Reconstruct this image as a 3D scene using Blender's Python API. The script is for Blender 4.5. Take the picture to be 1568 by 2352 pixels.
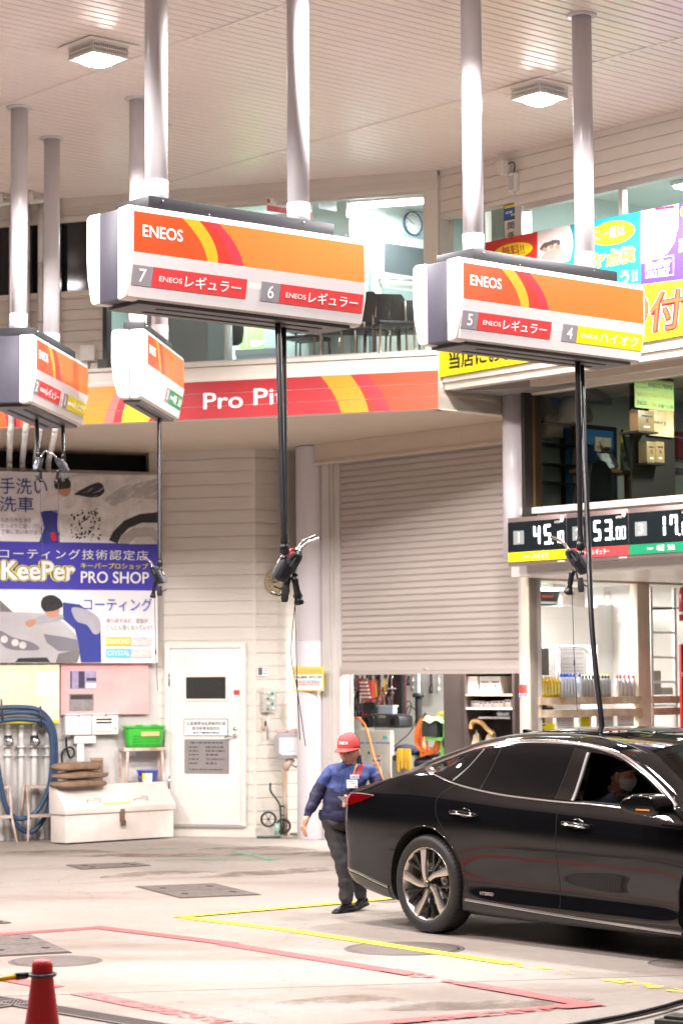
import bpy, bmesh, math, random
from math import radians as rad, sin, cos, pi, sqrt, atan2
from mathutils import Vector as V, Matrix as M
random.seed(7)
sc = bpy.context.scene
for o in list(bpy.data.objects): bpy.data.objects.remove(o)
col = sc.collection

# ---------------------------------------------------------------- camera
FPX, PITCH, ROLL, CAMZ = 5300.0, rad(4.2), rad(-.34), 1.95
_F = V((0, cos(PITCH), sin(PITCH))); _U0 = V((0, -sin(PITCH), cos(PITCH))); _X0 = V((1, 0, 0))
_X = _X0 * cos(ROLL) + _U0 * sin(ROLL); _U = -_X0 * sin(ROLL) + _U0 * cos(ROLL)
CP = V((0, 0, CAMZ))
cam = bpy.data.cameras.new('camera'); co = bpy.data.objects.new('camera', cam); col.objects.link(co)
co.matrix_world = M(((_X.x, _U.x, -_F.x, CP.x), (_X.y, _U.y, -_F.y, CP.y), (_X.z, _U.z, -_F.z, CP.z), (0, 0, 0, 1)))
cam.sensor_fit = 'VERTICAL'; cam.sensor_height = 36; cam.lens = 36 * FPX / 2352
cam.clip_start = .1; cam.clip_end = 400
cam.dof.use_dof = True; cam.dof.focus_distance = 17.2; cam.dof.aperture_fstop = 3.0
sc.camera = co
# ---------------------------------------------------------------- world: night sky
w = bpy.data.worlds.new('World'); sc.world = w; w.use_nodes = True
nt = w.node_tree; nt.nodes.clear()
wo = nt.nodes.new('ShaderNodeOutputWorld'); bg = nt.nodes.new('ShaderNodeBackground'); sky = nt.nodes.new('ShaderNodeTexSky')
sky.sky_type = 'NISHITA'; sky.sun_disc = False; sky.sun_elevation = rad(-5); sky.sun_rotation = rad(200)
bg.inputs[1].default_value = .05
nt.links.new(sky.outputs[0], bg.inputs[0]); nt.links.new(bg.outputs[0], wo.inputs[0])
sc.view_settings.view_transform = 'Standard'; sc.view_settings.look = 'None'
sc.view_settings.exposure = 0.31; sc.view_settings.gamma = 1.0
sc.cycles.use_denoising = True
sc.cycles.max_bounces = 7; sc.cycles.diffuse_bounces = 4; sc.cycles.glossy_bounces = 4; sc.cycles.transparent_max_bounces = 12
sc.cycles.sample_clamp_indirect = 6
LAMP_W = 1230.0      # watts of each canopy lamp
ROOM_W = 2.2

# ---------------------------------------------------------------- photo pixel (1568 x 2352 grid) -> point on a real plane
def ray(u, v): return _F + _X * ((u - 784) / FPX) - _U * ((v - 1176) / FPX)
def onz(u, v, z=0.0):
    r = ray(u, v); return CP + r * ((z - CAMZ) / r.z)
def ony(u, v, y):
    r = ray(u, v); return CP + r * (y / r.y)
class Frame:
    """an upright plane: x along it, y away from the viewer, z up"""
    def __init__(s, x, y, deg):
        s.o = V((x, y, 0)); s.deg = deg; t = rad(deg)
        s.ex = V((cos(t), sin(t), 0)); s.ey = V((-sin(t), cos(t), 0))
        s.m = M.Translation(s.o) @ M.Rotation(t, 4, 'Z')
    def hit(s, u, v):
        r = ray(u, v); k = (s.o - CP).dot(s.ey) / r.dot(s.ey); p = CP + r * k
        return (p - s.o).dot(s.ex), p.z
    def off(s, d, x=0.0):
        p = s.o + s.ey * d + s.ex * x; return Frame(p.x, p.y, s.deg)
    def pt(s, x, y, z): return s.o + s.ex * x + s.ey * y + V((0, 0, z))
    def rect(s, u0, v0, u1, v1):
        um, vm = (u0 + u1) / 2, (v0 + v1) / 2
        a, b = s.hit(u0, vm)[0], s.hit(u1, vm)[0]; c, d = s.hit(um, v1)[1], s.hit(um, v0)[1]
        return a, b, c, d                                   # x0, x1, z0, z1
E1, E2 = 40.6, -49.4
FA = Frame(1.076, 25.03, -18)                               # upper left facade with the fascia
NI = Frame(1.076, 25.03, E1)                                # its return
_c = onz(589, 1923)
WA = Frame(_c.x, _c.y, -18)                                 # door wall
JB = Frame(_c.x, _c.y, E1)                                  # jog beside the shutter
SH = Frame(-.64, 29.26, E2)                                 # shutter plane
UP = Frame(1.1, 25.05, E2)                                  # upper right facade
RB = Frame(1.85, 25.7, E2)                                  # mezzanine bay
_s = SH.hit(1214, 1500)[0]; _p = SH.pt(_s, 0, 0)
GL = Frame(_p.x, _p.y, E1)                                  # showroom glass
_q = WA.hit(362, 1500)[0]; _p = WA.pt(_q, 0, 0)
CW = Frame(_p.x, _p.y, 22)                                  # left wing wall (x negative to the left)
CANOPY_Z = 7.55

# ---------------------------------------------------------------- materials
MATS = {}
def mat(name, c, rough=.5, metal=0.0, emit=0.0, ecol=None, spec=.5, noise=0.0, nscale=3.0, bump=0.0, bscale=40.0, coat=0.0, nstretch=(1, 1, 1), c2=None, trans=0.0):
    if name in MATS: return MATS[name]
    m = bpy.data.materials.new(name); m.use_nodes = True; n = m.node_tree; b = n.nodes['Principled BSDF']
    c = tuple(c) + (1,)
    b.inputs['Base Color'].default_value = c; b.inputs['Roughness'].default_value = rough; b.inputs['Metallic'].default_value = metal
    b.inputs['Specular IOR Level'].default_value = spec; b.inputs['Coat Weight'].default_value = coat; b.inputs['Coat Roughness'].default_value = .03
    if trans: b.inputs['Transmission Weight'].default_value = trans
    if emit:
        b.inputs['Emission Color'].default_value = tuple(ecol or c[:3]) + (1,); b.inputs['Emission Strength'].default_value = emit
    tc = n.nodes.new('ShaderNodeTexCoord'); mp = n.nodes.new('ShaderNodeMapping'); mp.inputs['Scale'].default_value = nstretch
    n.links.new(tc.outputs['Object'], mp.inputs[0])
    if noise:
        t = n.nodes.new('ShaderNodeTexNoise'); t.inputs['Scale'].default_value = nscale; t.inputs['Detail'].default_value = 6; t.inputs['Roughness'].default_value = .62
        n.links.new(mp.outputs[0], t.inputs[0])
        r = n.nodes.new('ShaderNodeMapRange'); r.inputs[1].default_value = .32; r.inputs[2].default_value = .7
        n.links.new(t.outputs[0], r.inputs[0])
        mx = n.nodes.new('ShaderNodeMix'); mx.data_type = 'RGBA'
        d = c2 or tuple(x * (1 - noise) for x in c[:3])
        mx.inputs[6].default_value = c; mx.inputs[7].default_value = tuple(d) + (1,)
        n.links.new(r.outputs[0], mx.inputs[0]); n.links.new(mx.outputs[2], b.inputs['Base Color'])
        r2 = n.nodes.new('ShaderNodeMapRange'); r2.inputs[3].default_value = max(0, rough - .08); r2.inputs[4].default_value = min(1, rough + .1)
        n.links.new(t.outputs[0], r2.inputs[0]); n.links.new(r2.outputs[0], b.inputs['Roughness'])
    if bump:
        t = n.nodes.new('ShaderNodeTexNoise'); t.inputs['Scale'].default_value = bscale; t.inputs['Detail'].default_value = 4
        n.links.new(mp.outputs[0], t.inputs[0])
        bp = n.nodes.new('ShaderNodeBump'); bp.inputs['Strength'].default_value = bump; bp.inputs['Distance'].default_value = .01
        n.links.new(t.outputs[0], bp.inputs['Height']); n.links.new(bp.outputs[0], b.inputs['Normal'])
    MATS[name] = m; return m
def glass(name, tint=(1, 1, 1), refl=1.0):
    if name in MATS: return MATS[name]
    m = bpy.data.materials.new(name); m.use_nodes = True; n = m.node_tree; n.nodes.clear()
    o = n.nodes.new('ShaderNodeOutputMaterial'); t = n.nodes.new('ShaderNodeBsdfTransparent'); g = n.nodes.new('ShaderNodeBsdfGlossy')
    t.inputs[0].default_value = tuple(tint) + (1,); g.inputs['Roughness'].default_value = .01; g.inputs['Color'].default_value = (refl, refl, refl, 1)
    f = n.nodes.new('ShaderNodeLayerWeight'); f.inputs[0].default_value = .5; pw = n.nodes.new('ShaderNodeMath'); pw.operation = 'POWER'; pw.inputs[1].default_value = 4.5
    ad = n.nodes.new('ShaderNodeMath'); ad.operation = 'MULTIPLY_ADD'; ad.inputs[1].default_value = .9; ad.inputs[2].default_value = .03; mx = n.nodes.new('ShaderNodeMixShader')
    n.links.new(f.outputs['Facing'], pw.inputs[0]); n.links.new(pw.outputs[0], ad.inputs[0]); n.links.new(ad.outputs[0], mx.inputs[0]); n.links.new(t.outputs[0], mx.inputs[1]); n.links.new(g.outputs[0], mx.inputs[2]); n.links.new(mx.outputs[0], o.inputs[0])
    MATS[name] = m; return m
def worn(name, c, wear=.5, scale=9, soft=.08):
    """paint worn through to the slab: transparent where it is gone"""
    if name in MATS: return MATS[name]
    m = mat(name, c, .6, noise=.15, nscale=5); n = m.node_tree; b = n.nodes['Principled BSDF']
    tc = n.nodes.new('ShaderNodeTexCoord'); t = n.nodes.new('ShaderNodeTexNoise'); t.inputs['Scale'].default_value = scale; t.inputs['Detail'].default_value = 9; t.inputs['Roughness'].default_value = .7
    n.links.new(tc.outputs['Object'], t.inputs[0])
    t2 = n.nodes.new('ShaderNodeTexNoise'); t2.inputs['Scale'].default_value = .8; n.links.new(tc.outputs['Object'], t2.inputs[0])
    ad = n.nodes.new('ShaderNodeMath'); ad.operation = 'MULTIPLY_ADD'; ad.inputs[1].default_value = .9; n.links.new(t2.outputs[0], ad.inputs[0]); n.links.new(t.outputs[0], ad.inputs[2])
    r = n.nodes.new('ShaderNodeMapRange'); r.inputs[1].default_value = wear + .38; r.inputs[2].default_value = wear + .38 + soft; r.inputs[4].default_value = 1 if soft < .1 else .6
    n.links.new(ad.outputs[0], r.inputs[0]); n.links.new(r.outputs[0], b.inputs['Alpha'])
    return m
WHITE = mat('white_paint', (.78, .75, .72), .35, noise=.06, nscale=2)
CREAM = mat('cream_siding', (.72, .66, .595), .5, noise=.1, nscale=1.2, bump=.08)
CREAMW = mat('cream_trim', (.74, .69, .62), .45, noise=.06)
SOFF = mat('soffit_paint', (.62, .52, .42), .5, noise=.06)
POLE = mat('pole_paint', (.60, .565, .59), .30, noise=.04, nscale=1)
SLAT = mat('canopy_slat', (.85, .755, .715), .31, noise=.09, nscale=.5)
DARK = mat('dark_grey_plastic', (.045, .045, .055), .35, noise=.2, nscale=6)
BLACK = mat('black_rubber', (.012, .011, .014), .3, noise=.2, nscale=8)
BLACKM = mat('black_matte', (.012, .012, .013), .6)
STEEL = mat('steel', (.62, .62, .62), .25, 1.0, noise=.1, nscale=10)
ALU = mat('aluminium', (.7, .68, .66), .38, .8, noise=.06)
SHELL = mat('unit_shell', (.80, .77, .73), .28, noise=.13, nscale=3, nstretch=(1, 1, .35))
PANELG = mat('panel_grey', (.66, .63, .64), .35, noise=.05)
ORANGE = mat('eneos_orange', (.74, .135, .022), .3, noise=.05)
ORANGED = mat('eneos_deep_orange', (.62, .055, .010), .3, noise=.05)
YELO = mat('eneos_yellow_orange', (.80, .27, .012), .3)
DRED = mat('eneos_dark_red', (.46, .025, .015), .3)
PRED = mat('eneos_pink_red', (.62, .025, .04), .3)
CRIM = mat('fascia_crimson', (.40, .022, .030), .35, noise=.06)
LRED = mat('label_red', (.68, .055, .06), .35)
LYEL = mat('label_yellow', (.76, .66, .01), .35)
LGRN = mat('label_green', (.01, .25, .11), .35)
TILE = mat('tile_grey', (.27, .25, .28), .4)
LETW = mat('letter_white', (.85, .83, .82), .4)
LETK = mat('letter_black', (.02, .02, .02), .5)
GLASS = glass('window_glass')
DGLASS = glass('dim_glass', (.75, .8, .78))

# ---------------------------------------------------------------- mesh builder
class MB:
    def __init__(s): s.bm = bmesh.new(); s.mi = 0; s.sm = False
    def face(s, vs):
        try: f = s.bm.faces.new(vs)
        except ValueError: return None
        f.material_index = s.mi; f.smooth = s.sm; return f
    def poly(s, pts):
        return s.face([s.bm.verts.new(p) for p in pts])
    def box(s, x0, x1, y0, y1, z0, z1, m=None):
        c = [V((x, y, z)) for z in (z0, z1) for y in (y0, y1) for x in (x0, x1)]
        if m is not None: c = [m @ p for p in c]
        v = [s.bm.verts.new(p) for p in c]
        for q in ((0, 2, 3, 1), (4, 5, 7, 6), (0, 1, 5, 4), (2, 6, 7, 3), (0, 4, 6, 2), (1, 3, 7, 5)): s.face([v[i] for i in q])
        return s
    def cbox(s, c, size, m=None):
        c = V(c); h = V(size) / 2; return s.box(c.x - h.x, c.x + h.x, c.y - h.y, c.y + h.y, c.z - h.z, c.z + h.z, m)
    def prism(s, pts, y0, y1, m=None):
        """outline (x, z) extruded from y0 (front) to y1"""
        n = len(pts); a = [V((p[0], y0, p[1])) for p in pts]; b = [V((p[0], y1, p[1])) for p in pts]
        if m is not None: a = [m @ p for p in a]; b = [m @ p for p in b]
        a = [s.bm.verts.new(p) for p in a]; b = [s.bm.verts.new(p) for p in b]
        ar = sum(pts[i][0] * pts[(i + 1) % n][1] - pts[(i + 1) % n][0] * pts[i][1] for i in range(n))
        if ar < 0: a.reverse(); b.reverse()
        s.face(a); s.face(b[::-1])
        for i in range(n): s.face([a[i], b[i], b[(i + 1) % n], a[(i + 1) % n]])
        return s
    def tube(s, pts, r, n=8, cap=True):
        pts = [V(p) for p in pts]; k = len(pts); rs = r if isinstance(r, (list, tuple)) else [r] * k
        up = None; rings = []; sm = s.sm
        for i, p in enumerate(pts):
            d = (pts[min(i + 1, k - 1)] - pts[max(i - 1, 0)])
            if d.length < 1e-9: d = V((0, 0, 1))
            d.normalize()
            if up is None: up = d.orthogonal().normalized()
            up = (up - d * up.dot(d))
            up = up.normalized() if up.length > 1e-6 else d.orthogonal().normalized()
            q = d.cross(up)
            rings.append([s.bm.verts.new(p + (up * cos(2 * pi * j / n) + q * sin(2 * pi * j / n)) * rs[i]) for j in range(n)])
        s.sm = True
        for a, b in zip(rings, rings[1:]):
            for j in range(n): s.face([a[j], a[(j + 1) % n], b[(j + 1) % n], b[j]])
        s.sm = sm
        if cap: s.face(rings[0][::-1]); s.face(rings[-1])
        return s
    def lathe(s, prof, n=24, m=None):
        rings = []; sm = s.sm; s.sm = True
        for r, z in prof:
            ps = [V((r * cos(2 * pi * j / n), r * sin(2 * pi * j / n), z)) for j in range(n)] if r > 1e-6 else [V((0, 0, z))]
            if m is not None: ps = [m @ p for p in ps]
            rings.append([s.bm.verts.new(p) for p in ps])
        for a, b in zip(rings, rings[1:]):
            if len(a) == 1 and len(b) == 1: continue
            for j in range(n):
                if len(a) == 1: s.face([a[0], b[(j + 1) % n], b[j]][::-1])
                elif len(b) == 1: s.face([a[j], a[(j + 1) % n], b[0]])
                else: s.face([a[j], a[(j + 1) % n], b[(j + 1) % n], b[j]])
        s.sm = sm; return s
    def grid(s, rows, closed=False):
        vs = [[s.bm.verts.new(p) for p in r] for r in rows]
        for a, b in zip(vs, vs[1:]):
            n = len(a)
            for j in range(n if closed else n - 1): s.face([a[j], a[(j + 1) % n], b[(j + 1) % n], b[j]])
        return vs
    def ball(s, c, r, n=12, sc3=(1, 1, 1), m=None):
        mm = M.Translation(V(c)) @ M.Diagonal((*sc3, 1)); mm = m @ mm if m is not None else mm
        k = n // 2
        return s.lathe([(r * sin(pi * i / k), -r * cos(pi * i / k)) for i in range(k + 1)], n, mm)
    def build(s, name, mats, parent=None, bevel=0.0, seg=2, smooth=False, merge=False):
        if merge: bmesh.ops.remove_doubles(s.bm, verts=s.bm.verts, dist=1e-5)
        if bevel:
            bmesh.ops.recalc_face_normals(s.bm, faces=s.bm.faces)
            es = [e for e in s.bm.edges if len(e.link_faces) == 2 and e.calc_face_angle(0) > .5]
            bmesh.ops.bevel(s.bm, geom=es, offset=bevel, segments=seg, affect='EDGES', profile=.6, clamp_overlap=True)
            for f in s.bm.faces: f.smooth = True
        bmesh.ops.recalc_face_normals(s.bm, faces=s.bm.faces)
        me = bpy.data.meshes.new(name); s.bm.to_mesh(me); s.bm.free()
        for m in (mats if isinstance(mats, (list, tuple)) else [mats]): me.materials.append(m)
        if smooth:
            for p in me.polygons: p.use_smooth = True
        if smooth or bevel:
            try: me.set_sharp_from_angle(angle=rad(38))
            except Exception: pass
        o = bpy.data.objects.new(name, me); col.objects.link(o)
        if parent is not None: o.parent = parent
        return o
def setp(o, label=None, cat=None, group=None, kind=None):
    if label: o['label'] = label
    if cat: o['category'] = cat
    if group: o['group'] = group
    if kind: o['kind'] = kind
    return o
def thing(name, label, cat, mtx=None, group=None):
    o = bpy.data.objects.new(name, None); o.empty_display_size = .1; col.objects.link(o)
    if mtx is not None: o.matrix_world = mtx
    return setp(o, label, cat, group)
def solo(name, label, cat, mb, mats, mtx=None, group=None, **k):
    o = mb.build(name, mats, **k)
    if mtx is not None: o.matrix_world = mtx
    return setp(o, label, cat, group)
def structure(name, mb, mats, mtx=None, **k):
    o = mb.build(name, mats, **k); o['kind'] = 'structure'
    if mtx is not None: o.matrix_world = mtx
    return o
def copy_tree(o, parent=None):
    c = o.copy(); col.objects.link(c)
    if parent is not None: c.parent = parent
    for ch in [x for x in o.children]: copy_tree(ch, c)
    return c
T = lambda x, y, z=0: M.Translation(V((x, y, z)))
RZ = lambda d: M.Rotation(rad(d), 4, 'Z')
RX = lambda d: M.Rotation(rad(d), 4, 'X')
RY = lambda d: M.Rotation(rad(d), 4, 'Y')
_txt = {}
def text(s, h, m, parent, x, y, z, w=None, bold=0.0, align='CENTER', ext=.0015, name='lettering', skew=0.0, tilt=0.0, rotz=0.0, spacing=1.0, vert=False):
    """real lettering, cap height about h, standing on the plane y facing -y"""
    if vert: s = '\n'.join(s)
    fat = bold if bold > .04 else bold * .75; bold = 0
    cu = bpy.data.curves.new('t', 'FONT'); cu.body = s; cu.size = 1; cu.align_x = 'CENTER' if align == 'CENTER' else 'LEFT'
    cu.offset = bold; cu.extrude = 0; cu.shear = skew; cu.resolution_u = 3; cu.space_character = spacing
    if vert: cu.space_line = .82
    t = bpy.data.objects.new('t', cu); col.objects.link(t)
    bpy.context.view_layer.update()
    me = bpy.data.meshes.new_from_object(t.evaluated_get(bpy.context.evaluated_depsgraph_get()))
    bpy.data.objects.remove(t); bpy.data.curves.remove(cu)
    if not me.vertices: return None
    if fat:
        bm = bmesh.new(); bm.from_mesh(me); g0 = bm.verts[:] + bm.edges[:] + bm.faces[:]
        for k in range(12):
            d_ = bmesh.ops.duplicate(bm, geom=g0)['geom']; bmesh.ops.translate(bm, verts=[q for q in d_ if isinstance(q, bmesh.types.BMVert)], vec=(fat * cos(k * pi / 6), fat * sin(k * pi / 6), -.0006 * (k + 1)))
        bm.to_mesh(me); bm.free()
    xs = [q.co.x for q in me.vertices]; ys = [q.co.y for q in me.vertices]
    x0, x1, y0, y1 = min(xs), max(xs), min(ys), max(ys)
    ky = h / (y1 - y0); kx = (w / (x1 - x0)) if w else ky
    cx = (x0 + x1) / 2 if align == 'CENTER' else x0
    cy = (y0 + y1) / 2
    me.transform(M(((kx, 0, 0, -cx * kx), (0, ky, 0, -cy * ky), (0, 0, 1, 0), (0, 0, 0, 1))))
    bm = bmesh.new(); bm.from_mesh(me)
    r = bmesh.ops.extrude_face_region(bm, geom=bm.faces[:])
    bmesh.ops.translate(bm, verts=[q for q in r['geom'] if isinstance(q, bmesh.types.BMVert)], vec=(0, 0, ext))
    bmesh.ops.recalc_face_normals(bm, faces=bm.faces); bm.to_mesh(me); bm.free()
    me.transform(T(x, y - .0004, z) @ RZ(rotz) @ RX(90 + tilt))
    me.materials.clear(); me.materials.append(m)
    o = bpy.data.objects.new(name, me); col.objects.link(o)
    if parent is not None: o.parent = parent
    return o
def bez(pts, n=10):
    """smooth curve through the points (Catmull-Rom)"""
    P = [V(p) for p in pts]; out = []
    for i in range(len(P) - 1):
        a, b, c, d = P[max(i - 1, 0)], P[i], P[i + 1], P[min(i + 2, len(P) - 1)]
        for k in range(n):
            t = k / n
            out.append(.5 * ((2 * b) + (c - a) * t + (2 * a - 5 * b + 4 * c - d) * t * t + (3 * b - a - 3 * c + d) * t ** 3))
    out.append(P[-1]); return out
def arc2(cx, cz, r, a0, a1, n=12, rz=None):
    return [(cx + r * cos(rad(a0 + (a1 - a0) * i / n)), cz + (rz or r) * sin(rad(a0 + (a1 - a0) * i / n))) for i in range(n + 1)]
def area(name, m, sx, sy, watts, c=(1, 1, 1), parent=None, spread=180):
    l = bpy.data.lights.new(name, 'AREA'); l.shape = 'RECTANGLE'; l.size = sx; l.size_y = sy; l.energy = watts; l.color = c; l.spread = rad(spread)
    o = bpy.data.objects.new(name, l); col.objects.link(o)
    if parent is not None: o.parent = parent
    o.matrix_basis = m
    return o

def spot(name, m, watts, c, parent, radius=.26):
    l = bpy.data.lights.new(name, 'SPOT'); l.energy = watts; l.color = c; l.spot_size = rad(151); l.spot_blend = .16; l.shadow_soft_size = radius
    o = bpy.data.objects.new(name, l); col.objects.link(o); o.parent = parent; o.matrix_basis = m
    return o
# ================================================================ ground
def concrete():
    m = bpy.data.materials.new('forecourt_concrete'); m.use_nodes = True; n = m.node_tree; b = n.nodes['Principled BSDF']; L = n.links.new
    tc = n.nodes.new('ShaderNodeTexCoord')
    def noise(s, d=8, r=.6, st=None):
        t = n.nodes.new('ShaderNodeTexNoise'); t.inputs['Scale'].default_value = s; t.inputs['Detail'].default_value = d; t.inputs['Roughness'].default_value = r
        if st:
            mp = n.nodes.new('ShaderNodeMapping'); mp.inputs['Scale'].default_value = st; mp.inputs['Rotation'].default_value = (0, 0, rad(40)); L(tc.outputs['Object'], mp.inputs[0]); L(mp.outputs[0], t.inputs[0])
        else: L(tc.outputs['Object'], t.inputs[0])
        return t
    def ramp(src, a, bb, c0, c1):
        r = n.nodes.new('ShaderNodeMapRange'); r.inputs[1].default_value = a; r.inputs[2].default_value = bb; L(src, r.inputs[0])
        x = n.nodes.new('ShaderNodeMix'); x.data_type = 'RGBA'; x.inputs[6].default_value = (*c0, 1); x.inputs[7].default_value = (*c1, 1); L(r.outputs[0], x.inputs[0]); return x, r
    a, _ = ramp(noise(.35, 8).outputs[0], .35, .68, (.355, .312, .286), (.28, .242, .217))
    s, rs = ramp(noise(.22, 9, .66, (1, 2.6, 1)).outputs[0], .50, .70, (1, 1, 1), (.70, .61, .55))      # tyre and oil streaks
    f, _ = ramp(noise(14, 8, .7).outputs[0], .3, .75, (1.0, 1.0, 1.0), (.80, .78, .76))
    def mul(x, y):
        q = n.nodes.new('ShaderNodeMix'); q.data_type = 'RGBA'; q.blend_type = 'MULTIPLY'; q.inputs[0].default_value = 1; L(x, q.inputs[6]); L(y, q.inputs[7]); return q.outputs[2]
    c = mul(mul(a.outputs[2], s.outputs[2]), f.outputs[2])
    sp = n.nodes.new('ShaderNodeTexVoronoi'); sp.feature = 'DISTANCE_TO_EDGE'; sp.inputs['Scale'].default_value = .16      # hairline cracks
    wv = noise(1.3, 5); va = n.nodes.new('ShaderNodeVectorMath'); va.operation = 'MULTIPLY_ADD'; va.inputs[1].default_value = (.9, .9, .9); L(wv.outputs[1], va.inputs[0]); L(tc.outputs['Object'], va.inputs[2]); L(va.outputs[0], sp.inputs[0])
    ck, _ = ramp(sp.outputs[0], .0006, .002, (.8, .77, .75), (1, 1, 1)); c = mul(c, ck.outputs[2])
    dots = n.nodes.new('ShaderNodeTexVoronoi'); dots.inputs['Scale'].default_value = 2.2; L(tc.outputs['Object'], dots.inputs[0])   # gum and oil drips
    dk, _ = ramp(dots.outputs[0], .03, .07, (.55, .5, .47), (1, 1, 1)); c = mul(c, dk.outputs[2])
    L(c, b.inputs['Base Color'])
    rr = n.nodes.new('ShaderNodeMapRange'); rr.inputs[3].default_value = .62; rr.inputs[4].default_value = .4; L(rs.outputs[0], rr.inputs[0]); L(rr.outputs[0], b.inputs['Roughness'])
    bp = n.nodes.new('ShaderNodeBump'); bp.inputs['Strength'].default_value = .12; bp.inputs['Distance'].default_value = .01; L(noise(60, 5).outputs[0], bp.inputs['Height']); L(bp.outputs[0], b.inputs['Normal'])
    return m
g = MB(); g.poly([(-150, -60, 0), (150, -60, 0), (150, 260, 0), (-150, 260, 0)])
structure('ground', g, concrete())
# ================================================================ canopy
def e12(a, b, z=0): return V((a * cos(rad(E1)) + b * cos(rad(E2)), a * sin(rad(E1)) + b * sin(rad(E2)), z))
ROOT = thing('forecourt_canopy', 'pink white slatted canopy ceiling over the whole forecourt', 'canopy')
sl = MB(); rows = []; sl.sm = False
P_, b0, nsl = .1225, -26.0, 262
for i in range(nsl):
    b_ = b0 + i * P_
    for db, dz in ((0, .0), (.004, -.002), (.098, -.002), (.102, 0), (.105, .007), (.1205, .007)):
        rows.append((b_ + db, CANOPY_Z + .002 + dz))
vs = []
for b_, z_ in rows: vs.append([sl.bm.verts.new(e12(a_, b_, z_)) for a_ in (-14, 24)])
for p, q in zip(vs, vs[1:]): sl.face([p[0], q[0], q[1], p[1]])
sl.build('slat_ceiling', SLAT, ROOT)
tr = MB()
for a_ in (-11.565, -8.215, -4.865, -1.515, 1.835, 5.185, 8.535, 11.885, 15.185, 18.585):
    m_ = RZ(E1)
    tr.box(a_ - .02, a_ + .02, -5.0, 26, CANOPY_Z - .006, CANOPY_Z - .001, M.Rotation(rad(E1), 4, 'Z') @ M.Identity(4))
# the local y axis of that rotation is minus e2, so y in [-5, 26] is e2 in [-26, 5]
tr.build('joint_strip', SLAT, ROOT)
rf = MB()
rf.box(-14, 24, -6, 26, CANOPY_Z + .05, CANOPY_Z + .6, M.Rotation(rad(E1), 4, 'Z'))
rf.build('roof', CREAMW, ROOT)

# canopy lamps: plate, vented housing, lens, and the light the lens gives
LENS = mat('lamp_lens', (1, .97, .93), .2, emit=60, ecol=(1, .93, .90))
LOUV = mat('lamp_louvre', (.42, .40, .40), .5)
def canopy_lamp(a_, b_, label):
    p = e12(a_, b_, CANOPY_Z)
    t = thing('canopy_lamp', label, 'ceiling lamp', M.Translation(p) @ RZ(E1), 'square lamps recessed into the canopy')
    mb = MB(); mb.box(-.26, .26, -.26, .26, -.014, -.007); mb.build('mounting_plate', SLAT, t)
    mb = MB()
    for sx, sy in ((-1, 0), (1, 0), (0, -1), (0, 1)):
        for z0, z1 in ((-.125, -.103), (-.074, -.062), (-.03, -.014)):
            if sx: mb.box(sx * .185 - .006, sx * .185 + .006, -.191, .191, z0, z1)
            else: mb.box(-.179, .179, sy * .185 - .006, sy * .185 + .006, z0, z1)
        for k in range(17):
            q = -.179 + k * .0224; hw = .004
            if sx: mb.box(sx * .185 - .004, sx * .185 + .004, q - hw, q + hw, -.105, -.03)
            else: mb.box(q - hw, q + hw, sy * .185 - .004, sy * .185 + .004, -.105, -.03)
    mb.build('vented_housing', WHITE, t)
    mb = MB(); mb.box(-.158, .158, -.158, .158, -.10, -.02); mb.build('inner_box', LOUV, t)
    mb = MB(); mb.box(-.178, .178, -.178, .178, -.122, -.103); mb.build('bottom_frame', WHITE, t)
    mb = MB(); mb.grid([[(x * .15, y * .15, -.124 - .055 * max(0, (1 - x * x * x * x)) * max(0, (1 - y * y * y * y))) for x in [i / 6 - 1 for i in range(13)]] for y in [i / 6 - 1 for i in range(13)]])
    mb.build('lens', LENS, t, smooth=True)
    spot('lamp_light', T(0, 0, -.37), LAMP_W, (1, .945, .92), t)
    return t
canopy_lamp(11.40, -16.55, 'glowing square canopy lamp at the upper left above the long hose unit')
canopy_lamp(15.40, -15.06, 'glowing square canopy lamp between the two poles of the right hose unit')
for k, (a_, b_) in enumerate(((11.4, -12.3), (6.9, -14.8), (6.9, -10.6), (15.6, -10.6), (5.0, -18.0), (9.8, -21.5))):
    canopy_lamp(a_, b_, 'square canopy lamp nearer the street, beyond the picture')

# ================================================================ station building
BL = thing('station_building', 'cream sided petrol station building with roller shutter and upstairs offices', 'building')
def bp_(name, mb, m, fr, parent=None, **k):
    o = mb.build(name, m, parent or BL, **k)
    if parent is None: o.matrix_basis = fr.m
    return o
def siding(mb, x0, x1, z0, z1, pitch, y=0.0, th=.1, z_ref=0.0):
    mb.box(x0, x1, y + .011, y + th, z0, z1)
    k = math.floor((z0 - z_ref) / pitch)
    while True:
        a = z_ref + k * pitch; k += 1
        lo, hi = max(a, z0), min(a + pitch - min(.015, pitch * .08), z1)
        if a >= z1: break
        if hi - lo > .01: mb.box(x0, x1, y, y + .011, lo, hi)
ZF0, ZF1, ZL1 = 4.905, 5.335, 5.545
ZW1 = 7.335
xA = FA.hit(362, 900)[0]
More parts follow.
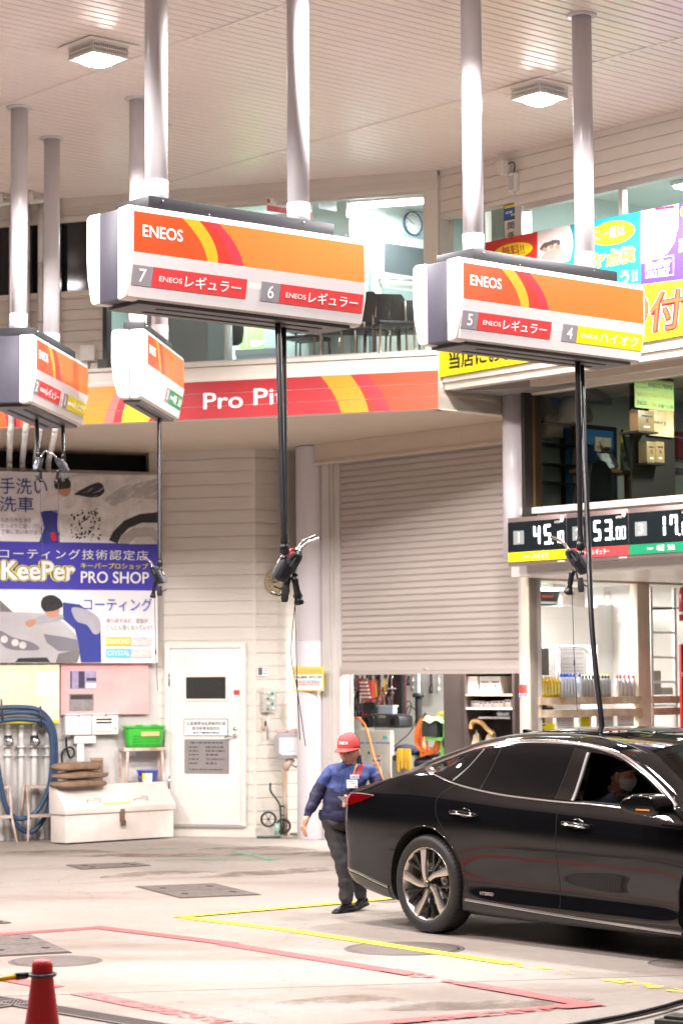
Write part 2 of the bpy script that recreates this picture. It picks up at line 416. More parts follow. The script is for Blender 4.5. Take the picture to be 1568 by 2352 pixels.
# --- upper left facade
mb = MB(); mb.box(-9, 0, 0, .16, ZW1, CANOPY_Z); mb.box(-9, .02, -.012, .0, ZW1 + .03, ZW1 + .045); mb.box(-9, .0, -.02, .0, 7.45, 7.55)
bp_('header_beam', mb, CREAM, FA)
mb = MB(); mb.box(-.145, 0, 0, .16, ZL1, ZW1); mb.box(-9, .0, -.03, .16, ZF1, ZL1 - .05); mb.box(-9, .0, -.06, .16, ZL1 - .047, ZL1 - .003); mb.box(-9, .0, -.045, 0, ZF1, ZF1 + .05)
bp_('window_ledge', mb, CREAMW, FA, bevel=.006)
xw = FA.hit(247, 760)[0]; xl = FA.hit(238, 600)[0]
mb = MB(); siding(mb, -9, xw - .05, ZL1, 6.46, .125); bp_('upper_siding', mb, CREAM, FA)
mb = MB(); mb.box(-9, xl, -.03, .1, 6.40, 6.46); mb.box(-9, xl, -.02, .1, 7.27, 7.33); mb.box(xl - .05, xl, -.02, .1, 6.46, 7.27)
for x in (-8, -6.6, -5.6, -4.75): mb.box(x, x + .05, -.01, .1, 6.46, 7.27)
bp_('dark_window_frame', mb, CREAMW, FA)
mb = MB(); mb.box(-9, xl - .05, .03, .04, 6.46, 7.27); bp_('dark_window_pane', mb, mat('night_glass', (.01, .01, .014), .04, noise=.3, nscale=.8), FA)
mb = MB(); mb.box(xw - .05, xw, -.02, .12, ZL1, 6.6); mb.box(xw - .1, xw + .02, -.05, .1, ZL1 - .0, ZL1 + .1); bp_('window_jamb', mb, mat('bronze_frame', (.03, .028, .03), .4), FA)
mb = MB(); mb.box(xw, -.145, .05, .058, ZL1, ZW1); bp_('office_window_pane', mb, GLASS, FA)
mb = MB()
for a in (xw, ): mb.box(a, -.145, .03, .08, ZL1, ZL1 + .03); mb.box(a, -.145, .03, .08, ZW1 - .03, ZW1)
mb.box(-.175, -.145, .03, .08, ZL1 + .03, ZW1 - .03); bp_('office_window_frame', mb, ALU, FA)
# --- fascia with the painted bands (boards with grooves, colours follow the boards)
fs = thing('fascia_sign', 'crimson and orange fascia band under the office window', 'sign', FA.m)
mb = MB(); mb.box(-9, 0, -.05, .12, ZF0, ZF1 - .002); mb.build('backing_board', CREAMW, fs)
zz = [ZF0, ZF0 + .143, ZF0 + .286, ZF1 - .004]
def fz(u, v): return FA.hit(u, v)
XT, XB = lambda u: FA.hit(u, 850 + (1012 - u) * .0345)[0], lambda u: FA.hit(u, 940 + (1012 - u) * .0445)[0]
bands = [(-700, -700, ORANGE), (-8, 22, PRED), (20, 52, ORANGE), (182, 148, YELO), (282, 244, mat('fascia_salmon', (.88, .16, .13), .35)), (300, 265, PRED), (316, 284, LYEL), (420, 345, PRED), (436, 362, CRIM), (738, 787, YELO), (806, 850, DRED), (808, 873, PRED), (842, 900, ORANGED), (1012, 1012, None)]
def bx(i, t):      # boundary i at height fraction t (0 bottom, 1 top), bowed
    ut, ub, _ = bands[i]; a, b = XT(ut), XB(ub)
    bow = 0 if i in (0, len(bands) - 1) else (.035 * (1 if ub > ut else -1)) * 4 * t * (1 - t)
    return min(0, a * t + b * (1 - t) + bow)
for i in range(len(bands) - 1):
    mb = MB()
    for k in range(3):
        t0, t1 = (zz[k] - ZF0) / (ZF1 - ZF0), (zz[k + 1] - .005 - ZF0) / (ZF1 - ZF0)
        ts = [t0 + (t1 - t0) * j / 4 for j in range(5)]
        pts = [(bx(i, t), ZF0 + t * (ZF1 - ZF0)) for t in ts] + [(bx(i + 1, t), ZF0 + t * (ZF1 - ZF0)) for t in ts[::-1]]
        mb.prism(pts, -.056, -.05)
    mb.build('painted_band', bands[i][2], fs)
for s_, u0, u1, v0, v1 in (('Pro', 470, 562, 902, 941), ('Pit', 585, 660, 892, 932)):
    a, b, c, d = FA.rect(u0, v0, u1, v1); text(s_, d - c, LETW, fs, (a + b) / 2, -.056, (c + d) / 2, b - a, bold=.03)
# --- soffit and ceilings over the bays
mb = MB(); pts = [FA.pt(-9, .05, 0), FA.pt(0, .0, 0), NI.pt(1.03, 0, 0), V((3.2, 33, 0)), V((-11, 36, 0))]
a = [mb.bm.verts.new((p.x, p.y, ZF0 + .012)) for p in pts]; b = [mb.bm.verts.new((p.x, p.y, ZF0 + .25)) for p in pts]
mb.face(a[::-1]); mb.face(b)
for i in range(5): mb.face([a[i], a[(i + 1) % 5], b[(i + 1) % 5], b[i]])
mb.build('soffit', SOFF, BL)
# --- return beside the fascia (lower white boards, upper niche window)
mb = MB(); siding(mb, .0, 1.06, ZF0, 5.27, .16, y=0, th=.12, z_ref=ZF0); bp_('return_wall', mb, CREAMW, NI)
x0, x1, z0, z1 = NI.rect(1036, 418, 1128, 640)
mb = MB(); mb.box(.02, x0, 0, .1, 5.29, 7.5); mb.box(x1, 1.3, 0, .1, 5.29, 7.5); mb.box(x0, x1, 0, .1, z1, 7.5); mb.box(x0, x0 + .02, -.02, .0, z1 - 1.2, z1)
bp_('niche_wall', mb, CREAM, NI)
mb = MB(); mb.box(x0, x1, .04, .05, 5.29, z1); bp_('niche_window_pane', mb, GLASS, NI)
mb = MB(); mb.box(.055, .075, -.03, .0, 7.1, 7.26); bp_('niche_hinge', mb, DARK, NI)
# --- upper right facade
zu0 = 7.015
mb = MB(); siding(mb, 0.0, 8, zu0, CANOPY_Z, .135, th=.14, z_ref=zu0 + .06); mb.box(1.17, 8, -.02, .14, zu0 - .05, zu0 + .012); bp_('upper_siding', mb, CREAM, UP)
mb = MB(); mb.box(1.17, 1.27, -.012, .14, 5.30, zu0 - .05); mb.box(1.27, 8, .0, .1, 5.28, 5.36); mb.box(1.27, 8, .01, .1, zu0 - .11, zu0 - .05)
for x in (2.62, 4.3, 6): mb.box(x, x + .05, .02, .1, 5.36, zu0 - .11)
bp_('upper_window_frame', mb, ALU, UP)
mb = MB(); mb.box(1.27, 8, .06, .067, 5.36, zu0 - .11); bp_('upper_window_pane', mb, GLASS, UP)
mb = MB(); mb.box(.93, 1.165, .06, .2, 5.29, 7.3); bp_('dark_post', mb, mat('dark_post', (.06, .052, .05), .45), UP)
mb = MB(); mb.box(1.13, 1.168, .03, .06, 5.29, zu0); bp_('post_trim', mb, mat('bronze_trim', (.12, .1, .09), .4), UP)
mb = MB(); mb.box(0.02, 8, .0, 2.4, 5.2, 5.272); mb.box(.02, 8, .03, .16, 5.12, 5.2); mb.box(.02, 8, .62, .72, 5.13, 5.2)
for x in (.9, 2.2, 3.5): mb.box(x, x + .02, .16, .62, 5.185, 5.2)
bp_('overhang', mb, mat('overhang_paint', (.60, .52, .44), .5, noise=.1), UP)
# --- mezzanine bay
mb = MB(); mb.box(.12, 8, -.02, .12, 5.145, 5.24); mb.box(.12, .27, 0, .12, 3.82, 5.145); mb.box(.12, 8, -.03, .14, 3.78, 3.85); mb.box(.26, .30, -.015, .1, 3.85, 5.145); mb.box(.3, 8, -.015, .1, 5.10, 5.145)
bp_('bay_frame', mb, CREAMW, RB, bevel=.005)
mb = MB(); mb.box(.30, 8, .03, .037, 3.85, 5.10); bp_('bay_window_pane', mb, DGLASS, RB)
mb = MB(); mb.box(.0, 8, .05, .14, 3.22, 3.78); mb.box(0, 8, .05, 5, 3.1, 3.222); bp_('bay_apron', mb, WHITE, RB)
mb = MB(); mb.lathe([(0, 3.30), (.139, 3.30), (.139, 5.16), (0, 5.16)], 32, T(.10, .03)); bp_('round_bay_column', mb, POLE, RB)
# --- door wall, jog, column, shutter wall
mb = MB(); siding(mb, _q - .12, 0, 0.0, ZF0 + .012, .166, th=.15, z_ref=.162); mb.box(-.045, 0.0, -.006, .0, 0.1, ZF0); bp_('door_wall', mb, CREAM, WA)
mb = MB(); siding(mb, 0, 1.15, 0, ZF0 + .012, .166, th=.14, z_ref=.162); bp_('jog_wall', mb, CREAM, JB)
mb = MB(); mb.box(_q + .1, .0, -.03, 0, 0, .13); bp_('wall_plinth', mb, CREAMW, WA)
xc = SH.hit(709, 1600)[0]
mb = MB(); mb.lathe([(.228, 0), (.228, 2.45), (.226, 2.453), (.226, 2.46), (.228, 2.463), (.228, ZF0)], 40, T(xc, .1)); bp_('round_column', mb, POLE, SH)
xs0, xs1 = .875, 4.035
mb = MB(); mb.box(.53, 4.6, -.05, .2, 4.675, ZF0 + .01); mb.box(.53, 4.6, -.07, .0, 4.655, 4.69)
for x in (1.2, 2.2, 3.2): mb.box(x, x + .006, -.053, -.05, 4.70, 4.9)
bp_('shutter_header', mb, SOFF, SH)
mb = MB(); mb.box(.60, .74, .0, .16, 0, 4.675); mb.box(.74, xs0, .06, .2, 0, 4.675); mb.box(.745, .775, .02, .06, 0, 4.675)
bp_('shutter_jamb', mb, mat('jamb_grey', (.56, .52, .50), .4, noise=.08), SH)
mb = MB(); mb.box(xs1, _s, .02, .2, 0, 4.675); bp_('shutter_jamb', mb, MATS['jamb_grey'], SH)
mb = MB(); z = 4.70; prof = []
while z > 2.12:
    prof += [(0, z), (0, z - .053), (.010, z - .0545), (.010, z - .0585), (.001, z - .060), (.001, z - .0655), (.010, z - .067), (.010, z - .0765)]
    z -= .0788
rows = [[(x, .075 + y, zz_) for y, zz_ in prof] for x in (xs0, xs1)]
mb.grid(rows)
SHUT = mat('shutter_steel', (.51, .445, .41), .38, metal=.2, noise=.08, nscale=1.5, nstretch=(.4, 1, 3))
sh = bp_('roller_shutter', mb, SHUT, SH)
mb = MB(); mb.box(xs0, xs1, .05, .10, 2.03, 2.125); mb.box(xs0, xs1, .045, .05, 2.075, 2.08); mb.build('bottom_bar', mat('shutter_bar', (.5, .44, .41), .35, .2), sh, bevel=.004)
mb = MB(); mb.ball((2.43, .05, 2.092), .05, 16, (1, .25, .28)); mb.build('lock', ALU, sh)
# --- showroom glass wall
zr0, zr1 = 1.33, 3.16
xm0, xm1 = GL.hit(1464, 1500)[0], GL.hit(1493, 1500)[0]
mb = MB(); mb.box(0, .145, 0, .12, 0, 3.2); mb.box(xm0, xm1, 0, .12, 0, 3.2); mb.box(.145, 4.5, 0, .1, 3.08, 3.2); mb.box(xm0 + 1.55, xm0 + 1.75, 0, .12, 0, 3.2)
bp_('showroom_frame', mb, mat('cream_frame', (.78, .70, .56), .45, noise=.12), GL, bevel=.006)
mb = MB()
zb = GL.hit(1340, 1612)[1]; zc = GL.hit(1340, 1640)[1]
for a, b in ((.145, xm0 + .03), (xm1, 4.2)):
    mb.box(a, b, -.03, .1, zb - .03, zb + .055); mb.box(a, b, -.03, .1, zc - .03, zc + .055)
bp_('window_rail', mb, mat('rusty_rail', (.74, .66, .54), .5, noise=.5, nscale=5, c2=(.45, .27, .13)), GL)
mb = MB(); mb.box(.145, xm0, .05, .056, .4, 3.08); mb.box(xm1, 4.2, .05, .056, .4, 3.08); bp_('showroom_pane', mb, GLASS, GL)
mb = MB(); mb.box(.145, xm0, .02, .1, 0, .4); mb.box(xm1, 4.2, .02, .1, 0, .4); bp_('showroom_dado', mb, CREAMW, GL)
# --- left wing wall with the dark opening above
zt = CW.hit(200, 1080)[1]
mb = MB(); mb.box(-6, 0, 0, .15, 0, zt); bp_('left_wing_wall', mb, mat('left_wall', (.60, .57, .55), .6, noise=.15, bump=.1), CW)
mb = MB(); mb.box(-6, 0, .5, .55, zt - .3, 5.0); mb.box(-6, -.0, .15, .5, zt - .02, zt); bp_('gap_shade_board', mb, mat('painted_gap_shade', (.008, .007, .007), .7), CW)  # near-black boards paint in the darkness inside the gap
# --- interiors: rooms behind the glass
IW = mat('office_wall', (.60, .71, .68), .6, noise=.04); IW2 = mat('room_white', (.82, .82, .80), .6, noise=.04); ICL = mat('office_ceiling', (.55, .60, .58), .7, bump=.3, bscale=25); IFL = mat('office_floor', (.25, .24, .23), .5)
def room(fr, name, x0, x1, y0, y1, z0, z1, mw, mc, mf, side1=None):
    mb = MB(); mb.box(x0 - .1, x1 + .1, y1, y1 + .1, z0, z1); mb.box(x0 - .1, x0, y0, y1, z0, z1); mb.box(x1, x1 + .1, y0 if side1 is None else side1, y1, z0, z1); bp_(name + '_wall', mb, mw, fr)
    mb = MB(); mb.box(x0 - .1, x1 + .1, y0, y1, z1, z1 + .08); bp_(name + '_ceiling', mb, mc, fr)
    mb = MB(); mb.box(x0 - .1, x1 + .1, y0, y1, z0 - .08, z0); bp_(name + '_floor', mb, mf, fr)
room(FA, 'office', -5.2, 1.4, .17, 3.6, 5.2, 7.5, IW, ICL, IFL, side1=2.0)
OFW = Frame(.38, 26.6, E1)
mb = MB(); mb.box(-.35, 3.2, 0, .1, 5.2, 7.5); mb.box(-.35, -.25, .1, 1.6, 5.2, 7.5); bp_('office_partition_wall', mb, IW, OFW)
room(UP, 'upper_room', 1.18, 7.5, .2, 4.0, 5.3, 7.2, IW, ICL, IFL)
room(RB, 'mezzanine', .22, 6.0, .16, 3.2, 3.5, 5.24, mat('mezzanine_wall', (.42, .44, .40), .7, noise=.2, nscale=1.5), ICL, mat('mezzanine_floor', (.04, .035, .03), .5))
room(SH, 'workshop', -3.2, 4.05, .21, 4.2, 0.03, 3.19, mat('workshop_wall', (.74, .72, .69), .6, noise=.1), IW2, mat('workshop_floor', (.3, .28, .26), .5, noise=.3), side1=4.0)
# ================================================================ overhead hose units
def hose_unit(fr, L, W, labels, label, tag_slots):
    """fr: frame of the front face; x 0..L along it, y 0..W through the box, z from the underside"""
    z0 = 4.60; H = .655
    t = thing('hanging_hose_unit', label, 'hose unit', fr.m @ T(0, 0, z0), 'hose units hung from the canopy')
    wh = min(.165, W / 2)
    pf = [(0.0, .335), (.012, .20), (.055, .03), (.075, .008), (.10, 0), (wh, 0), (wh, H - .005), (.04, H), (.012, H - .012), (0, H - .035)]
    def shell(mir):
        mb = MB()
        pts = [((W - y) if mir else y, z) for y, z in pf]
        n = len(pts); A = [mb.bm.verts.new((0, y, z)) for y, z in pts]; B = [mb.bm.verts.new((L, y, z)) for y, z in pts]
        mb.face(A); mb.face(B[::-1])
        for i in range(n): mb.face([A[i], A[(i + 1) % n], B[(i + 1) % n], B[i]])
        return mb.build('shell', SHELL, t, bevel=.018, seg=3)
    shell(False); shell(True)
    if W > .4:
        mb = MB(); mb.box(.006, L - .006, wh, W - wh, .006, H - .012); mb.build('core_band', mat('core_band', (.055, .052, .075), .42, noise=.25, nscale=3), t, bevel=.01)
    mb = MB(); mb.box(.2, L - .26, .07, W - .07, H, H + .095); c = mb.build('top_cover', mat('cover_black', (.02, .02, .025), .4), t, bevel=.004)
    mb = MB()
    for x in (.32, L - .55): mb.ball((x, .066, H + .07), .008, 8); mb.ball((x + .4, .066, H + .02), .006, 8)
    mb.build('screw', STEEL, c)
    # underside with slots
    ub = MB(); ub.box(.12, L - .1, .085, W - .085, -.022, .006); u_ = ub.build('underside', mat('underside_grey', (.10, .095, .10), .4), t, bevel=.004)
    for k, yy in enumerate(tag_slots):
        mb = MB(); mb.prism(arc2(.37, 0, .02, 90, 270, 8) + arc2(L - .3, 0, .02, -90, 90, 8), 0, .004, T(0, yy, -.0265) @ RX(90)); mb.build('hose_slot', BLACKM, u_)
    # front panel
    x0, x1, q0, q1 = .028, L - .03, .322, .606
    hw = .27 * (L / 2.13)
    def XB_(a, b, tt): return a + (b - a) * tt
    base = [(-1, -1), (.155, .255), (.195, .295), (.232, .338), (.262, .352), (2, 2)] if False else None
    st = [(.0, .0, ORANGED), (.195, .300, YELO), (.265, .345, DRED), (.305, .402, PRED), (.347, .453, ORANGE), (1.0, 1.0, None)]
    pn = None
    def edge(i, tt):     # tt 0 top .. 1 bottom
        a, b, _ = st[i]
        bow = 0 if i in (0, 5) else .022 * 4 * tt * (1 - tt)
        return x0 + (x1 - x0) * (a + (b - a) * tt + bow)
    for i in range(5):
        mb = MB(); ts = [k / 10 for k in range(11)]
        mb.prism([(edge(i, s_), q1 + (q0 - q1) * s_) for s_ in ts] + [(edge(i + 1, s_), q1 + (q0 - q1) * s_) for s_ in ts[::-1]], -.006, .002)
        o = mb.build('painted_panel', st[i][2], t)
        if i == 0: pn = o
    ws = .165 * (x1 - x0)
    text('ENEOS', .088, LETW, pn, x0 + .115 * (x1 - x0), -.006, (q0 + q1) / 2 + .012, ws, bold=.035)
    mb = MB(); mb.box(x0 - .012, x1 + .012, -.004, .0, .315, .322); mb.box(x0 - .012, x1 + .012, W - .002, W + .004, .33, .60); mb.build('panel_trim', PANELG, t)
    # lower strip lies on the sloped lower face
    ang = math.degrees(atan2(.055, .17 * 1.0)) * .62
    lo = thing('label_strip', None, None, None); lo.parent = t; lo.matrix_basis = T(0, .0245, .165) @ RX(ang)
    mb = MB(); mb.box(.022, L - .022, -.004, .02, -.15, .155); mb.build('strip_plate', PANELG, lo)
    for xa, xb, num, kind, word in labels:
        a = xa * L; b = xb * L; m_ = {'r': LRED, 'y': LYEL, 'g': LGRN}[kind]; h2 = .07
        tw = .30 * (b - a) * .55 if L > 0 else .1
        tw = min(.17, (b - a) * .22)
        mb = MB(); mb.box(a, a + tw - .002, -.008, -.004, -h2, h2); tl = mb.build('number_tile', TILE, lo)
        text(num, .096, LETW, tl, a + tw / 2, -.008, 0, bold=.03)
        mb = MB(); mb.box(a + tw + .002, b, -.008, -.004, -h2, h2); pl = mb.build('fuel_label', m_, lo)
        rw = b - a - tw
        text('ENEOS', .036, LETW, pl, a + tw + rw * .19, -.008, -.005, rw * .24, bold=.012)
        text(word, .088, LETW, pl, a + tw + rw * .64, -.008, 0, rw * .60, bold=.022)
    # poles
    top = CANOPY_Z - z0
    for x in (.41, min(1.70, L - .4)):
        mb = MB(); mb.tube([(x, W / 2, H + .09), (x, W / 2, top + .02)], .083, 28); mb.tube([(x, W / 2, H + .085), (x, W / 2, H + .26)], .0865, 28); p = mb.build('pole', POLE, t)
        mb = MB(); mb.lathe([(.083, -.02), (.125, -.016), (.13, -.006), (.13, .0)], 28, T(x, W / 2, top)); mb.build('flange', POLE, p)
    return t
REG, HIO, DSL = 'レギュラー', 'ハイオク', '軽 油'
p = ony(300, 600, 15.75); U1 = Frame(p.x, p.y, E1 - 1.2)
p = ony(1058, 690, 17.8); U2 = Frame(p.x, p.y, E1)
p = ony(83, 840, 21.7); U3 = Frame(p.x, p.y, 83)
p = ony(338, 840, 21.4); U4 = Frame(p.x, p.y, 83.5)
hose_unit(U1, 2.13, .56, [(.012, .475, '7', 'r', REG), (.538, .985, '6', 'r', REG)], 'largest hose unit, with numbers 7 and 6 on red labels', (.20, .36))
hose_unit(U2, 2.13, .56, [(.012, .475, '5', 'r', REG), (.538, .985, '4', 'y', HIO)], 'hose unit with number 5 on red and 4 on yellow', (.20, .36))
hose_unit(U3, 2.13, .56, [(.012, .475, '2', 'r', REG), (.538, .985, '1', 'y', HIO)], 'hose unit at the left edge with numbers 2 and 1', (.20, .36))
hose_unit(U4, 1.90, .34, [(.538, .975, '3', 'g', DSL)], 'narrow hose unit with number 3 on a green label', (.17,))

# ---------------------------------------------------------------- hoses and nozzles
CHROME = mat('spout_chrome', (.75, .73, .74), .18, 1.0)
NGREY = mat('nozzle_grey', (.02, .02, .023), .5, noise=.2, nscale=20)
NLT = mat('nozzle_light_grey', (.11, .11, .13), .35)
def nozzle(parent, m, red=True, style=0):
    """origin = end of the hose; hangs below it, spout up to +x, body down to -x"""
    n = thing('nozzle', None, None); n.parent = parent; n.matrix_basis = m
    def P(x, z, y=0): return V((x, y, z))
    mb = MB(); mb.lathe([(.026, .03), (.028, 0), (.030, -.012), (.026, -.02), (.034, -.03), (.036, -.085), (.024, -.09), (.022, -.10), (.031, -.104), (.032, -.15), (.026, -.155)], 14)
    mb.lathe([(.021, .0)] + [(.024 if k % 2 else .031, -.013 * k) for k in range(1, 8)] + [(.02, -.1)], 14, T(0, 0, -.15) @ RY(8))
    mb.build('swivel', BLACK, n)
    # inclined body, along direction d from upper right to lower left
    d = V((.50, 0, .866)); b0 = V((.085, 0, -.115)); rot = M.Translation(b0) @ M.Rotation(rad(30), 4, 'Y')
    mb = MB()
    mb.prism([(-.035, .02), (.03, .035), (.042, .01), (.042, -.09), (.03, -.13), (-.05, -.13), (-.05, -.02)], -.032, .032, rot)
    mb.prism([(-.066, -.06), (-.05, -.05), (-.04, -.1), (.035, -.13), (.02, -.2), (-.035, -.215), (-.066, -.2)], -.036, .036, rot)
    mb.build('body', NGREY, n, bevel=.006)
    mb = MB(); mb.prism([(-.03, -.07), (.02, -.09), (.015, -.17), (-.03, -.19)], -.039, -.036, rot); mb.prism([(-.02, .01), (.025, .02), (.03, -.04), (-.03, -.04)], -.034, -.032, rot); mb.build('side_plate', BLACK, n)
    mb = MB(); mb.prism([(-.004, -.01), (.004, -.005), (-.002, -.09), (-.01, -.09)], -.0365, -.034, rot); mb.build('side_mark', NLT, n)
    mb = MB(); mb.prism([(-.086, -.075), (-.06, -.055), (-.052, -.09), (-.052, -.20), (-.07, -.235), (-.086, -.20)], -.034, .034, rot); hd = mb.build('meter_head', NLT, n, bevel=.005)
    mb = MB(); mb.prism([(-.0895, -.09), (-.086, -.09), (-.086, -.155), (-.0895, -.155)], -.024, .024, rot); mb.build('display', mat('nozzle_display', (.03, .03, .06), .15), hd)
    mb = MB(); mb.prism([(-.093, -.1), (-.0892, -.1), (-.0892, -.14), (-.093, -.14)], -.002, .012, rot); mb.build('digits', mat('display_strip', (.6, .62, .5), .4), hd)
    if red:
        mb = MB(); mb.prism([(-.052, .012), (-.03, .03), (-.03, -.05), (-.052, -.05)], -.026, .026, rot); mb.build('fuel_mark', LRED, n, bevel=.003)
    mb = MB(); mb.prism([(-.07, -.215), (-.03, -.21), (-.015, -.30), (-.02, -.33), (-.06, -.335), (-.07, -.30)], -.022, .022, rot @ RY(-22)); mb.build('tail_grip', NGREY, n, bevel=.006)
    mb = MB(); mb.tube([rot @ V((.03, 0, -.13)), rot @ V((.055, 0, -.21)), rot @ V((.03, 0, -.30)), rot @ V((-.03, 0, -.31))], .008, 8); mb.build('guard', BLACK, n)
    mb = MB(); mb.lathe([(0, .0), (.024, -.002), (.026, -.03), (.022, -.05), (.024, -.12), (.018, -.123), (.03, -.17), (.038, -.19), (.03, -.205), (0, -.21)], 14, T(.07, 0, -.255) @ RY(-10)); mb.build('hand_lever', BLACK, n)
    # spout
    s0 = rot @ V((.0, 0, .02)); mb = MB()
    pts = [s0, rot @ V((.0, 0, .06)), rot @ V((.006, 0, .10)), rot @ V((.03, 0, .145)), rot @ V((.075, 0, .20))]
    q = bez(pts, 12); rs = [.0125] * len(q); mb.tube(q, rs, 12)
    for k in range(2, 32, 3): mb.tube([q[k], q[k] + (q[k + 1] - q[k]) * .6], .0155, 12)
    mb.build('spout', CHROME, n)
    return n
def hose(label, path, r, noz=None, cord=0.0, red=True, cord2=False, flip=1, rz=0.0, scale=1.0):
    a = V(path[0])
    t = thing('fuel_hose', label, 'fuel hose', M.Translation(a), 'black fuel hoses under the hose units')
    pts = [V(p) - a for p in path]
    mb = MB(); mb.tube(bez(pts, 14), r, 12); mb.build('hose', BLACK, t)
    if noz:
        e = pts[-1]; m = M.Translation(e) @ RZ(rz) @ M.Diagonal((flip * scale, scale, scale, 1))
        nozzle(t, m, red)
        if cord:
            c0 = e + (RZ(rz) @ V((.075 * flip * scale, 0, -.47 * scale)))
            mb = MB(); mb.tube(bez([c0 + V((0, 0, .03)), c0 + V((.006, 0, -cord * .3)), c0 + V((.012, 0, -cord * .6)), c0 + V((.03, 0, -cord))], 8), .0032, 6)
            mb.tube([c0 + V((.010, 0, -cord * .55)), c0 + V((.011, 0, -cord * .55 - .05))], .007, 6); mb.build('pull_cord', mat('cord', (.03, .02, .03), .6), t)
            if cord2:
                mb = MB(); mb.tube(bez([c0 + V((0, .004, .03)), c0 + V((-.03, .02, -cord * .35)), c0 + V((.008, .01, -cord * .6)), c0 + V((.07, .01, -cord * 1.05))], 8), .003, 6); mb.build('pull_cord', mat('cord', (.03, .02, .03), .6), t)
    return t
def on(fr, u, v, y): return fr.off(y).pt(*[q for q in (lambda h: (h[0], 0, h[1]))(fr.off(y).hit(u, v))])
def lin(u0, v0, u1, v1, y0, y1, n=4):
    """points of a hanging line between two seen ends at the depths y0, y1"""
    return [ony(u0 + (u1 - u0) * k / n, v0 + (v1 - v0) * k / n, y0 + (y1 - y0) * k / n) for k in range(n + 1)]
d1 = U1.off(.2).hit(637, 726); y1_ = U1.off(.2).pt(d1[0], 0, 0).y
d2 = U1.off(.36).hit(651, 728); y2_ = U1.off(.36).pt(d2[0], 0, 0).y
hose('front hose under the units 7 and 6, with chrome spouted nozzle and red mark', lin(637, 722, 653, 1243, y1_, 16.55), .021, 1, cord=.95, cord2=True)
hose('rear hose under the units 7 and 6, its nozzle tied just behind the front one', lin(651, 722, 655, 1236, y2_, 16.72), .021, 1, red=True, rz=25, scale=.95, cord=.0)
y1_ = U2.off(.2).pt(U2.off(.2).hit(1327, 812)[0], 0, 0).y; y2_ = U2.off(.36).pt(U2.off(.36).hit(1339, 812)[0], 0, 0).y
hose('hose under the units 5 and 4 with its nozzle in front of the counter display', lin(1325, 806, 1332, 1238, y1_, 19.0), .023, 1, cord=.95, red=False, flip=-1)
y1_ = U3.off(.36).pt(U3.off(.36).hit(84, 955)[0], 0, 0).y; y2_ = U3.off(.2).pt(U3.off(.2).hit(145, 975)[0], 0, 0).y
hose('left hose under the units 2 and 1', lin(84, 950, 88, 1035, y1_, 22.3, 2), .02, 1, cord=.75, red=False, rz=70, scale=.66)
hose('right hose under the units 2 and 1, spout pointing left', lin(145, 970, 146, 1040, y2_, 22.9, 2), .02, 1, cord=.85, red=False, flip=-1, scale=.66)
y1_ = U4.off(.17).pt(U4.off(.17).hit(366, 962)[0], 0, 0).y
hose('hose under unit 3, nozzle in front of the blue advertising banner', lin(366, 955, 367, 1283, y1_, 22.7), .021, 1, cord=.9, red=False, flip=-1, rz=-35, scale=.84)
# ================================================================ the black saloon car
_o = onz(983, 2146); CAR = Frame(_o.x, _o.y, -52)
def car_paint():
    m = mat('black_car_paint', (.005, .005, .006), .3, coat=1.0, spec=.0); n = m.node_tree; b = n.nodes['Principled BSDF']
    tc = n.nodes.new('ShaderNodeTexCoord'); v = n.nodes.new('ShaderNodeTexVoronoi'); v.inputs['Scale'].default_value = 160; n.links.new(tc.outputs['Object'], v.inputs[0])
    r = n.nodes.new('ShaderNodeMapRange'); r.inputs[1].default_value = .1; r.inputs[2].default_value = .3; r.inputs[3].default_value = 1; r.inputs[4].default_value = 0; n.links.new(v.outputs[0], r.inputs[0])
    bp = n.nodes.new('ShaderNodeBump'); bp.inputs['Strength'].default_value = .025; bp.inputs['Distance'].default_value = .002; n.links.new(r.outputs[0], bp.inputs['Height']); n.links.new(bp.outputs[0], b.inputs['Coat Normal'])
    return m
PAINT = car_paint()
TINT = mat('tinted_glass', (.004, .004, .005), .03, spec=.5)
CARCH = mat('car_chrome', (.7, .69, .7), .12, 1.0)
SATIN = mat('satin_trim', (.55, .52, .50), .3, .9)
TYRE = mat('tyre_rubber', (.018, .016, .017), .55, bump=.1, bscale=60)
def tab(s, t, i):
    if s <= t[0][0]: return t[0][i]
    for a, b in zip(t, t[1:]):
        if s <= b[0]:
            f = (s - a[0]) / (b[0] - a[0]); return a[i] + (b[i] - a[i]) * f
    return t[-1][i]
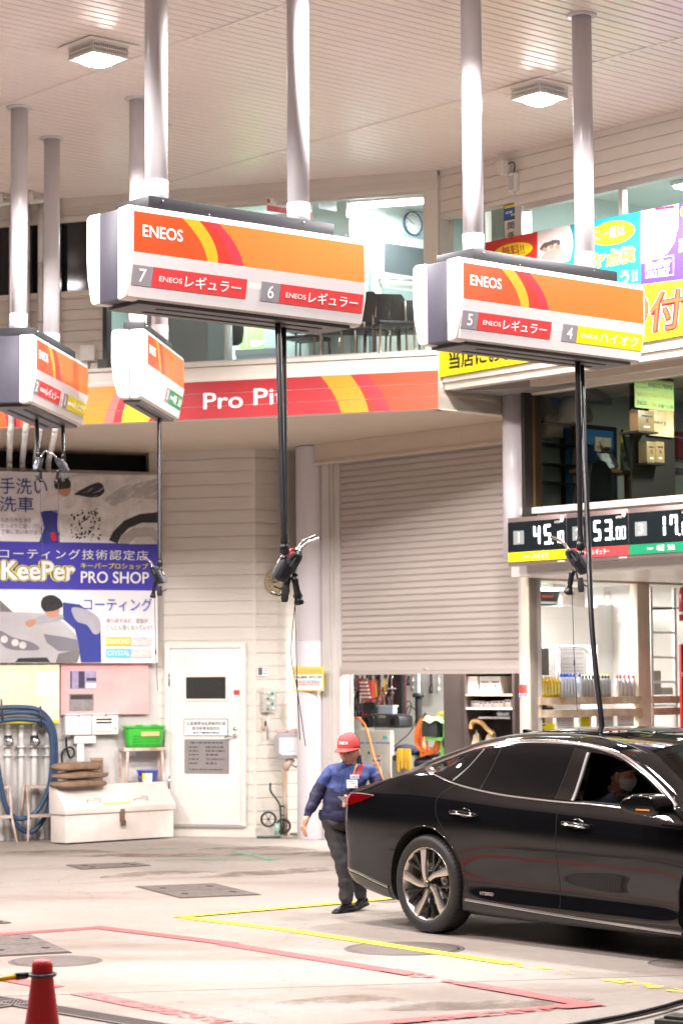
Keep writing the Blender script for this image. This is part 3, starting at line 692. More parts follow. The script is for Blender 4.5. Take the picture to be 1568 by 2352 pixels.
#      s     bottom shoulder belt  wtop  ytop  roof  inset
ST = [(-1.195, .44, .86, .88, .89, .29, .90, .18), (-1.165, .36, .99, 1.02, 1.04, .27, 1.06, .09), (-1.06, .30, 1.05, 1.085, 1.10, .27, 1.13, .042), (-.85, .25, 1.06, 1.12, 1.15, .27, 1.20, .02), (-.6, .215, 1.06, 1.17, 1.22, .28, 1.30, .0),
      (-.3, .18, 1.06, 1.235, 1.29, .27, 1.405, 0), (0, .17, 1.06, 1.225, 1.365, .25, 1.475, 0), (.3, .165, 1.05, 1.155, 1.44, .23, 1.545, 0), (.65, .16, 1.03, 1.108, 1.488, .22, 1.58, 0), (1.0, .16, 1.01, 1.085, 1.502, .22, 1.597, 0),
      (1.4, .16, 1.0, 1.068, 1.492, .22, 1.60, 0), (1.7, .16, .985, 1.06, 1.457, .22, 1.578, 0), (2.0, .16, .972, 1.05, 1.378, .22, 1.515, 0), (2.25, .16, .96, 1.042, 1.245, .215, 1.385, 0), (2.5, .16, .95, 1.03, 1.105, .19, 1.24, 0), (2.72, .16, .945, 1.015, 1.035, .17, 1.10, 0),
      (3.1, .17, .935, .975, .995, .2, 1.05, 0), (3.55, .18, .91, .935, .955, .22, 1.0, .015), (3.9, .2, .86, .88, .90, .24, .95, .07), (4.1, .24, .76, .78, .80, .28, .84, .18), (4.2, .3, .62, .63, .64, .32, .66, .36)]
def section(row):
    s, zb, zs, zl, zt, yt, zr, ins = row
    q = lambda f: zb + (zs - zb) * f
    mid = .028 if .5 < s < 2.7 else .0
    p = [(1.0, zb), (.5, zb), (.13, zb), (.055, q(.035)), (.022, q(.14)), (.03 + mid, q(.30)), (.008 + mid * .3, q(.52)), (.0, q(.72)), (.006, q(.88)), (.010, zs - .02 * min(1, (zs - zb) * 2)), (.024, zs + min(.008, (zl - zs) * .3)), (.09, zl), (.112, zl + (zt - zl) * .12), (.112 + (yt - .112) * .55, zl + (zt - zl) * .58), (yt, zt), (yt + .09, zt + (zr - zt) * .55), (.62, zt + (zr - zt) * .9), (1.0, zr)]
    return [(s, y + ins * (1 - y), z) for y, z in p]
def ring(row, f=section):
    h = f(row); return [V(p) for p in h] + [V((p[0], 2.0 - p[1], p[2])) for p in h[-2:0:-1]]
def evaluated(o, mods):
    for k, kw in mods:
        m = o.modifiers.new(k, k)
        for a, b in kw.items(): setattr(m, a, b)
    bpy.context.view_layer.update()
    me = bpy.data.meshes.new_from_object(o.evaluated_get(bpy.context.evaluated_depsgraph_get()))
    o.modifiers.clear(); return me
def solid(rows, cap=True):
    mb = MB(); vs = mb.grid(rows, closed=True)
    if cap: mb.face(vs[0][::-1]); mb.face(vs[-1])
    return mb
body = solid([ring(r) for r in ST]).build('body', PAINT)
me = evaluated(body, [('SUBSURF', dict(levels=3, render_levels=3))]); body.data = me
from mathutils.bvhtree import BVHTree
_bm = bmesh.new(); _bm.from_mesh(me); BV = BVHTree.FromBMesh(_bm); _bm.free()
def sy(s, z):
    h = BV.ray_cast(V((s, -.6, z)), V((0, 1, 0))); return h[0].y if h[0] is not None else .3
def sz(s, y):
    h = BV.ray_cast(V((s, y, 3)), V((0, 0, -1))); return h[0].z if h[0] is not None else 1.0
# hollow cabin, wheel houses, window openings
cab = []
for r in ST:
    if -.35 < r[0] < 2.6:
        s, zb, zs, zl, zt, yt, zr, ins = r
        k = .05
        h = [(1.0, .42), (.16, .42), (.16, zl - .1), (.19, zl), (yt + .05, max(zl + .01, zt - .03)), (.62, max(zl + .02, zr - .08)), (1.0, max(zl + .03, zr - .055))]
        cab.append([V((s, y, z)) for y, z in h] + [V((s, 2 - y, z)) for y, z in h[-2:0:-1]])
cutters = [solid(cab).build('cut', PAINT)]
FWIN = [(1.575, 1.425), (1.70, 1.418), (1.80, 1.402), (1.93, 1.365), (2.06, 1.305), (2.18, 1.237), (2.30, 1.165), (2.41, 1.098), (2.47, 1.052), (2.2, 1.056), (1.9, 1.065), (1.525, 1.075)]
mb = MB(); mb.prism(FWIN, -.2, .5); cutters.append(mb.build('cut', PAINT))
WS = (-.05, 3.06); WR = .382
for x in WS:
    for y0, y1 in ((-.3, .40), (1.60, 2.3)):
        mb = MB(); mb.prism([(x + .435 * cos(2 * pi * i / 64), WR + .01 + .435 * sin(2 * pi * i / 64)) for i in range(64)], y0, y1); cutters.append(mb.build('cut', PAINT))
# windscreen and rear screen openings (along the slope)
mb = MB(); mb.box(1.55, 2.66, .36, 1.64, -.06, .06, T(0, 0, 0)); 
mb = MB()
A = [(2.02, .40), (2.58, .30), (2.58, 1.70), (2.02, 1.60)]
lo = [mb.bm.verts.new((s, y, tab(s, ST, 6) - .13)) for s, y in A]; hi = [mb.bm.verts.new((s, y, tab(s, ST, 6) + .1)) for s, y in A]
mb.face(lo); mb.face(hi[::-1])
for i in range(4): mb.face([lo[i], hi[i], hi[(i + 1) % 4], lo[(i + 1) % 4]])
cutters.append(mb.build('cut', PAINT))
for c in cutters:
    m = body.modifiers.new('b', 'BOOLEAN'); m.operation = 'DIFFERENCE'; m.solver = 'EXACT'; m.object = c
bpy.context.view_layer.update()
me = bpy.data.meshes.new_from_object(body.evaluated_get(bpy.context.evaluated_depsgraph_get())); body.modifiers.clear(); body.data = me
for c in cutters: bpy.data.objects.remove(c)
LIN = mat('cabin_trim', (.012, .011, .012), .7)
me.materials.clear(); me.materials.append(PAINT); me.materials.append(LIN)
for p in me.polygons:
    c = p.center; p.use_smooth = True
    out = BV.find_nearest(c)[3]
    if out is not None and out > .012: p.material_index = 1
me.set_sharp_from_angle(angle=rad(32))
car = thing('saloon_car', 'shiny black saloon car with its driver window open, in front of the shutter', 'car', CAR.m)
body.parent = car
# doors: the faces between the shut lines become parts of their own, keeping the smooth normals
REAR = [(.26, 1.16), (.11, 1.06), (.10, .92), (.2, .80), (.31, .68), (.39, .5), (.46, .30), (1.44, .265), (1.445, .98), (1.50, 1.06), (.8, 1.09), (.5, 1.115)]
FRNT = [(1.445, .98), (1.44, .265), (2.66, .23), (2.70, .9), (2.55, 1.02), (1.50, 1.06)]
def inside(x, y, P):
    r = False; j = len(P) - 1
    for i in range(len(P)):
        if (P[i][1] > y) != (P[j][1] > y) and x < (P[j][0] - P[i][0]) * (y - P[i][1]) / (P[j][1] - P[i][1]) + P[i][0]: r = not r
        j = i
    return r
def split_door(poly):
    src = bmesh.new(); src.from_mesh(body.data); src.normal_update()
    nrm = [v.normal.copy() for v in src.verts]
    take = [f for f in src.faces if f.material_index == 0 and f.calc_center_median().y < .3 and inside(f.calc_center_median().x, f.calc_center_median().z, poly)]
    ids = {f.index for f in take}
    keep_n = {}
    for v in src.verts: keep_n[tuple(round(c, 5) for c in v.co)] = v.normal.copy()
    d = src.copy(); d.faces.ensure_lookup_table()
    bmesh.ops.delete(d, geom=[f for f in d.faces if f.index not in ids], context='FACES')
    bmesh.ops.delete(src, geom=take, context='FACES')
    res = []
    for b_, old in ((src, body.data), (d, None)):
        m_ = bpy.data.meshes.new('door' if old is None else 'body'); b_.to_mesh(m_); b_.free()
        m_.materials.append(PAINT); m_.materials.append(LIN)
        ns = [keep_n.get(tuple(round(c, 5) for c in v.co), v.normal) for v in m_.vertices]
        res.append((m_, ns))
    body.data = res[0][0]
    m_, ns = res[1]
    m_.normals_split_custom_set_from_vertices(ns)
    o = bpy.data.objects.new('door', m_); col.objects.link(o); o.parent = car
    return o
rdoor = split_door(REAR); fdoor = split_door(FRNT)
body.data.set_sharp_from_angle(angle=rad(32))
def strip(name, pts, wdt, m, par, lift=.004, n=10, th=.006):
    """a band of width wdt lying on the side of the body along (s, z) points"""
    q = bez([(a, 0, b) for a, b in pts], n); rows = []
    mb = MB(); mb.sm = True
    for i, p in enumerate(q):
        d = (q[min(i + 1, len(q) - 1)] - q[max(i - 1, 0)]).normalized(); nn = V((-d.z, 0, d.x))
        r = []
        for f, l in ((-.5, -.006), (-.4, lift), (0, lift + th * .5), (.4, lift), (.5, -.006)):
            c = p + nn * (f * wdt); r.append(V((c.x, sy(c.x, c.z) - l, c.z)))
        rows.append(r)
    mb.grid(rows); return mb.build(name, m, par, smooth=True)
def patch(name, bot, top, m, par, lift=.004, nx=24, nz=8):
    mb = MB(); mb.sm = True; s0, s1 = max(bot[0][0], top[0][0]), min(bot[-1][0], top[-1][0])
    rows = []
    for i in range(nx + 1):
        f = i / nx
        a = (tab(bot[0][0] + (bot[-1][0] - bot[0][0]) * f, bot, 1), bot[0][0] + (bot[-1][0] - bot[0][0]) * f)
        b = (tab(top[0][0] + (top[-1][0] - top[0][0]) * f, top, 1), top[0][0] + (top[-1][0] - top[0][0]) * f)
        r = []
        for j in range(nz + 1):
            g = j / nz; z = a[0] + (b[0] - a[0]) * g; s = a[1] + (b[1] - a[1]) * g
            r.append(V((s, sy(s, z) - lift, z)))
        rows.append(r)
    mb.grid(rows); return mb.build(name, m, par, smooth=True)
WT = [(-.25, 1.28), (.05, 1.365), (.36, 1.445), (.66, 1.483), (1.01, 1.497), (1.43, 1.486), (1.71, 1.45), (1.93, 1.39), (2.15, 1.285), (2.32, 1.185), (2.50, 1.07)]
WB = [(-.25, 1.28), (-.08, 1.235), (.08, 1.195), (.26, 1.155), (.51, 1.12), (.81, 1.092), (1.15, 1.075), (1.43, 1.065), (1.73, 1.06), (2.09, 1.045), (2.50, 1.03)]
patch('rear_side_window', [(-.17, 1.268), (.0, 1.225), (.26, 1.17), (.51, 1.135), (.81, 1.107), (1.33, 1.085)], [(-.1, 1.295), (.1, 1.35), (.36, 1.418), (.66, 1.455), (1.0, 1.466), (1.43, 1.455)], TINT, car, .003, 40, 10)
patch('pillar_cover', [(1.335, 1.083), (1.515, 1.076)], [(1.435, 1.455), (1.57, 1.44)], mat('piano_black', (.006, .006, .007), .08, coat=1), car, .004, 6, 8)
strip('window_chrome', WT, .030, CARCH, car, .006); strip('belt_chrome', WB, .016, CARCH, car, .006)
strip('corner_chrome', [(-.25, 1.28), (-.14, 1.262), (-.03, 1.235)], .035, CARCH, car, .007)
GREYL = mat('weather_strip', (.10, .10, .10), .4)
strip('quarter_seal', [(.20, 1.185), (.32, 1.30), (.43, 1.43)], .018, GREYL, car, .004); strip('quarter_seal', [(.52, 1.13), (.58, 1.28), (.635, 1.445)], .006, GREYL, car, .004)
strip('pillar_seal', [(1.345, 1.083), (1.395, 1.27), (1.435, 1.45)], .006, GREYL, car, .006); strip('window_channel', [(1.525, 1.08), (1.553, 1.25), (1.575, 1.425)], .030, mat('channel_grey', (.25, .24, .24), .4), car, .006)
SEAM = mat('shut_line', (.001, .001, .001), .9)
for pts in ([(.25, 1.155), (.11, 1.06), (.10, .92), (.2, .80), (.31, .68), (.39, .5), (.465, .31)], [(1.49, 1.05), (1.447, .99), (1.44, .75), (1.438, .5), (1.437, .27)]):
    strip('shut_line', pts, .007, SEAM, car, .0005, th=.0)
strip('rocker_trim', [(.41, .292), (.96, .268), (1.44, .250), (2.11, .228), (2.64, .212)], .022, SATIN, car, .012)
patch('rocker_panel', [(.41, .175), (2.64, .17)], [(.40, .279), (.96, .254), (1.44, .236), (2.11, .214), (2.64, .199)], mat('rocker_grey', (.02, .019, .02), .35), car, .006, 20, 5)
strip('bumper_trim', [(-1.10, .435), (-.95, .415), (-.8, .385), (-.52, .325)], .022, SATIN, car, .008)
patch('bumper_skirt', [(-1.12, .335), (-.95, .285), (-.52, .215)], [(-1.13, .41), (-.95, .395), (-.52, .305)], mat('skirt_grey', (.045, .042, .04), .3), car, .004, 12, 4)
LAMPR = mat('tail_lamp_red', (.13, .002, .004), .08, coat=1.0)
tl = patch('tail_lamp', [(-1.12, .945), (-1.0, .955), (-.85, .99), (-.70, 1.03)], [(-1.10, 1.035), (-1.0, 1.043), (-.85, 1.042), (-.70, 1.038)], LAMPR, car, .006, 16, 5)
strip('lamp_edge', [(-1.12, .945), (-1.115, .99), (-1.10, 1.04)], .02, mat('lamp_bright', (.42, .012, .014), .1, coat=1), tl, .008)
strip('lamp_edge', [(-1.09, 1.046), (-.9, 1.052), (-.68, 1.044)], .008, CARCH, tl, .007)
strip('bumper_crease', [(-1.14, .615), (-.95, .60), (-.75, .655), (-.55, .70)], .006, mat('crease', (.02, .02, .02), .2), car, .001, th=0)
for d_, s0, z0, s1, z1 in ((rdoor, .27, .951, .60, .937), (fdoor, 1.51, .922, 1.81, .905)):
    mb = MB(); k = 10; mid = sy((s0 + s1) / 2, z0)
    pts = [V((s0 + (s1 - s0) * i / k, mid - .012 - .028 * sin(pi * i / k) ** .5, z0 + (z1 - z0) * i / k + .006 * sin(pi * i / k))) for i in range(k + 1)]
    mb.tube(pts, [.010] + [.0165] * (k - 1) + [.008], 10); h_ = mb.build('handle', PAINT, d_)
    mb = MB(); mb.tube([p + V((0, -.012, -.010)) for p in pts[1:-1]], .006, 8); mb.build('handle_chrome', CARCH, h_)
    mb = MB(); mb.ball(((s0 + s1) / 2, mid + .006, z0 - .005), .055, 16, (1.5, .22, .75)); mb.build('handle_cup', mat('handle_cup', (.004, .004, .004), .15), h_)
# wheel arch lips
for x in WS[:1]:
    mb = MB(); mb.tube([V((x + .437 * cos(a), sy(x + .45 * cos(a), WR + .45 * sin(a)) + .004, WR + .01 + .437 * sin(a))) for a in [rad(-25 + 5 * i) for i in range(47)]], .007, 8); mb.build('arch_lip', PAINT, car)
    mb = MB(); mb.prism(arc2(x, WR + .01, .434, -28, 208, 40), .40, .41); mb.build('arch_liner', BLACKM, car)
# wheels
RIMD = mat('rim_dark', (.035, .035, .037), .22, .6); RIMB = mat('rim_machined', (.62, .58, .56), .28, .9)
def wheel(x, y, out):
    w_ = thing('wheel', None, None); w_.parent = car; w_.matrix_basis = T(x, y, WR) @ (M.Identity(4) if out < 0 else RZ(180))
    m_ = RX(90)                                               # lathe axis z -> -y (outwards)
    mb = MB(); R = WR
    mb.lathe([(.275, -.235), (.31, -.245), (.352, -.235), (R - .010, -.205), (R, -.175), (R, -.06), (R - .004, -.035), (R - .016, -.016), (R - .034, -.004), (.335, .0), (.305, -.004), (.286, -.010), (.280, -.018)], 64, m_); ty = mb.build('tyre', TYRE, w_)
    mb = MB()
    for k in range(64):
        a = 2 * pi * k / 64; c = V((cos(a), 0, sin(a))); tt = V((-sin(a), 0, cos(a)))
        p = [c * (R - .0175) + V((0, -.016 + .018, 0)) , c * (R + .0008) + V((0, .062, 0))]
        mb.tube([c * (R - .012) + V((0, .016, 0)) + tt * .0, c * (R - .0005) + V((0, .04, 0)) + tt * .003, c * (R - .0005) + V((0, .075, 0)) + tt * .01], .0022, 4)
    mb.build('tread_groove', SEAM, ty)
    mb = MB(); mb.lathe([(.262, -.2), (.262, -.03), (.277, -.014), (.281, -.010), (.281, -.018), (.279, -.24), (.262, -.2)], 64, m_); rm = mb.build('rim', RIMB, w_)
    mb = MB(); mb.lathe([(0, -.10), (.08, -.10), (.2, -.13), (.262, -.16)], 48, m_); mb.build('rim_barrel', mat('rim_barrel', (.008, .008, .009), .4), rm)
    mb = MB(); mb.lathe([(.05, -.09), (.05, -.085), (.16, -.085), (.16, -.1)], 32, m_); mb.build('brake_disc', STEEL, w_)
    def spoke(a0, half_in, half_out, lean, r0, r1, y0, y1, yd, m, nm):
        mb = MB(); n = 10; rows = []
        for i in range(n + 1):
            f = i / n; r = r0 + (r1 - r0) * f; a = rad(a0) + lean * (1 - f) ** 2
            hw = half_in + (half_out - half_in) * f ** 1.3; c = V((cos(a), 0, sin(a))) * r; t = V((-sin(a), 0, cos(a)))
            yy = y0 + (y1 - y0) * f
            rows.append([c - t * hw * .9 + V((0, yy + yd, 0)), c - t * hw + V((0, yy, 0)), c + t * hw + V((0, yy, 0)), c + t * hw * .9 + V((0, yy + yd, 0))])
        vs = mb.grid(rows, closed=True); mb.face(vs[0]); mb.face(vs[-1][::-1]); mb.build(nm, m, rm, bevel=.0025)
    for k in range(5):
        a = 97 + 72 * k
        spoke(a, .017, .036, .5, .035, .275, .022, .012, .035, RIMB, 'spoke')
        spoke(a + 26, .008, .014, .35, .06, .272, .05, .018, .035, RIMD, 'dark_spoke'); spoke(a + 46, .008, .014, -.35, .06, .272, .05, .018, .035, RIMD, 'dark_spoke')
    mb = MB(); mb.lathe([(.0, -.012), (.03, -.014), (.034, -.022), (.034, -.06), (.075, -.065), (.08, -.1)], 24, m_); mb.build('hub_cap', RIMD, rm)
    mb = MB(); mb.lathe([(.018, -.0125), (.018, -.0095), (.024, -.0095), (.024, -.0125)], 20, m_)
    mb.box(-.003, .003, .010, .013, -.016, .016, RY(25)); mb.build('hub_badge', CARCH, rm)
    for k in range(5):
        a = rad(97 + 36 + 72 * k); mb = MB(); mb.lathe([(0, -.048), (.009, -.048), (.011, -.052), (.011, -.08)], 8, T(.058 * cos(a), 0, .058 * sin(a)) @ m_); mb.build('wheel_nut', STEEL, rm)
    return w_
for x in WS: wheel(x, .012, -1); wheel(x, 1.988, 1)
# door mirror
mb = MB(); pr = [(2.32, 1.098), (2.36, 1.128), (2.46, 1.162), (2.60, 1.172), (2.655, 1.150), (2.69, 1.10), (2.70, 1.04), (2.62, 1.022), (2.44, 1.03), (2.35, 1.055)]
mb.prism(pr, -.24, -.06); mi = mb.build('door_mirror', PAINT, car, bevel=.03, seg=4)
mb = MB(); mb.prism([(2.60, 1.06), (2.70, 1.08), (2.80, .995), (2.79, .965), (2.7, .98)], -.09, .05); mb.build('mirror_arm', PAINT, mi, bevel=.012)
mb = MB(); mb.prism([(2.33, 1.100), (2.37, 1.128), (2.46, 1.158), (2.60, 1.167), (2.6, 1.175), (2.45, 1.168), (2.36, 1.137)], -.225, -.1); mb.build('mirror_cap', CARCH, mi, bevel=.003)
mb = MB(); mb.box(2.50, 2.63, -.245, -.235, 1.06, 1.07); mb.build('turn_signal', mat('amber', (.8, .25, .02), .2), mi)
# windscreen glass, shark fin, roof details
mb = MB(); mb.sm = True
mb.grid([[V((s, 1 + (f - .5) * 2 * (.62 + .08 * (s - 2.02) / .56), sz(2.01, 1) + (sz(2.60, 1.0) - sz(2.01, 1)) * (s - 2.01) / .59 + .008 - .075 * (2 * f - 1) ** 2)) for f in [i / 12 for i in range(13)]] for s in [2.0 + .6 * i / 8 for i in range(9)]])
mb.build('windscreen', glass('car_glass', (.55, .6, .58)), car, smooth=True)
_f = CAR.off(1.0).hit(1222, 1676); zf = sz(_f[0], 1.0)
mb = MB(); mb.prism([(_f[0] - .09, zf - .01), (_f[0] - .095, zf + .062), (_f[0] - .05, zf + .058), (_f[0] + .1, zf - .01)], .975, 1.025); mb.build('shark_fin', PAINT, car, bevel=.012)
mb = MB(); mb.tube([V((.1 + 1.95 * i / 12, .345, sz(.1 + 1.95 * i / 12, .345) + .001)) for i in range(13)], .005, 6); mb.build('roof_seam', GREYL, car)
mb = MB(); mb.prism(arc2(1.2, 1.0, .55, 0, 360, 4), 0, .001) if False else None
mb = MB(); mb.sm = True; mb.grid([[V((s, y, sz(s, y) + .004)) for y in [.45 + 1.1 * i / 8 for i in range(9)]] for s in [.75 + 1.0 * i / 10 for i in range(11)]]); mb.build('roof_glass', TINT, car, smooth=True)
zt_ = .372; text('HYBRID', .026, CARCH, rdoor, .645, sy(.645, .35) - .004, .352, .15, bold=.02, ext=.002)
# seats, wheel
SEAT = mat('seat_leather', (.015, .013, .013), .5)
for y in (.55, 1.42):
    st_ = thing('seat', None, None); st_.parent = car; st_.matrix_basis = T(1.45, y, 0)
    mb = MB(); mb.box(-.02, .48, -.25, .25, .44, .62); mb.build('cushion', SEAT, st_, bevel=.05)
    mb = MB(); mb.box(-.08, .06, -.25, .25, .55, 1.17, T(-.02, 0, 0) @ RY(-14)); mb.build('backrest', SEAT, st_, bevel=.05)
    mb = MB(); mb.box(-.37, -.27, -.13, .13, 1.19, 1.36); mb.build('headrest', SEAT, st_, bevel=.035)
mb = MB(); mb.tube([V((0, .18 * cos(a), .18 * sin(a))) for a in [2 * pi * i / 28 for i in range(29)]], .013, 8, cap=False); sw = mb.build('steering_wheel', LIN, car); sw.matrix_basis = T(2.12, .58, .93) @ RY(-25)
mb = MB(); mb.box(2.2, 2.62, .2, 1.8, .6, .98); mb.build('dashboard', LIN, car, bevel=.05)
# ================================================================ people
SKIN = mat('skin', (.68, .37, .26), .5, noise=.12, nscale=14); HAIR = mat('black_hair', (.010, .008, .008), .45, bump=.6, bscale=90)
def skinned(name, verts, edges, root, mats, slot, sub=2, mtx=None, folds=0):
    me = bpy.data.meshes.new(name); me.from_pydata([v[0] for v in verts], [], edges)
    o = bpy.data.objects.new(name, me); col.objects.link(o)
    m = o.modifiers.new('s', 'SKIN'); m.use_smooth_shade = True; m.branch_smoothing = .3
    for i, v in enumerate(verts):
        sv = me.skin_vertices[0].data[i]; r = v[1]; sv.radius = r if isinstance(r, tuple) else (r, r); sv.use_root = (i == root)
    s_ = o.modifiers.new('u', 'SUBSURF'); s_.levels = sub; s_.render_levels = sub
    bpy.context.view_layer.update(); new = bpy.data.meshes.new_from_object(o.evaluated_get(bpy.context.evaluated_depsgraph_get()))
    o.modifiers.clear(); o.data = new
    new.materials.clear()
    from mathutils import noise as nz
    ns = [v.normal.copy() for v in new.vertices]
    for v, n_ in zip(new.vertices, ns):
        c = v.co
        if folds: v.co = c + n_ * folds * (nz.fractal(V((c.x * 9, c.y * 9, c.z * 15)), 1, 2.1, 3) * .7 + .5 * sin(c.z * 62 + 9 * c.x + 3 * nz.noise(c * 9)) * max(0, nz.noise(c * 5 + V((3, 1, 7)))))
    for q in mats: new.materials.append(q)
    for p in new.polygons: p.use_smooth = True; p.material_index = slot(p.center)
    return o
def hand_chain(vs, es, wrist, dirv, side, palm_n, size=1.0, curl=.5):
    """palm, four unequal fingers and a thumb grown from the wrist vertex"""
    w0 = V(vs[wrist][0]); d = V(dirv).normalized(); s = (V(side) - d * d.dot(V(side))).normalized(); n = d.cross(s).normalized() * palm_n
    vs.append((tuple(w0 + d * .045 * size), (.036 * size, .018 * size))); pi_ = len(vs) - 1; es.append((wrist, pi_))
    for k, (off, l) in enumerate(((-.027, .062), (-.009, .074), (.009, .070), (.026, .054))):
        p = w0 + d * .085 * size + s * off * size; vs.append((tuple(p), .0105 * size)); i0 = len(vs) - 1; es.append((pi_, i0))
        q = p + (d * (1 - curl * .35) + n * curl).normalized() * l * .55 * size; vs.append((tuple(q), .0092 * size)); es.append((i0, len(vs) - 1))
        q2 = q + (d * (1 - curl * .9) + n * curl * 1.5).normalized() * l * .5 * size; vs.append((tuple(q2), .0075 * size)); es.append((len(vs) - 2, len(vs) - 1))
    p = w0 + d * .035 * size - s * .034 * size + n * .012; vs.append((tuple(p), .0125 * size)); es.append((pi_, len(vs) - 1))
    q = p + (d * .8 - s * .45 + n * .45).normalized() * .036 * size; vs.append((tuple(q), .0105 * size)); es.append((len(vs) - 2, len(vs) - 1))
    q2 = q + (d * .95 + n * .45).normalized() * .028 * size; vs.append((tuple(q2), .0085 * size)); es.append((len(vs) - 2, len(vs) - 1))
def head(parent, m, mask=False, hair_long=.0, skin=None, eyes_down=True):
    """face looks along -y of m; origin at the head centre, total height .225"""
    skin = skin or SKIN
    h = thing('head', None, None); h.parent = parent; h.matrix_basis = m
    mb = MB(); mb.sm = True; n, k = 32, 26; rows = []
    for i in range(k + 1):
        t = pi * i / k; z = -.112 * cos(t); r = max(0, sin(t)) ** .86; row = []
        zz_ = z / .112
        for j in range(n):
            a = 2 * pi * j / n; cx, cy = cos(a), sin(a)
            wx = .076 * (1 if zz_ > -.1 else 1 - .30 * ((-zz_ - .1) / .9) ** 1.3); wy = .096 * (1 if zz_ > -.2 else 1 - .18 * ((-zz_ - .2) / .8))
            x, y = wx * r * cx, wy * r * cy
            if cy < 0:
                f = max(0, -cy) ** 2
                y -= .006 * f * (1 if -.7 < zz_ < .1 else 0)
                x_ = x / .076
                y -= .026 * math.exp(-(x / .011) ** 2) * math.exp(-((z + .018) / .020) ** 2) * (1 if z < .02 else .7)       # nose
                y += .007 * math.exp(-((abs(x) - .032) / .014) ** 2) * math.exp(-((z - .010) / .010) ** 2)                       # eye sockets
                y -= .005 * math.exp(-(x / .03) ** 2) * math.exp(-((z - .030) / .010) ** 2)                                     # brow
                y -= .006 * math.exp(-(x / .020) ** 2) * math.exp(-((z + .058) / .010) ** 2)                                    # lips
                y -= .007 * math.exp(-(x / .022) ** 2) * math.exp(-((z + .092) / .014) ** 2)                                    # chin
                y -= .008 * math.exp(-((abs(x) - .042) / .018) ** 2) * math.exp(-((z + .030) / .025) ** 2)                      # cheeks
            if zz_ < -.35 and cy > 0: y *= 1 - .35 * ((-zz_ - .35) / .65)
            row.append(V((x, y, z)))
        rows.append(row)
    mb.grid(rows, closed=True); fc = mb.build('face', skin, h, smooth=True, merge=False)
    mb = MB(); mb.tube([(0, .012, -.07), (0, .022, -.12), (0, .03, -.18)], [.056, .056, .066], 16); mb.build('neck', skin, h)
    for sx in (-1, 1):
        mb = MB(); mb.ball((sx * .078, .008, -.012), .03, 12, (.32, .62, 1.05)); mb.build('ear', skin, h)
        mb = MB(); mb.ball((sx * .031, -.0875, .008), .013, 12, (1, .5, .32 if eyes_down else .5)); mb.build('eye', mat('eye_dark', (.02, .015, .012), .2), h)
        mb = MB(); mb.tube([V((sx * .016, -.097, .026)), V((sx * .033, -.096, .031)), V((sx * .050, -.086, .027))], [.003, .004, .002], 6); mb.build('eyebrow', HAIR, h)
    if not mask:
        mb = MB(); mb.tube([V((-.024, -.094, -.058)), V((-.010, -.1045, -.0545)), V((0, -.106, -.056)), V((.010, -.1045, -.0545)), V((.024, -.094, -.058))], [.002, .0048, .005, .0048, .002], 8); mb.build('mouth', mat('lips', (.38, .11, .09), .45), h)
    # hair cap down to the nape
    mb = MB(); mb.sm = True; rows = []
    for i in range(13):
        t = i / 12; row = []
        for j in range(n):
            a = 2 * pi * j / n; back = max(0, (1 + sin(a)) / 2)
            zmin = .052 - (.115 + hair_long) * back ** 1.3; z = .122 - (.122 - zmin) * t
            rr = sqrt(max(0.0, 1 - min(1, z / .122) ** 2)) ** .9 if z > 0 else 1 - .12 * (-z / .1)
            row.append(V((.083 * rr * cos(a), .002 + .102 * rr * sin(a) * (1 if sin(a) > 0 else .96), z)))
        rows.append(row)
    mb.grid(rows, closed=True); mb.build('hair', HAIR, h, smooth=True)
    if mask:
        mb = MB(); mb.sm = True
        rows = []
        for i in range(9):
            z = -.010 - .098 * i / 8; row = []
            for j in range(17):
                a = rad(-90 - 78 + 156 * j / 16); f = max(0, -sin(a))
                zz2 = z * 1.0; wide = .080 * (1 - .18 * max(0, (-z - .05) / .06)); dep = .103 + .016 * f * math.exp(-((z + .04) / .04) ** 2)
                zl = z * (.35 + .65 * f ** .5) - .030 * (1 - f ** .5)
                row.append(V((wide * cos(a), dep * sin(a) * (1 - .10 * max(0, (-z - .06) / .05)), zl)))
            rows.append(row)
        mb.grid(rows); mb.build('face_mask', mat('mask_white', (.78, .78, .76), .7), h, smooth=True)
        for sx in (-1, 1):
            mb = MB(); mb.tube([V((sx * .074, -.045, -.012)), V((sx * .081, -.015, .012)), V((sx * .083, .014, .016)), V((sx * .082, .018, -.03)), V((sx * .073, -.035, -.06))], .0025, 6); mb.build('mask_loop', mat('mask_white', (.78, .78, .76), .7), h)
    return h
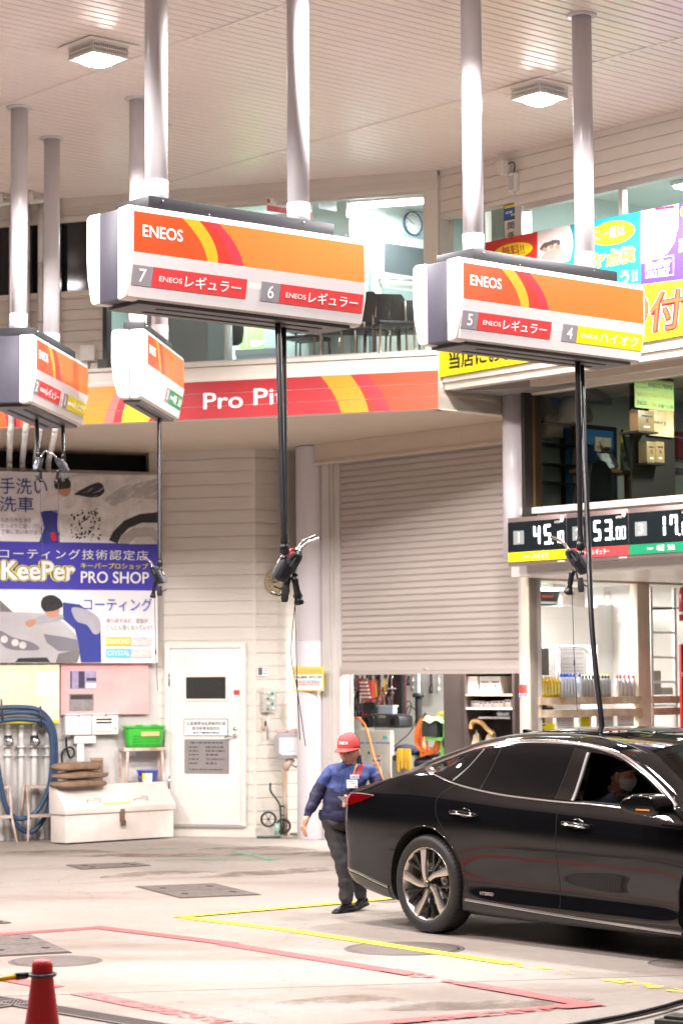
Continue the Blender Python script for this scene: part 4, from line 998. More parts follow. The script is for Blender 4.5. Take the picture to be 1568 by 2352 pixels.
# ---------------------------------------------------------------- the attendant
JB1 = mat('jacket_royal', (.042, .072, .25), .65, noise=.25, nscale=9, bump=.35, bscale=22); JB2 = mat('jacket_navy', (.018, .018, .065), .65, noise=.3, nscale=9, bump=.35, bscale=22)
TRO = mat('trousers', (.045, .042, .048), .65, noise=.3, nscale=8, bump=.4, bscale=18)
def attendant():
    f0 = onz(800, 2098); K = .00077 * .99
    t = thing('person', 'station attendant in red cap and blue jacket walking behind the car, holding a card', 'person', M.Translation(V((f0.x, f0.y + .10, 0))))
    def J(x, y, d): return (K * (x - 600), d, K * (2205 - y))       # measured along the figure
    vs = [(J(500, 1215, .02), (.155, .125)), (J(505, 1130, .0), (.178, .15)), (J(545, 960, -.02), (.182, .145)), (J(590, 780, -.01), (.185, .135)), (J(620, 640, .0), (.15, .10)), (J(645, 545, .01), (.07, .065)), (J(652, 500, .0), (.058, .058)),
          (J(420, 640, -.01), (.072, .075)), (J(318, 780, .0), .066), (J(255, 905, .0), .062), (J(195, 1040, -.05), .056), (J(150, 1120, -.08), (.042, .040)), (J(137, 1160, -.09), (.026, .022)),
          (J(850, 640, .04), (.072, .075)), (J(930, 770, .03), .066), (J(930, 910, -.05), .062), (J(790, 970, -.20), .054), (J(715, 985, -.24), (.042, .040)), (J(680, 985, -.25), (.026, .022)),
          (J(455, 1300, .0), (.105, .11)), (J(490, 1480, -.02), .092), (J(545, 1660, -.05), .076), (J(570, 1850, -.03), .068), (J(580, 2020, -.01), .064), (J(580, 2125, -.015), .060),
          (J(590, 1300, .02), (.105, .11)), (J(615, 1480, .02), .092), (J(650, 1660, .05), .074), (J(700, 1850, .12), .066), (J(738, 1990, .17), .062), (J(745, 2095, .17), .057)]
    es = [(0, 1), (1, 2), (2, 3), (3, 4), (4, 5), (5, 6), (4, 7), (7, 8), (8, 9), (9, 10), (10, 11), (11, 12), (4, 13), (13, 14), (14, 15), (15, 16), (16, 17), (17, 18), (0, 19), (19, 20), (20, 21), (21, 22), (22, 23), (23, 24), (0, 25), (25, 26), (26, 27), (27, 28), (28, 29), (29, 30)]
    hand_chain(vs, es, 12, (-.25, -.15, -1), (.5, -.85, 0), -1, 1.0, .45)
    hand_chain(vs, es, 18, (-1, -.12, .05), (0, .2, -1), -1, 1.0, .55)
    zc = J(0, 1172, 0)[2]; wl, wr = V(J(143, 1140, -.085)), V(J(698, 985, -.245))
    def slot(c):
        if c.z < zc + .0 and c.x > -.28 and not (c - wl).length < .1: return 2
        dl = V(J(-60, 205, 0))
        if (c.x < J(170, 0, 0)[0] and c.z < J(0, 1132, 0)[2]) : return 3
        if c.y < -.12 and c.x < J(700, 0, 0)[0] and c.x > J(540, 0, 0)[0] and abs(c.z - J(0, 980, 0)[2]) < .07 and c.y < -.19: return 3
        if c.z > J(0, 515, 0)[2]: return 3
        bound = J(0, 830 + .22 * ((c.x / K + 600) - 520) * (1 if c.x > J(520, 0, 0)[0] else -1.0), 0)[2]
        bound = J(0, 870 - abs((c.x / K + 600) - 510) * .45, 0)[2]
        return 0 if c.z > bound else 1
    b = skinned('body', vs, es, 0, [JB1, JB2, TRO, SKIN], slot, 3, folds=.017); b.parent = t
    # jacket hem, collar, zip, stripes, name badge, card
    mb = MB(); mb.sm = True
    def hem(z, rx, ry): return [V((J(505, 0, 0)[0] + rx * cos(a), .0 + ry * sin(a), z)) for a in [2 * pi * i / 28 for i in range(28)]]
    mb.grid([hem(zc + .075, .170, .142), hem(zc + .04, .180, .151), hem(zc + .005, .176, .147), hem(zc - .012, .166, .138), hem(zc - .008, .150, .125)], closed=True); mb.build('jacket_hem', JB2, t, smooth=True)
    mb = MB(); mb.sm = True; cx, cz = J(648, 530, 0)[0], J(0, 530, 0)[2]
    mb.grid([[V((cx + r * cos(a), .012 + r * 1.0 * sin(a), cz + z + .02 * sin(a))) for a in [rad(-60 + 300 * i / 24) + pi * .0 for i in range(25)]] for r, z in ((.088, -.045), (.084, .0), (.080, .045), (.074, .045), (.072, -.02))]); co_ = mb.build('collar', JB2, t, smooth=True); co_.matrix_basis = RZ(0)
    BVb = BVHTree.FromObject(b, bpy.context.evaluated_depsgraph_get())
    def fr(x, y, lift=.004):
        p = J(x, y, 0); h = BVb.ray_cast(V((p[0], -1, p[2])), V((0, 1, 0))); return V((p[0], (h[0].y if h[0] is not None else -.12) - lift, p[2]))
    def ribbon(pts, wd, m, nm, lift=.004):
        mb = MB(); mb.sm = True; rows = []
        q = bez([(x, 0, y) for x, y in pts], 6)
        for i, p in enumerate(q):
            d = (q[min(i + 1, len(q) - 1)] - q[max(0, i - 1)]).normalized(); n = V((-d.z, 0, d.x)) * wd / 2
            rows.append([fr(p.x + n.x * f, p.z + n.z * f, lift) for f in (-1, -.5, 0, .5, 1)])
        mb.grid(rows); return mb.build(nm, m, t, smooth=True)
    ribbon([(770, 560), (745, 610), (712, 690)], 52, mat('jacket_red_stripe', (.42, .03, .045), .6), 'red_stripe'); ribbon([(712, 545), (690, 600), (660, 690)], 18, mat('lanyard_orange', (.85, .25, .03), .6), 'lanyard', .006); ribbon([(610, 820), (600, 845)], 18, mat('lanyard_orange', (.85, .25, .03), .6), 'lanyard', .006)
    ribbon([(570, 640), (545, 760), (510, 900), (485, 1150)], 7, mat('zip', (.03, .04, .12), .4), 'zip', .003)
    def tagp(x0, x1, y0, y1, m, nm, lf):
        mb = MB(); yy = min(fr(x, y).y for x in (x0, x1) for y in (y0, y1)) - lf
        a, c = J(x0, y1, 0), J(x1, y0, 0); mb.box(a[0], c[0], yy - .004, yy, a[2], c[2]); return mb.build(nm, m, t, bevel=.001), yy - .004, (a[0] + c[0]) / 2, (a[2] + c[2]) / 2, c[0] - a[0]
    o, yy, x, z, w_ = tagp(628, 726, 680, 725, LETW, 'name_patch', .004); text('ENEOS', .018, mat('navy_ink', (.02, .03, .15), .5), o, x, yy, z, w_ * .8, bold=.02, ext=.0008)
    o, yy, x, z, w_ = tagp(588, 710, 733, 826, LETW, 'id_card', .006); mb = MB(); mb.box(x - w_ * .35, x + w_ * .2, yy - .0008, yy, z + .018, z + .023); mb.box(x - w_ * .1, x + w_ * .25, yy - .0008, yy, z + .001, z + .006); mb.build('print', TILE, o); mb = MB(); mb.box(x + .025, x + .038, yy - .0008, yy, z - .03, z - .018); mb.build('red_mark', LRED, o)
    # shoes
    for x, y, d, rz in ((565, 2190, -.02, -42), (745, 2155, .17, -30)):
        p = J(x, y, d); z0 = 0 if d < 0 else .028
        s_ = thing('shoe', None, None); s_.parent = t; s_.matrix_basis = T(p[0], p[1], z0) @ M.Scale(.84, 4) @ RZ(rz) @ RX(0 if d < 0 else 8)
        mb = MB(); mb.sm = True; rows = []
        for yy, w_, h_ in ((.10, .028, .05), (.09, .038, .085), (.03, .043, .095), (-.03, .043, .085), (-.08, .048, .062), (-.13, .048, .045), (-.165, .034, .032), (-.178, .012, .018)):
            rows.append([V((w_ * cos(a), yy, max(.004, h_ * .5 + h_ * .5 * sin(a)))) for a in [2 * pi * i / 16 for i in range(16)]])
        v_ = mb.grid(rows, closed=True); mb.face(v_[0]); mb.face(v_[-1][::-1]); mb.build('upper', mat('shoe_black', (.010, .010, .012), .22), s_, smooth=True)
        mb = MB(); mb.prism([(-.042, .095), (.042, .095), (.044, 0), (.052, -.09), (.04, -.16), (0, -.185), (-.04, -.16), (-.052, -.09), (-.044, 0)], 0, .018, M(((1, 0, 0, 0), (0, 0, 1, 0), (0, 1, 0, 0), (0, 0, 0, 1)))); mb.build('sole', BLACKM, s_)
    # head: turned to the left of the picture, bowed
    hp = J(622, 418, -.045); hd = head(t, T(*hp) @ RZ(-26) @ RX(15) @ M.Diagonal((1.10, 1.05, 1.08, 1)))
    CAPR = mat('cap_red', (.52, .06, .06), .75, bump=.3, bscale=50); CAPN = mat('cap_navy', (.02, .025, .07), .6)
    cp_ = thing('cap', None, None); cp_.parent = t; cp_.matrix_basis = T(*hp) @ RZ(-26) @ RX(13) @ T(0, .0, .050) @ M.Diagonal((1.08, 1.05, 1.08, 1))
    mb = MB(); mb.sm = True; rows = []; n = 32
    for i in range(11):
        th = (pi / 2) * i / 10; r_ = max(0, cos(th)) ** .75; z = .102 * sin(th) - .004
        rows.append([V((.090 * r_ * cos(2 * pi * j / n), .108 * r_ * sin(2 * pi * j / n), z)) for j in range(n)])
    v_ = mb.grid(rows, closed=True)
    for f in mb.bm.faces:
        f.smooth = True; f.material_index = 0 if f.calc_center_median().y < .012 else 1
    mb.build('crown', [CAPR, CAPN], cp_, smooth=True)
    mb = MB(); mb.sm = True; rows = []
    for i in range(7):
        f = i / 6; rows.append([V((.087 * sin(a) * (1 + .06 * f), -.105 * cos(a) - .108 * f * cos(a) * (.35 + .65 * cos(a)), .002 - .006 * f - .018 * (abs(sin(a)) ** 2))) for a in [rad(-86 + 172 * j / 18) for j in range(19)]])
    a_ = mb.grid(rows); b_ = mb.grid([[p + V((0, 0, -.004)) for p in r] for r in rows]); mb.build('brim', CAPR, cp_, smooth=True)
    tx = text('ENEOS', .022, LETW, cp_, 0, 0, 0, .074, bold=.03, ext=.002)
    for q in tx.data.vertices:
        x, z = q.co.x, q.co.z; th = math.asin(min(1, (.042 + z) / .102)); r_ = cos(th) ** .75
        q.co = V((x, -.108 * r_ * sqrt(max(0, 1 - (x / (.090 * r_)) ** 2)) - .001 + q.co.y, .040 + z))
    mb = MB(); mb.ball((0, 0, .099), .007, 10); mb.build('button', CAPR, cp_)
    # the card in the right hand
    mb = MB(); p = [V(J(*q)) for q in ((485, 912, -.30), (545, 905, -.36), (640, 965, -.35), (580, 982, -.29))]; up = V((0, -.001, .002)); 
    lo = [mb.bm.verts.new(q) for q in p]; hi = [mb.bm.verts.new(q + up) for q in p]; mb.face(lo); mb.face(hi[::-1])
    for i in range(4): mb.face([lo[i], hi[i], hi[(i + 1) % 4], lo[(i + 1) % 4]])
    for v in mb.bm.verts: v.co = v.co - V(J(600, 950, -.3))
    solo('payment_card', 'pale plastic card held in the attendant’s hand', 'card', mb, mat('card_grey', (.42, .46, .55), .3), M.Translation(t.matrix_world.translation + V(J(600, 950, -.3))))
    return t
attendant()
# ---------------------------------------------------------------- the driver
SUIT = mat('driver_suit', (.03, .035, .055), .6)
def driver():
    t = thing('person', 'driver in a dark suit and white face mask sitting in the black car', 'person', CAR.m @ T(1.50, .58, .60))
    vs = [((0, 0, .09), (.15, .13)), ((-.03, 0, .22), (.145, .12)), ((-.05, 0, .38), (.165, .115)), ((-.03, 0, .47), (.12, .09)), ((.0, 0, .53), (.06, .058)), ((.01, 0, .57), (.055, .055)),
          ((-.03, -.19, .45), .062), ((.06, -.25, .27), .055), ((.25, -.22, .22), .046), ((.42, -.14, .27), (.036, .034)), ((.46, -.12, .285), (.026, .022)),
          ((-.03, .19, .45), .062), ((.06, .25, .27), .055), ((.25, .22, .22), .046), ((.42, .14, .27), (.036, .034)), ((.46, .12, .285), (.026, .022)),
          ((.12, -.10, .06), .085), ((.46, -.12, .10), .07), ((.62, -.12, -.22), .05), ((.12, .10, .06), .085), ((.46, .12, .10), .07), ((.62, .12, -.22), .05)]
    es = [(0, 1), (1, 2), (2, 3), (3, 4), (4, 5), (3, 6), (6, 7), (7, 8), (8, 9), (9, 10), (3, 11), (11, 12), (12, 13), (13, 14), (14, 15), (0, 16), (16, 17), (17, 18), (0, 19), (19, 20), (20, 21)]
    hand_chain(vs, es, 10, (.8, .35, .3), (0, .3, -1), 1, 1, .8); hand_chain(vs, es, 15, (.8, -.35, .3), (0, -.3, -1), -1, 1, .8)
    b = skinned('body', vs, es, 0, [SUIT, SKIN], lambda c: 1 if (c.x > .44 and c.z > .2) or c.z > .545 else 0, 2); b.parent = t
    head(t, T(.055, -.01, .655) @ RZ(90 + 22) @ RX(12), mask=True, skin=mat('driver_skin', (.72, .36, .24), .5, noise=.1))  # the driver has a skin colour of his own, one even tone
    mb = MB(); mb.tube([V((.0 + .068 * cos(a), .066 * sin(a), .535 + .03 * cos(a) * -1)) for a in [2 * pi * i / 20 for i in range(21)]], .013, 8, cap=False); mb.build('shirt_collar', mat('shirt_white', (.7, .7, .7), .6), t)
driver()
# ================================================================ things along the left walls
def zc(x0, y0, s): return lambda x, y: ((x0 + x / s) / 1.74171, (y0 + y / s) / 1.74171)
class Loc:
    """a plane at depth d behind (or in front of, d < 0) a frame, read off through a zoomed view"""
    def __init__(s, fr, d=0.0, z=None): s.fr = fr.off(d); s.z = z
    def p(s, x, y):
        u, v = s.z(x, y) if s.z else (x, y); return s.fr.hit(u, v)
    def r(s, x0, y0, x1, y1):
        xm, ym = (x0 + x1) / 2, (y0 + y1) / 2
        return s.p(x0, ym)[0], s.p(x1, ym)[0], s.p(xm, y1)[1], s.p(xm, y0)[1]
    def w(s, x, y):
        a = s.p(x, y); return s.fr.pt(a[0], 0, a[1])
def board(L, name, label, cat, rect, m, th=.008, group=None, bevel=.0, frame=None):
    """a flat board: Empty at its lower left corner, local x 0..w, z 0..h, face at y = 0"""
    a, b, c, d = L.r(*rect)
    t = thing(name, label, cat, L.fr.m @ T(a, 0, c), group)
    mb = MB(); mb.box(0, b - a, 0, th, 0, d - c); mb.build('face_board' if not frame else 'panel', m, t, bevel=bevel)
    if frame:
        fw, fm = frame; W_, H_ = b - a, d - c; mb = MB()
        mb.box(-fw, 0, -.006, th, -fw, H_ + fw); mb.box(W_, W_ + fw, -.006, th, -fw, H_ + fw); mb.box(0, W_, -.006, th, -fw, 0); mb.box(0, W_, -.006, th, H_, H_ + fw); mb.build('frame', fm, t)
    return t, b - a, d - c
def inkbars(parent, W_, H_, rows, m, y=-.0008, x0=.1, x1=.9, t=.35, seed=1):
    rnd = random.Random(seed); mb = MB()
    for a, h in rows:
        x = x0
        while x < x1 - .02:
            w_ = rnd.uniform(.03, .10); w_ = min(w_, x1 - x); mb.box(x * W_, (x + w_) * W_, y, 0, (a - h / 2) * H_, (a + h / 2) * H_); x += w_ + rnd.uniform(.012, .03)
    return mb.build('print', m, parent)
# ---------------------------------------------------------------- advertising banner
BN = Loc(CW, -.15); BWH = mat('banner_white', (.74, .70, .72), .45, noise=.05, nscale=1.5); BNAVY = mat('banner_navy', (.025, .035, .25), .45); BBLUE = mat('banner_blue', (.055, .045, .40), .4, noise=.05)
Lz = zc(0, 2048, 1.1479)
a0, a1 = BN.p(-40, 1300)[0], BN.p(363, 1300)[0]
zt_, zb_ = BN.p(180, 1087)[1], BN.p(180, 1523)[1]; zq0, zq1 = BN.p(180, 1246)[1], BN.p(180, 1355)[1]
ban = thing('advertising_banner', 'large banner about hand car washing, blue in the middle', 'banner', BN.fr.m @ T(a0, 0, zb_))
bw, bh = a1 - a0, zt_ - zb_
BNC = Loc(CW, -.15); _bp = BNC.p
def bpx(u, v): a = _bp(u, v); return (a[0] - a0, a[1] - zb_)
def sheet(z0, z1, m, nm):
    mb = MB(); mb.sm = True
    def wv(x, z): return .010 * sin(x * 3.1 + 1) * sin(z * 1.7) + .006 * sin(x * 7 + z * 2)
    rows = [[V((bw * i / 24, .004 + wv(bw * i / 24, z) * .5, z)) for i in range(25)] for z in [z0 + (z1 - z0) * j / 6 for j in range(7)]]
    mb.grid(rows); mb.grid([[p + V((0, .006, 0)) for p in r] for r in rows]); return mb.build(nm, m, ban, smooth=True)
sheet(zq0 - zb_, bh, BWH, 'photo_panel'); sheet(zq1 - zb_, zq0 - zb_, BBLUE, 'blue_panel'); sheet(0, zq1 - zb_, mat('banner_paper', (.80, .78, .80), .4), 'lower_panel')
def shp(pts, m, nm, y=-.006, z=None, par=None, th=.0015):
    q = [bpx(*(z(*p) if z else p)) for p in pts]
    if any(k in nm for k in ('cap', 'face', 'hair', 'head', 'hand', 'sleeve', 'arm', 'mirror', 'shade', 'jacket')) and nm != 'print_shade':
        n = len(q); q = [(p.x, p.z) for p in bez([(a, 0, b) for a, b in q[-1:] + q + q[:2]], 4)[4:4 + 4 * n]]
    mb = MB(); mb.prism(q, y - th, y); return mb.build(nm, m, par or ban)
def btx(s, u0, v0, u1, v1, m, y=-.008, bold=.0, z=None, **k):
    if z: u0, v0 = z(u0, v0); u1, v1 = z(u1, v1)
    a, b = bpx(u0, (v0 + v1) / 2), bpx(u1, (v0 + v1) / 2); c, d = bpx((u0 + u1) / 2, v1), bpx((u0 + u1) / 2, v0)
    return text(s, d[1] - c[1], m, ban, (a[0] + b[0]) / 2, y, (c[1] + d[1]) / 2, b[0] - a[0], bold=bold, **k)
G1, G2, G3, G4 = (mat('photo_grey_%d' % i, c, .5, noise=.35, nscale=6) for i, c in enumerate(((.50, .47, .46), (.20, .18, .18), (.03, .028, .03), (.74, .70, .69))))
Bz = zc(0, 1024, 1.1479)
shp([(330, 1010), (725, 1005), (728, 1290), (190, 1290), (250, 1180), (300, 1060)], G4, 'photo_car', -.0055, Bz)
shp([(345, 1090), (450, 1040), (480, 1080), (440, 1110), (365, 1100)], G3, 'photo_mirror', -.008, Bz)
shp([(470, 1120), (560, 1060), (728, 1020), (728, 1120), (600, 1110), (520, 1150)], G1, 'photo_suds', -.0075, Bz)
shp([(500, 130), (520, 90), (570, 40), (640, 10), (728, 0), (728, 50), (650, 50), (590, 75), (555, 110), (540, 145)], G3, 'photo_tyre', -.008, Lz)
shp([(545, 145), (560, 110), (610, 75), (700, 70), (728, 90), (728, 148)], G1, 'photo_wheel', -.0085, Lz); shp([(590, 148), (620, 118), (690, 112), (720, 148)], G4, 'photo_wheel_hub', -.0092, Lz)
mb = MB(); rnd = random.Random(5)
for i in range(90):
    q = bpx(*Lz(rnd.uniform(325, 455), rnd.uniform(-10, 130))); mb.box(q[0], q[0] + rnd.uniform(.01, .03), -.010, -.008, q[1], q[1] + rnd.uniform(.008, .03))
mb.build('photo_foam', G3, ban)
mb = MB()
for i in range(26):
    q = bpx(*Bz(rnd.uniform(330, 720), rnd.uniform(1040, 1175))); mb.prism([(q[0], q[1]), (q[0] + .09, q[1] + .02), (q[0] + .16, q[1] + .07), (q[0] + .15, q[1] + .078), (q[0] + .08, q[1] + .03)], -.0095, -.008)
mb.build('photo_streak', G4, ban)
PSK, PCL = mat('print_skin', (.52, .24, .15), .5), mat('print_jacket', (.40, .39, .45), .5, noise=.2)
shp([(200, 1150), (215, 1110), (290, 1085), (300, 1105), (290, 1150), (330, 1160), (365, 1110), (380, 1120), (345, 1180), (265, 1180)], BWH, 'print_worker_jacket', -.0095, Bz)
shp([(185, 0), (265, -10), (265, 60), (272, 140), (180, 140), (205, 70)], BNAVY, 'print_worker_trousers', -.0095, Lz); shp([(230, 95), (252, 92), (262, 130), (240, 135)], PRED, 'print_worker_stripe', -.0105, Lz)
shp([(250, 1060), (255, 1030), (290, 1015), (320, 1030), (325, 1060), (305, 1068), (265, 1072)], G3, 'print_worker_cap', -.0105, Bz); shp([(270, 1070), (322, 1060), (318, 1095), (295, 1105), (275, 1095)], PSK, 'print_worker_face', -.010, Bz)
for s_, r_ in (('手洗い', (0, 1020, 218, 1095)), ('洗車', (0, 1105, 155, 1175))): btx(s_, *r_, BNAVY, z=Bz)
for i, s_ in enumerate(('なめらかな泡を', 'たっぷりと使いプロが', '丁寧に洗いあげます')): btx(s_, 5, 27 + 27 * i, (145, 205, 195)[i], 48 + 27 * i, TILE, z=Lz)
btx('コーティング技術認定店', 0, 172, 680, 218, LETW, z=Lz, spacing=1.15)
KY = mat('logo_yellow', (.85, .78, .05), .4)
for m_, bo, y in ((KY, .13, -.008), (LETK, .085, -.0095), (LETW, .045, -.011)): btx('KeePer', 10 - bo * 80, 228 - bo * 60, 345 + bo * 20, 312 + bo * 60, m_, y, bold=bo, z=Lz)
btx('キーパープロショップ', 372, 235, 680, 262, LYEL, z=Lz, bold=.01); btx('PRO SHOP', 372, 274, 684, 328, LETW, z=Lz, bold=.015)
CARS, CARD = mat('print_silver', (.52, .50, .52), .4, noise=.25, nscale=1.2), mat('print_silver_dark', (.20, .19, .22), .4)
shp([(0, 415), (60, 460), (200, 465), (300, 510), (372, 590), (370, 640), (260, 660), (250, 692), (0, 692)], CARS, 'print_bonnet', -.0055, Lz); shp([(0, 545), (60, 575), (150, 600), (180, 632), (90, 635), (30, 625), (0, 590)], CARD, 'print_headlamp', -.0075, Lz)
for x, y in ((20, 585), (70, 600), (105, 612)): shp([(x + 17 * cos(k), y + 17 * sin(k)) for k in [2 * pi * i / 14 for i in range(14)]], G4, 'print_lamp_lens', -.009, Lz)
shp([(0, 405), (60, 460), (0, 458)], G2, 'print_windscreen', -.0075, Lz); shp([(70, 690), (85, 672), (215, 668), (232, 690)], G3, 'print_grille', -.0075, Lz); shp([(255, 692), (270, 650), (372, 632), (355, 690)], G2, 'print_bumper', -.0078, Lz); shp([(200, 560), (300, 575), (372, 590), (360, 640), (270, 640), (215, 600)], CARD, 'print_shade', -.0065, Lz)
shp([(290, 415), (365, 425), (440, 480), (462, 530), (465, 690), (372, 690), (360, 600), (345, 540), (290, 490)], BNAVY, 'print_worker_body', -.009, Lz); shp([(330, 440), (400, 450), (455, 490), (460, 550), (430, 560), (400, 520), (350, 500)], PCL, 'print_worker_sleeve', -.0105, Lz)
shp([(160, 490), (220, 470), (280, 470), (290, 490), (225, 505), (165, 512)], PCL, 'print_worker_arm', -.0102, Lz); shp([(115, 510), (140, 495), (162, 495), (160, 515), (135, 528)], PSK, 'print_worker_hand', -.0104, Lz)
shp([(188, 425), (200, 392), (240, 382), (275, 400), (288, 430), (270, 445), (245, 455), (205, 455)], HAIR, 'print_worker_hair', -.0112, Lz); shp([(210, 452), (262, 438), (275, 450), (262, 478), (235, 486), (215, 472)], PSK, 'print_worker_head', -.0107, Lz)
btx('コーティング', 385, 395, 698, 455, mat('print_blue', (.05, .09, .50), .4), z=Lz)
btx('繰り返すほど、塗装が', 488, 488, 680, 510, TILE, z=Lz); btx('どんどん強くなっていく!', 488, 518, 697, 542, TILE, z=Lz)
for s_, y, m_ in (('DIAMOND', 574, mat('tag_gold', (.60, .50, .06), .4)), ('CRYSTAL', 628, mat('tag_cyan', (.12, .50, .72), .4))):
    shp([(487, y), (600, y), (600, y + 40), (487, y + 40)], m_, 'print_tag', -.0075, Lz); btx(s_, 493, y + 9, 595, y + 31, LETW, -.009, .02, z=Lz)
    shp([(603, y), (697, y), (697, y + 40), (603, y + 40)], G4, 'print_tag', -.0070, Lz); btx('KeePer', 608, y + 8, 693, y + 32, mat('tag_logo', (.20, .22, .12), .4), -.0085, .06, z=Lz); btx('KeePer', 610, y + 10, 691, y + 30, LETW, -.0095, .02, z=Lz)
# ---------------------------------------------------------------- boards under the banner
Sz = zc(0, 2640, 2.24)
t, W_, H_ = board(Loc(CW, -.11), 'yellow_board', 'stained pale yellow board behind the blue suction hose', 'board', (-30, 1527, 137, 1662), mat('board_yellow', (.80, .74, .42), .5, noise=.5, nscale=2.2, c2=(.82, .78, .66)))
mb = MB(); mb.box(W_ * .68, W_ * .97, -.003, 0, H_ * .48, H_ * .88); p_ = mb.build('notice_paper', BWH, t); mb = MB(); mb.box(0, W_, -.002, 0, 0, H_ * .05); mb.build('yellow_edge', LYEL, t)
inkbars(t, W_, H_, [(.82 - .05 * i, .012) for i in range(6)], PANELG, -.0035, .72, .94, seed=3)
t, W_, H_ = board(Loc(CW, -.07), 'pink_board', 'pink notice board with two photos above the white meter boxes', 'board', (140, 1524, 341, 1641), mat('board_pink', (.80, .33, .33), .5, noise=.1, nscale=2, c2=(.84, .45, .44)))
P1 = mat('photo_violet', (.42, .36, .55), .4, noise=.4, nscale=12); P2 = mat('photo_mono', (.30, .28, .28), .4, noise=.4, nscale=9)
mb = MB(); mb.box(W_ * .10, W_ * .405, -.003, 0, H_ * .50, H_ * .86); ph = mb.build('photo', P1, t)
mb = MB(); mb.box(W_ * .20, W_ * .27, -.0045, -.003, H_ * .52, H_ * .85); mb.box(W_ * .29, W_ * .40, -.0045, -.003, H_ * .66, H_ * .72); mb.box(W_ * .11, W_ * .125, -.0045, -.003, H_ * .52, H_ * .85); mb.build('photo_dark', mat('photo_dark', (.05, .04, .08), .4), ph)
mb = MB(); mb.box(W_ * .285, W_ * .40, -.0045, -.003, H_ * .52, H_ * .62); mb.build('photo_light', BWH, ph)
mb = MB(); mb.box(W_ * .095, W_ * .375, -.003, 0, H_ * .07, H_ * .41); ph = mb.build('photo', P2, t); mb = MB(); mb.box(W_ * .11, W_ * .36, -.0045, -.003, H_ * .30, H_ * .39); mb.build('photo_dark', mat('photo_black', (.05, .04, .04), .4), ph)
# ---------------------------------------------------------------- meter boxes
L = Loc(CW, -.12)
for k, (r_, lab) in enumerate((((590, 492, 824, 672), 'plain white meter box, left of the one with displays'), ((830, 490, 1062, 668), 'white controller box with two black displays'))):
    Lq = Loc(CW, -.13, Sz); a, b, c, d = Lq.r(*r_); t = thing('meter_box', lab, 'meter box', Lq.fr.m @ T(a, 0, c), 'white boxes under the pink board'); W_, H_ = b - a, d - c
    mb = MB(); mb.box(0, W_, 0, .12, 0, H_); mb.build('case', WHITE, t, bevel=.008)
    mb = MB(); mb.box(-.006, W_ + .006, -.012, .125, H_ - .005, H_ + .012); mb.build('lid', ALU, t, bevel=.003)
    mb = MB(); mb.tube([(W_ * .5, -.012, H_ + .005), (W_ * .5, -.03, H_ - .01)], .012, 10); mb.build('latch', STEEL, t)
    if k:
        for z0, z1 in ((.72, .80), (.56, .64)): mb = MB(); mb.box(W_ * .15, W_ * .75, -.003, 0, H_ * z0, H_ * z1); mb.build('display', mat('box_display', (.02, .02, .03), .15), t)
        mb = MB()
        for i in range(8): mb.box(W_ * (.13 + .08 * i), W_ * (.18 + .08 * i), -.004, 0, H_ * .13, H_ * .18)
        mb.build('button_row', mat('button_orange', (.80, .38, .10), .4), t); mb = MB()
        for i in range(8): mb.box(W_ * (.13 + .08 * i), W_ * (.18 + .08 * i), -.003, 0, H_ * .24, H_ * .27)
        mb.build('label_row', PANELG, t); mb = MB(); mb.box(W_ * .86, W_ * .92, -.004, 0, H_ * .28, H_ * .34); mb.build('alarm_button', LRED, t)
    else:
        mb = MB()
        for i in range(3):
            for j in range(3): mb.box(W_ * (.43 + .05 * i), W_ * (.46 + .05 * i), -.002, 0, H_ * (.36 + .09 * j), H_ * (.42 + .09 * j))
        mb.build('logo', mat('pale_violet', (.45, .45, .70), .5), t)
a, b, c, d = Loc(CW, -.10, Sz).r(668, 676, 862, 748); t = thing('cable_duct', 'white cable duct below the two meter boxes', 'cable duct', Loc(CW, -.10).fr.m @ T(a, 0, c))
mb = MB(); mb.box(0, b - a, 0, .09, 0, d - c); mb.build('duct_head', WHITE, t, bevel=.006); e = Loc(CW, -.10, Sz).r(697, 750, 758, 1100); mb = MB(); mb.box(e[0] - a, e[1] - a, .01, .08, e[2] - c, -.001); mb.build('duct_drop', WHITE, t, bevel=.006)
Lq = Loc(CW, -.08, Sz); q = [Lq.w(*p) for p in ((595, 680), (597, 740), (600, 790), (625, 870), (655, 865), (668, 820), (640, 785), (590, 795), (558, 840), (560, 920), (562, 1000))]
mb = MB(); mb.tube(bez([p - q[0] for p in q], 8), .014, 10); tp = solo('tap_hose', 'short black hose looped from a wall tap beside the cable duct', 'hose', mb, BLACK, M.Translation(q[0]))
mb = MB(); mb.tube([V((0, 0, .06)), V((0, 0, -.03))], .02, 10); mb.box(-.05, .05, -.03, -.015, -.012, .006); mb.build('tap', STEEL, tp)
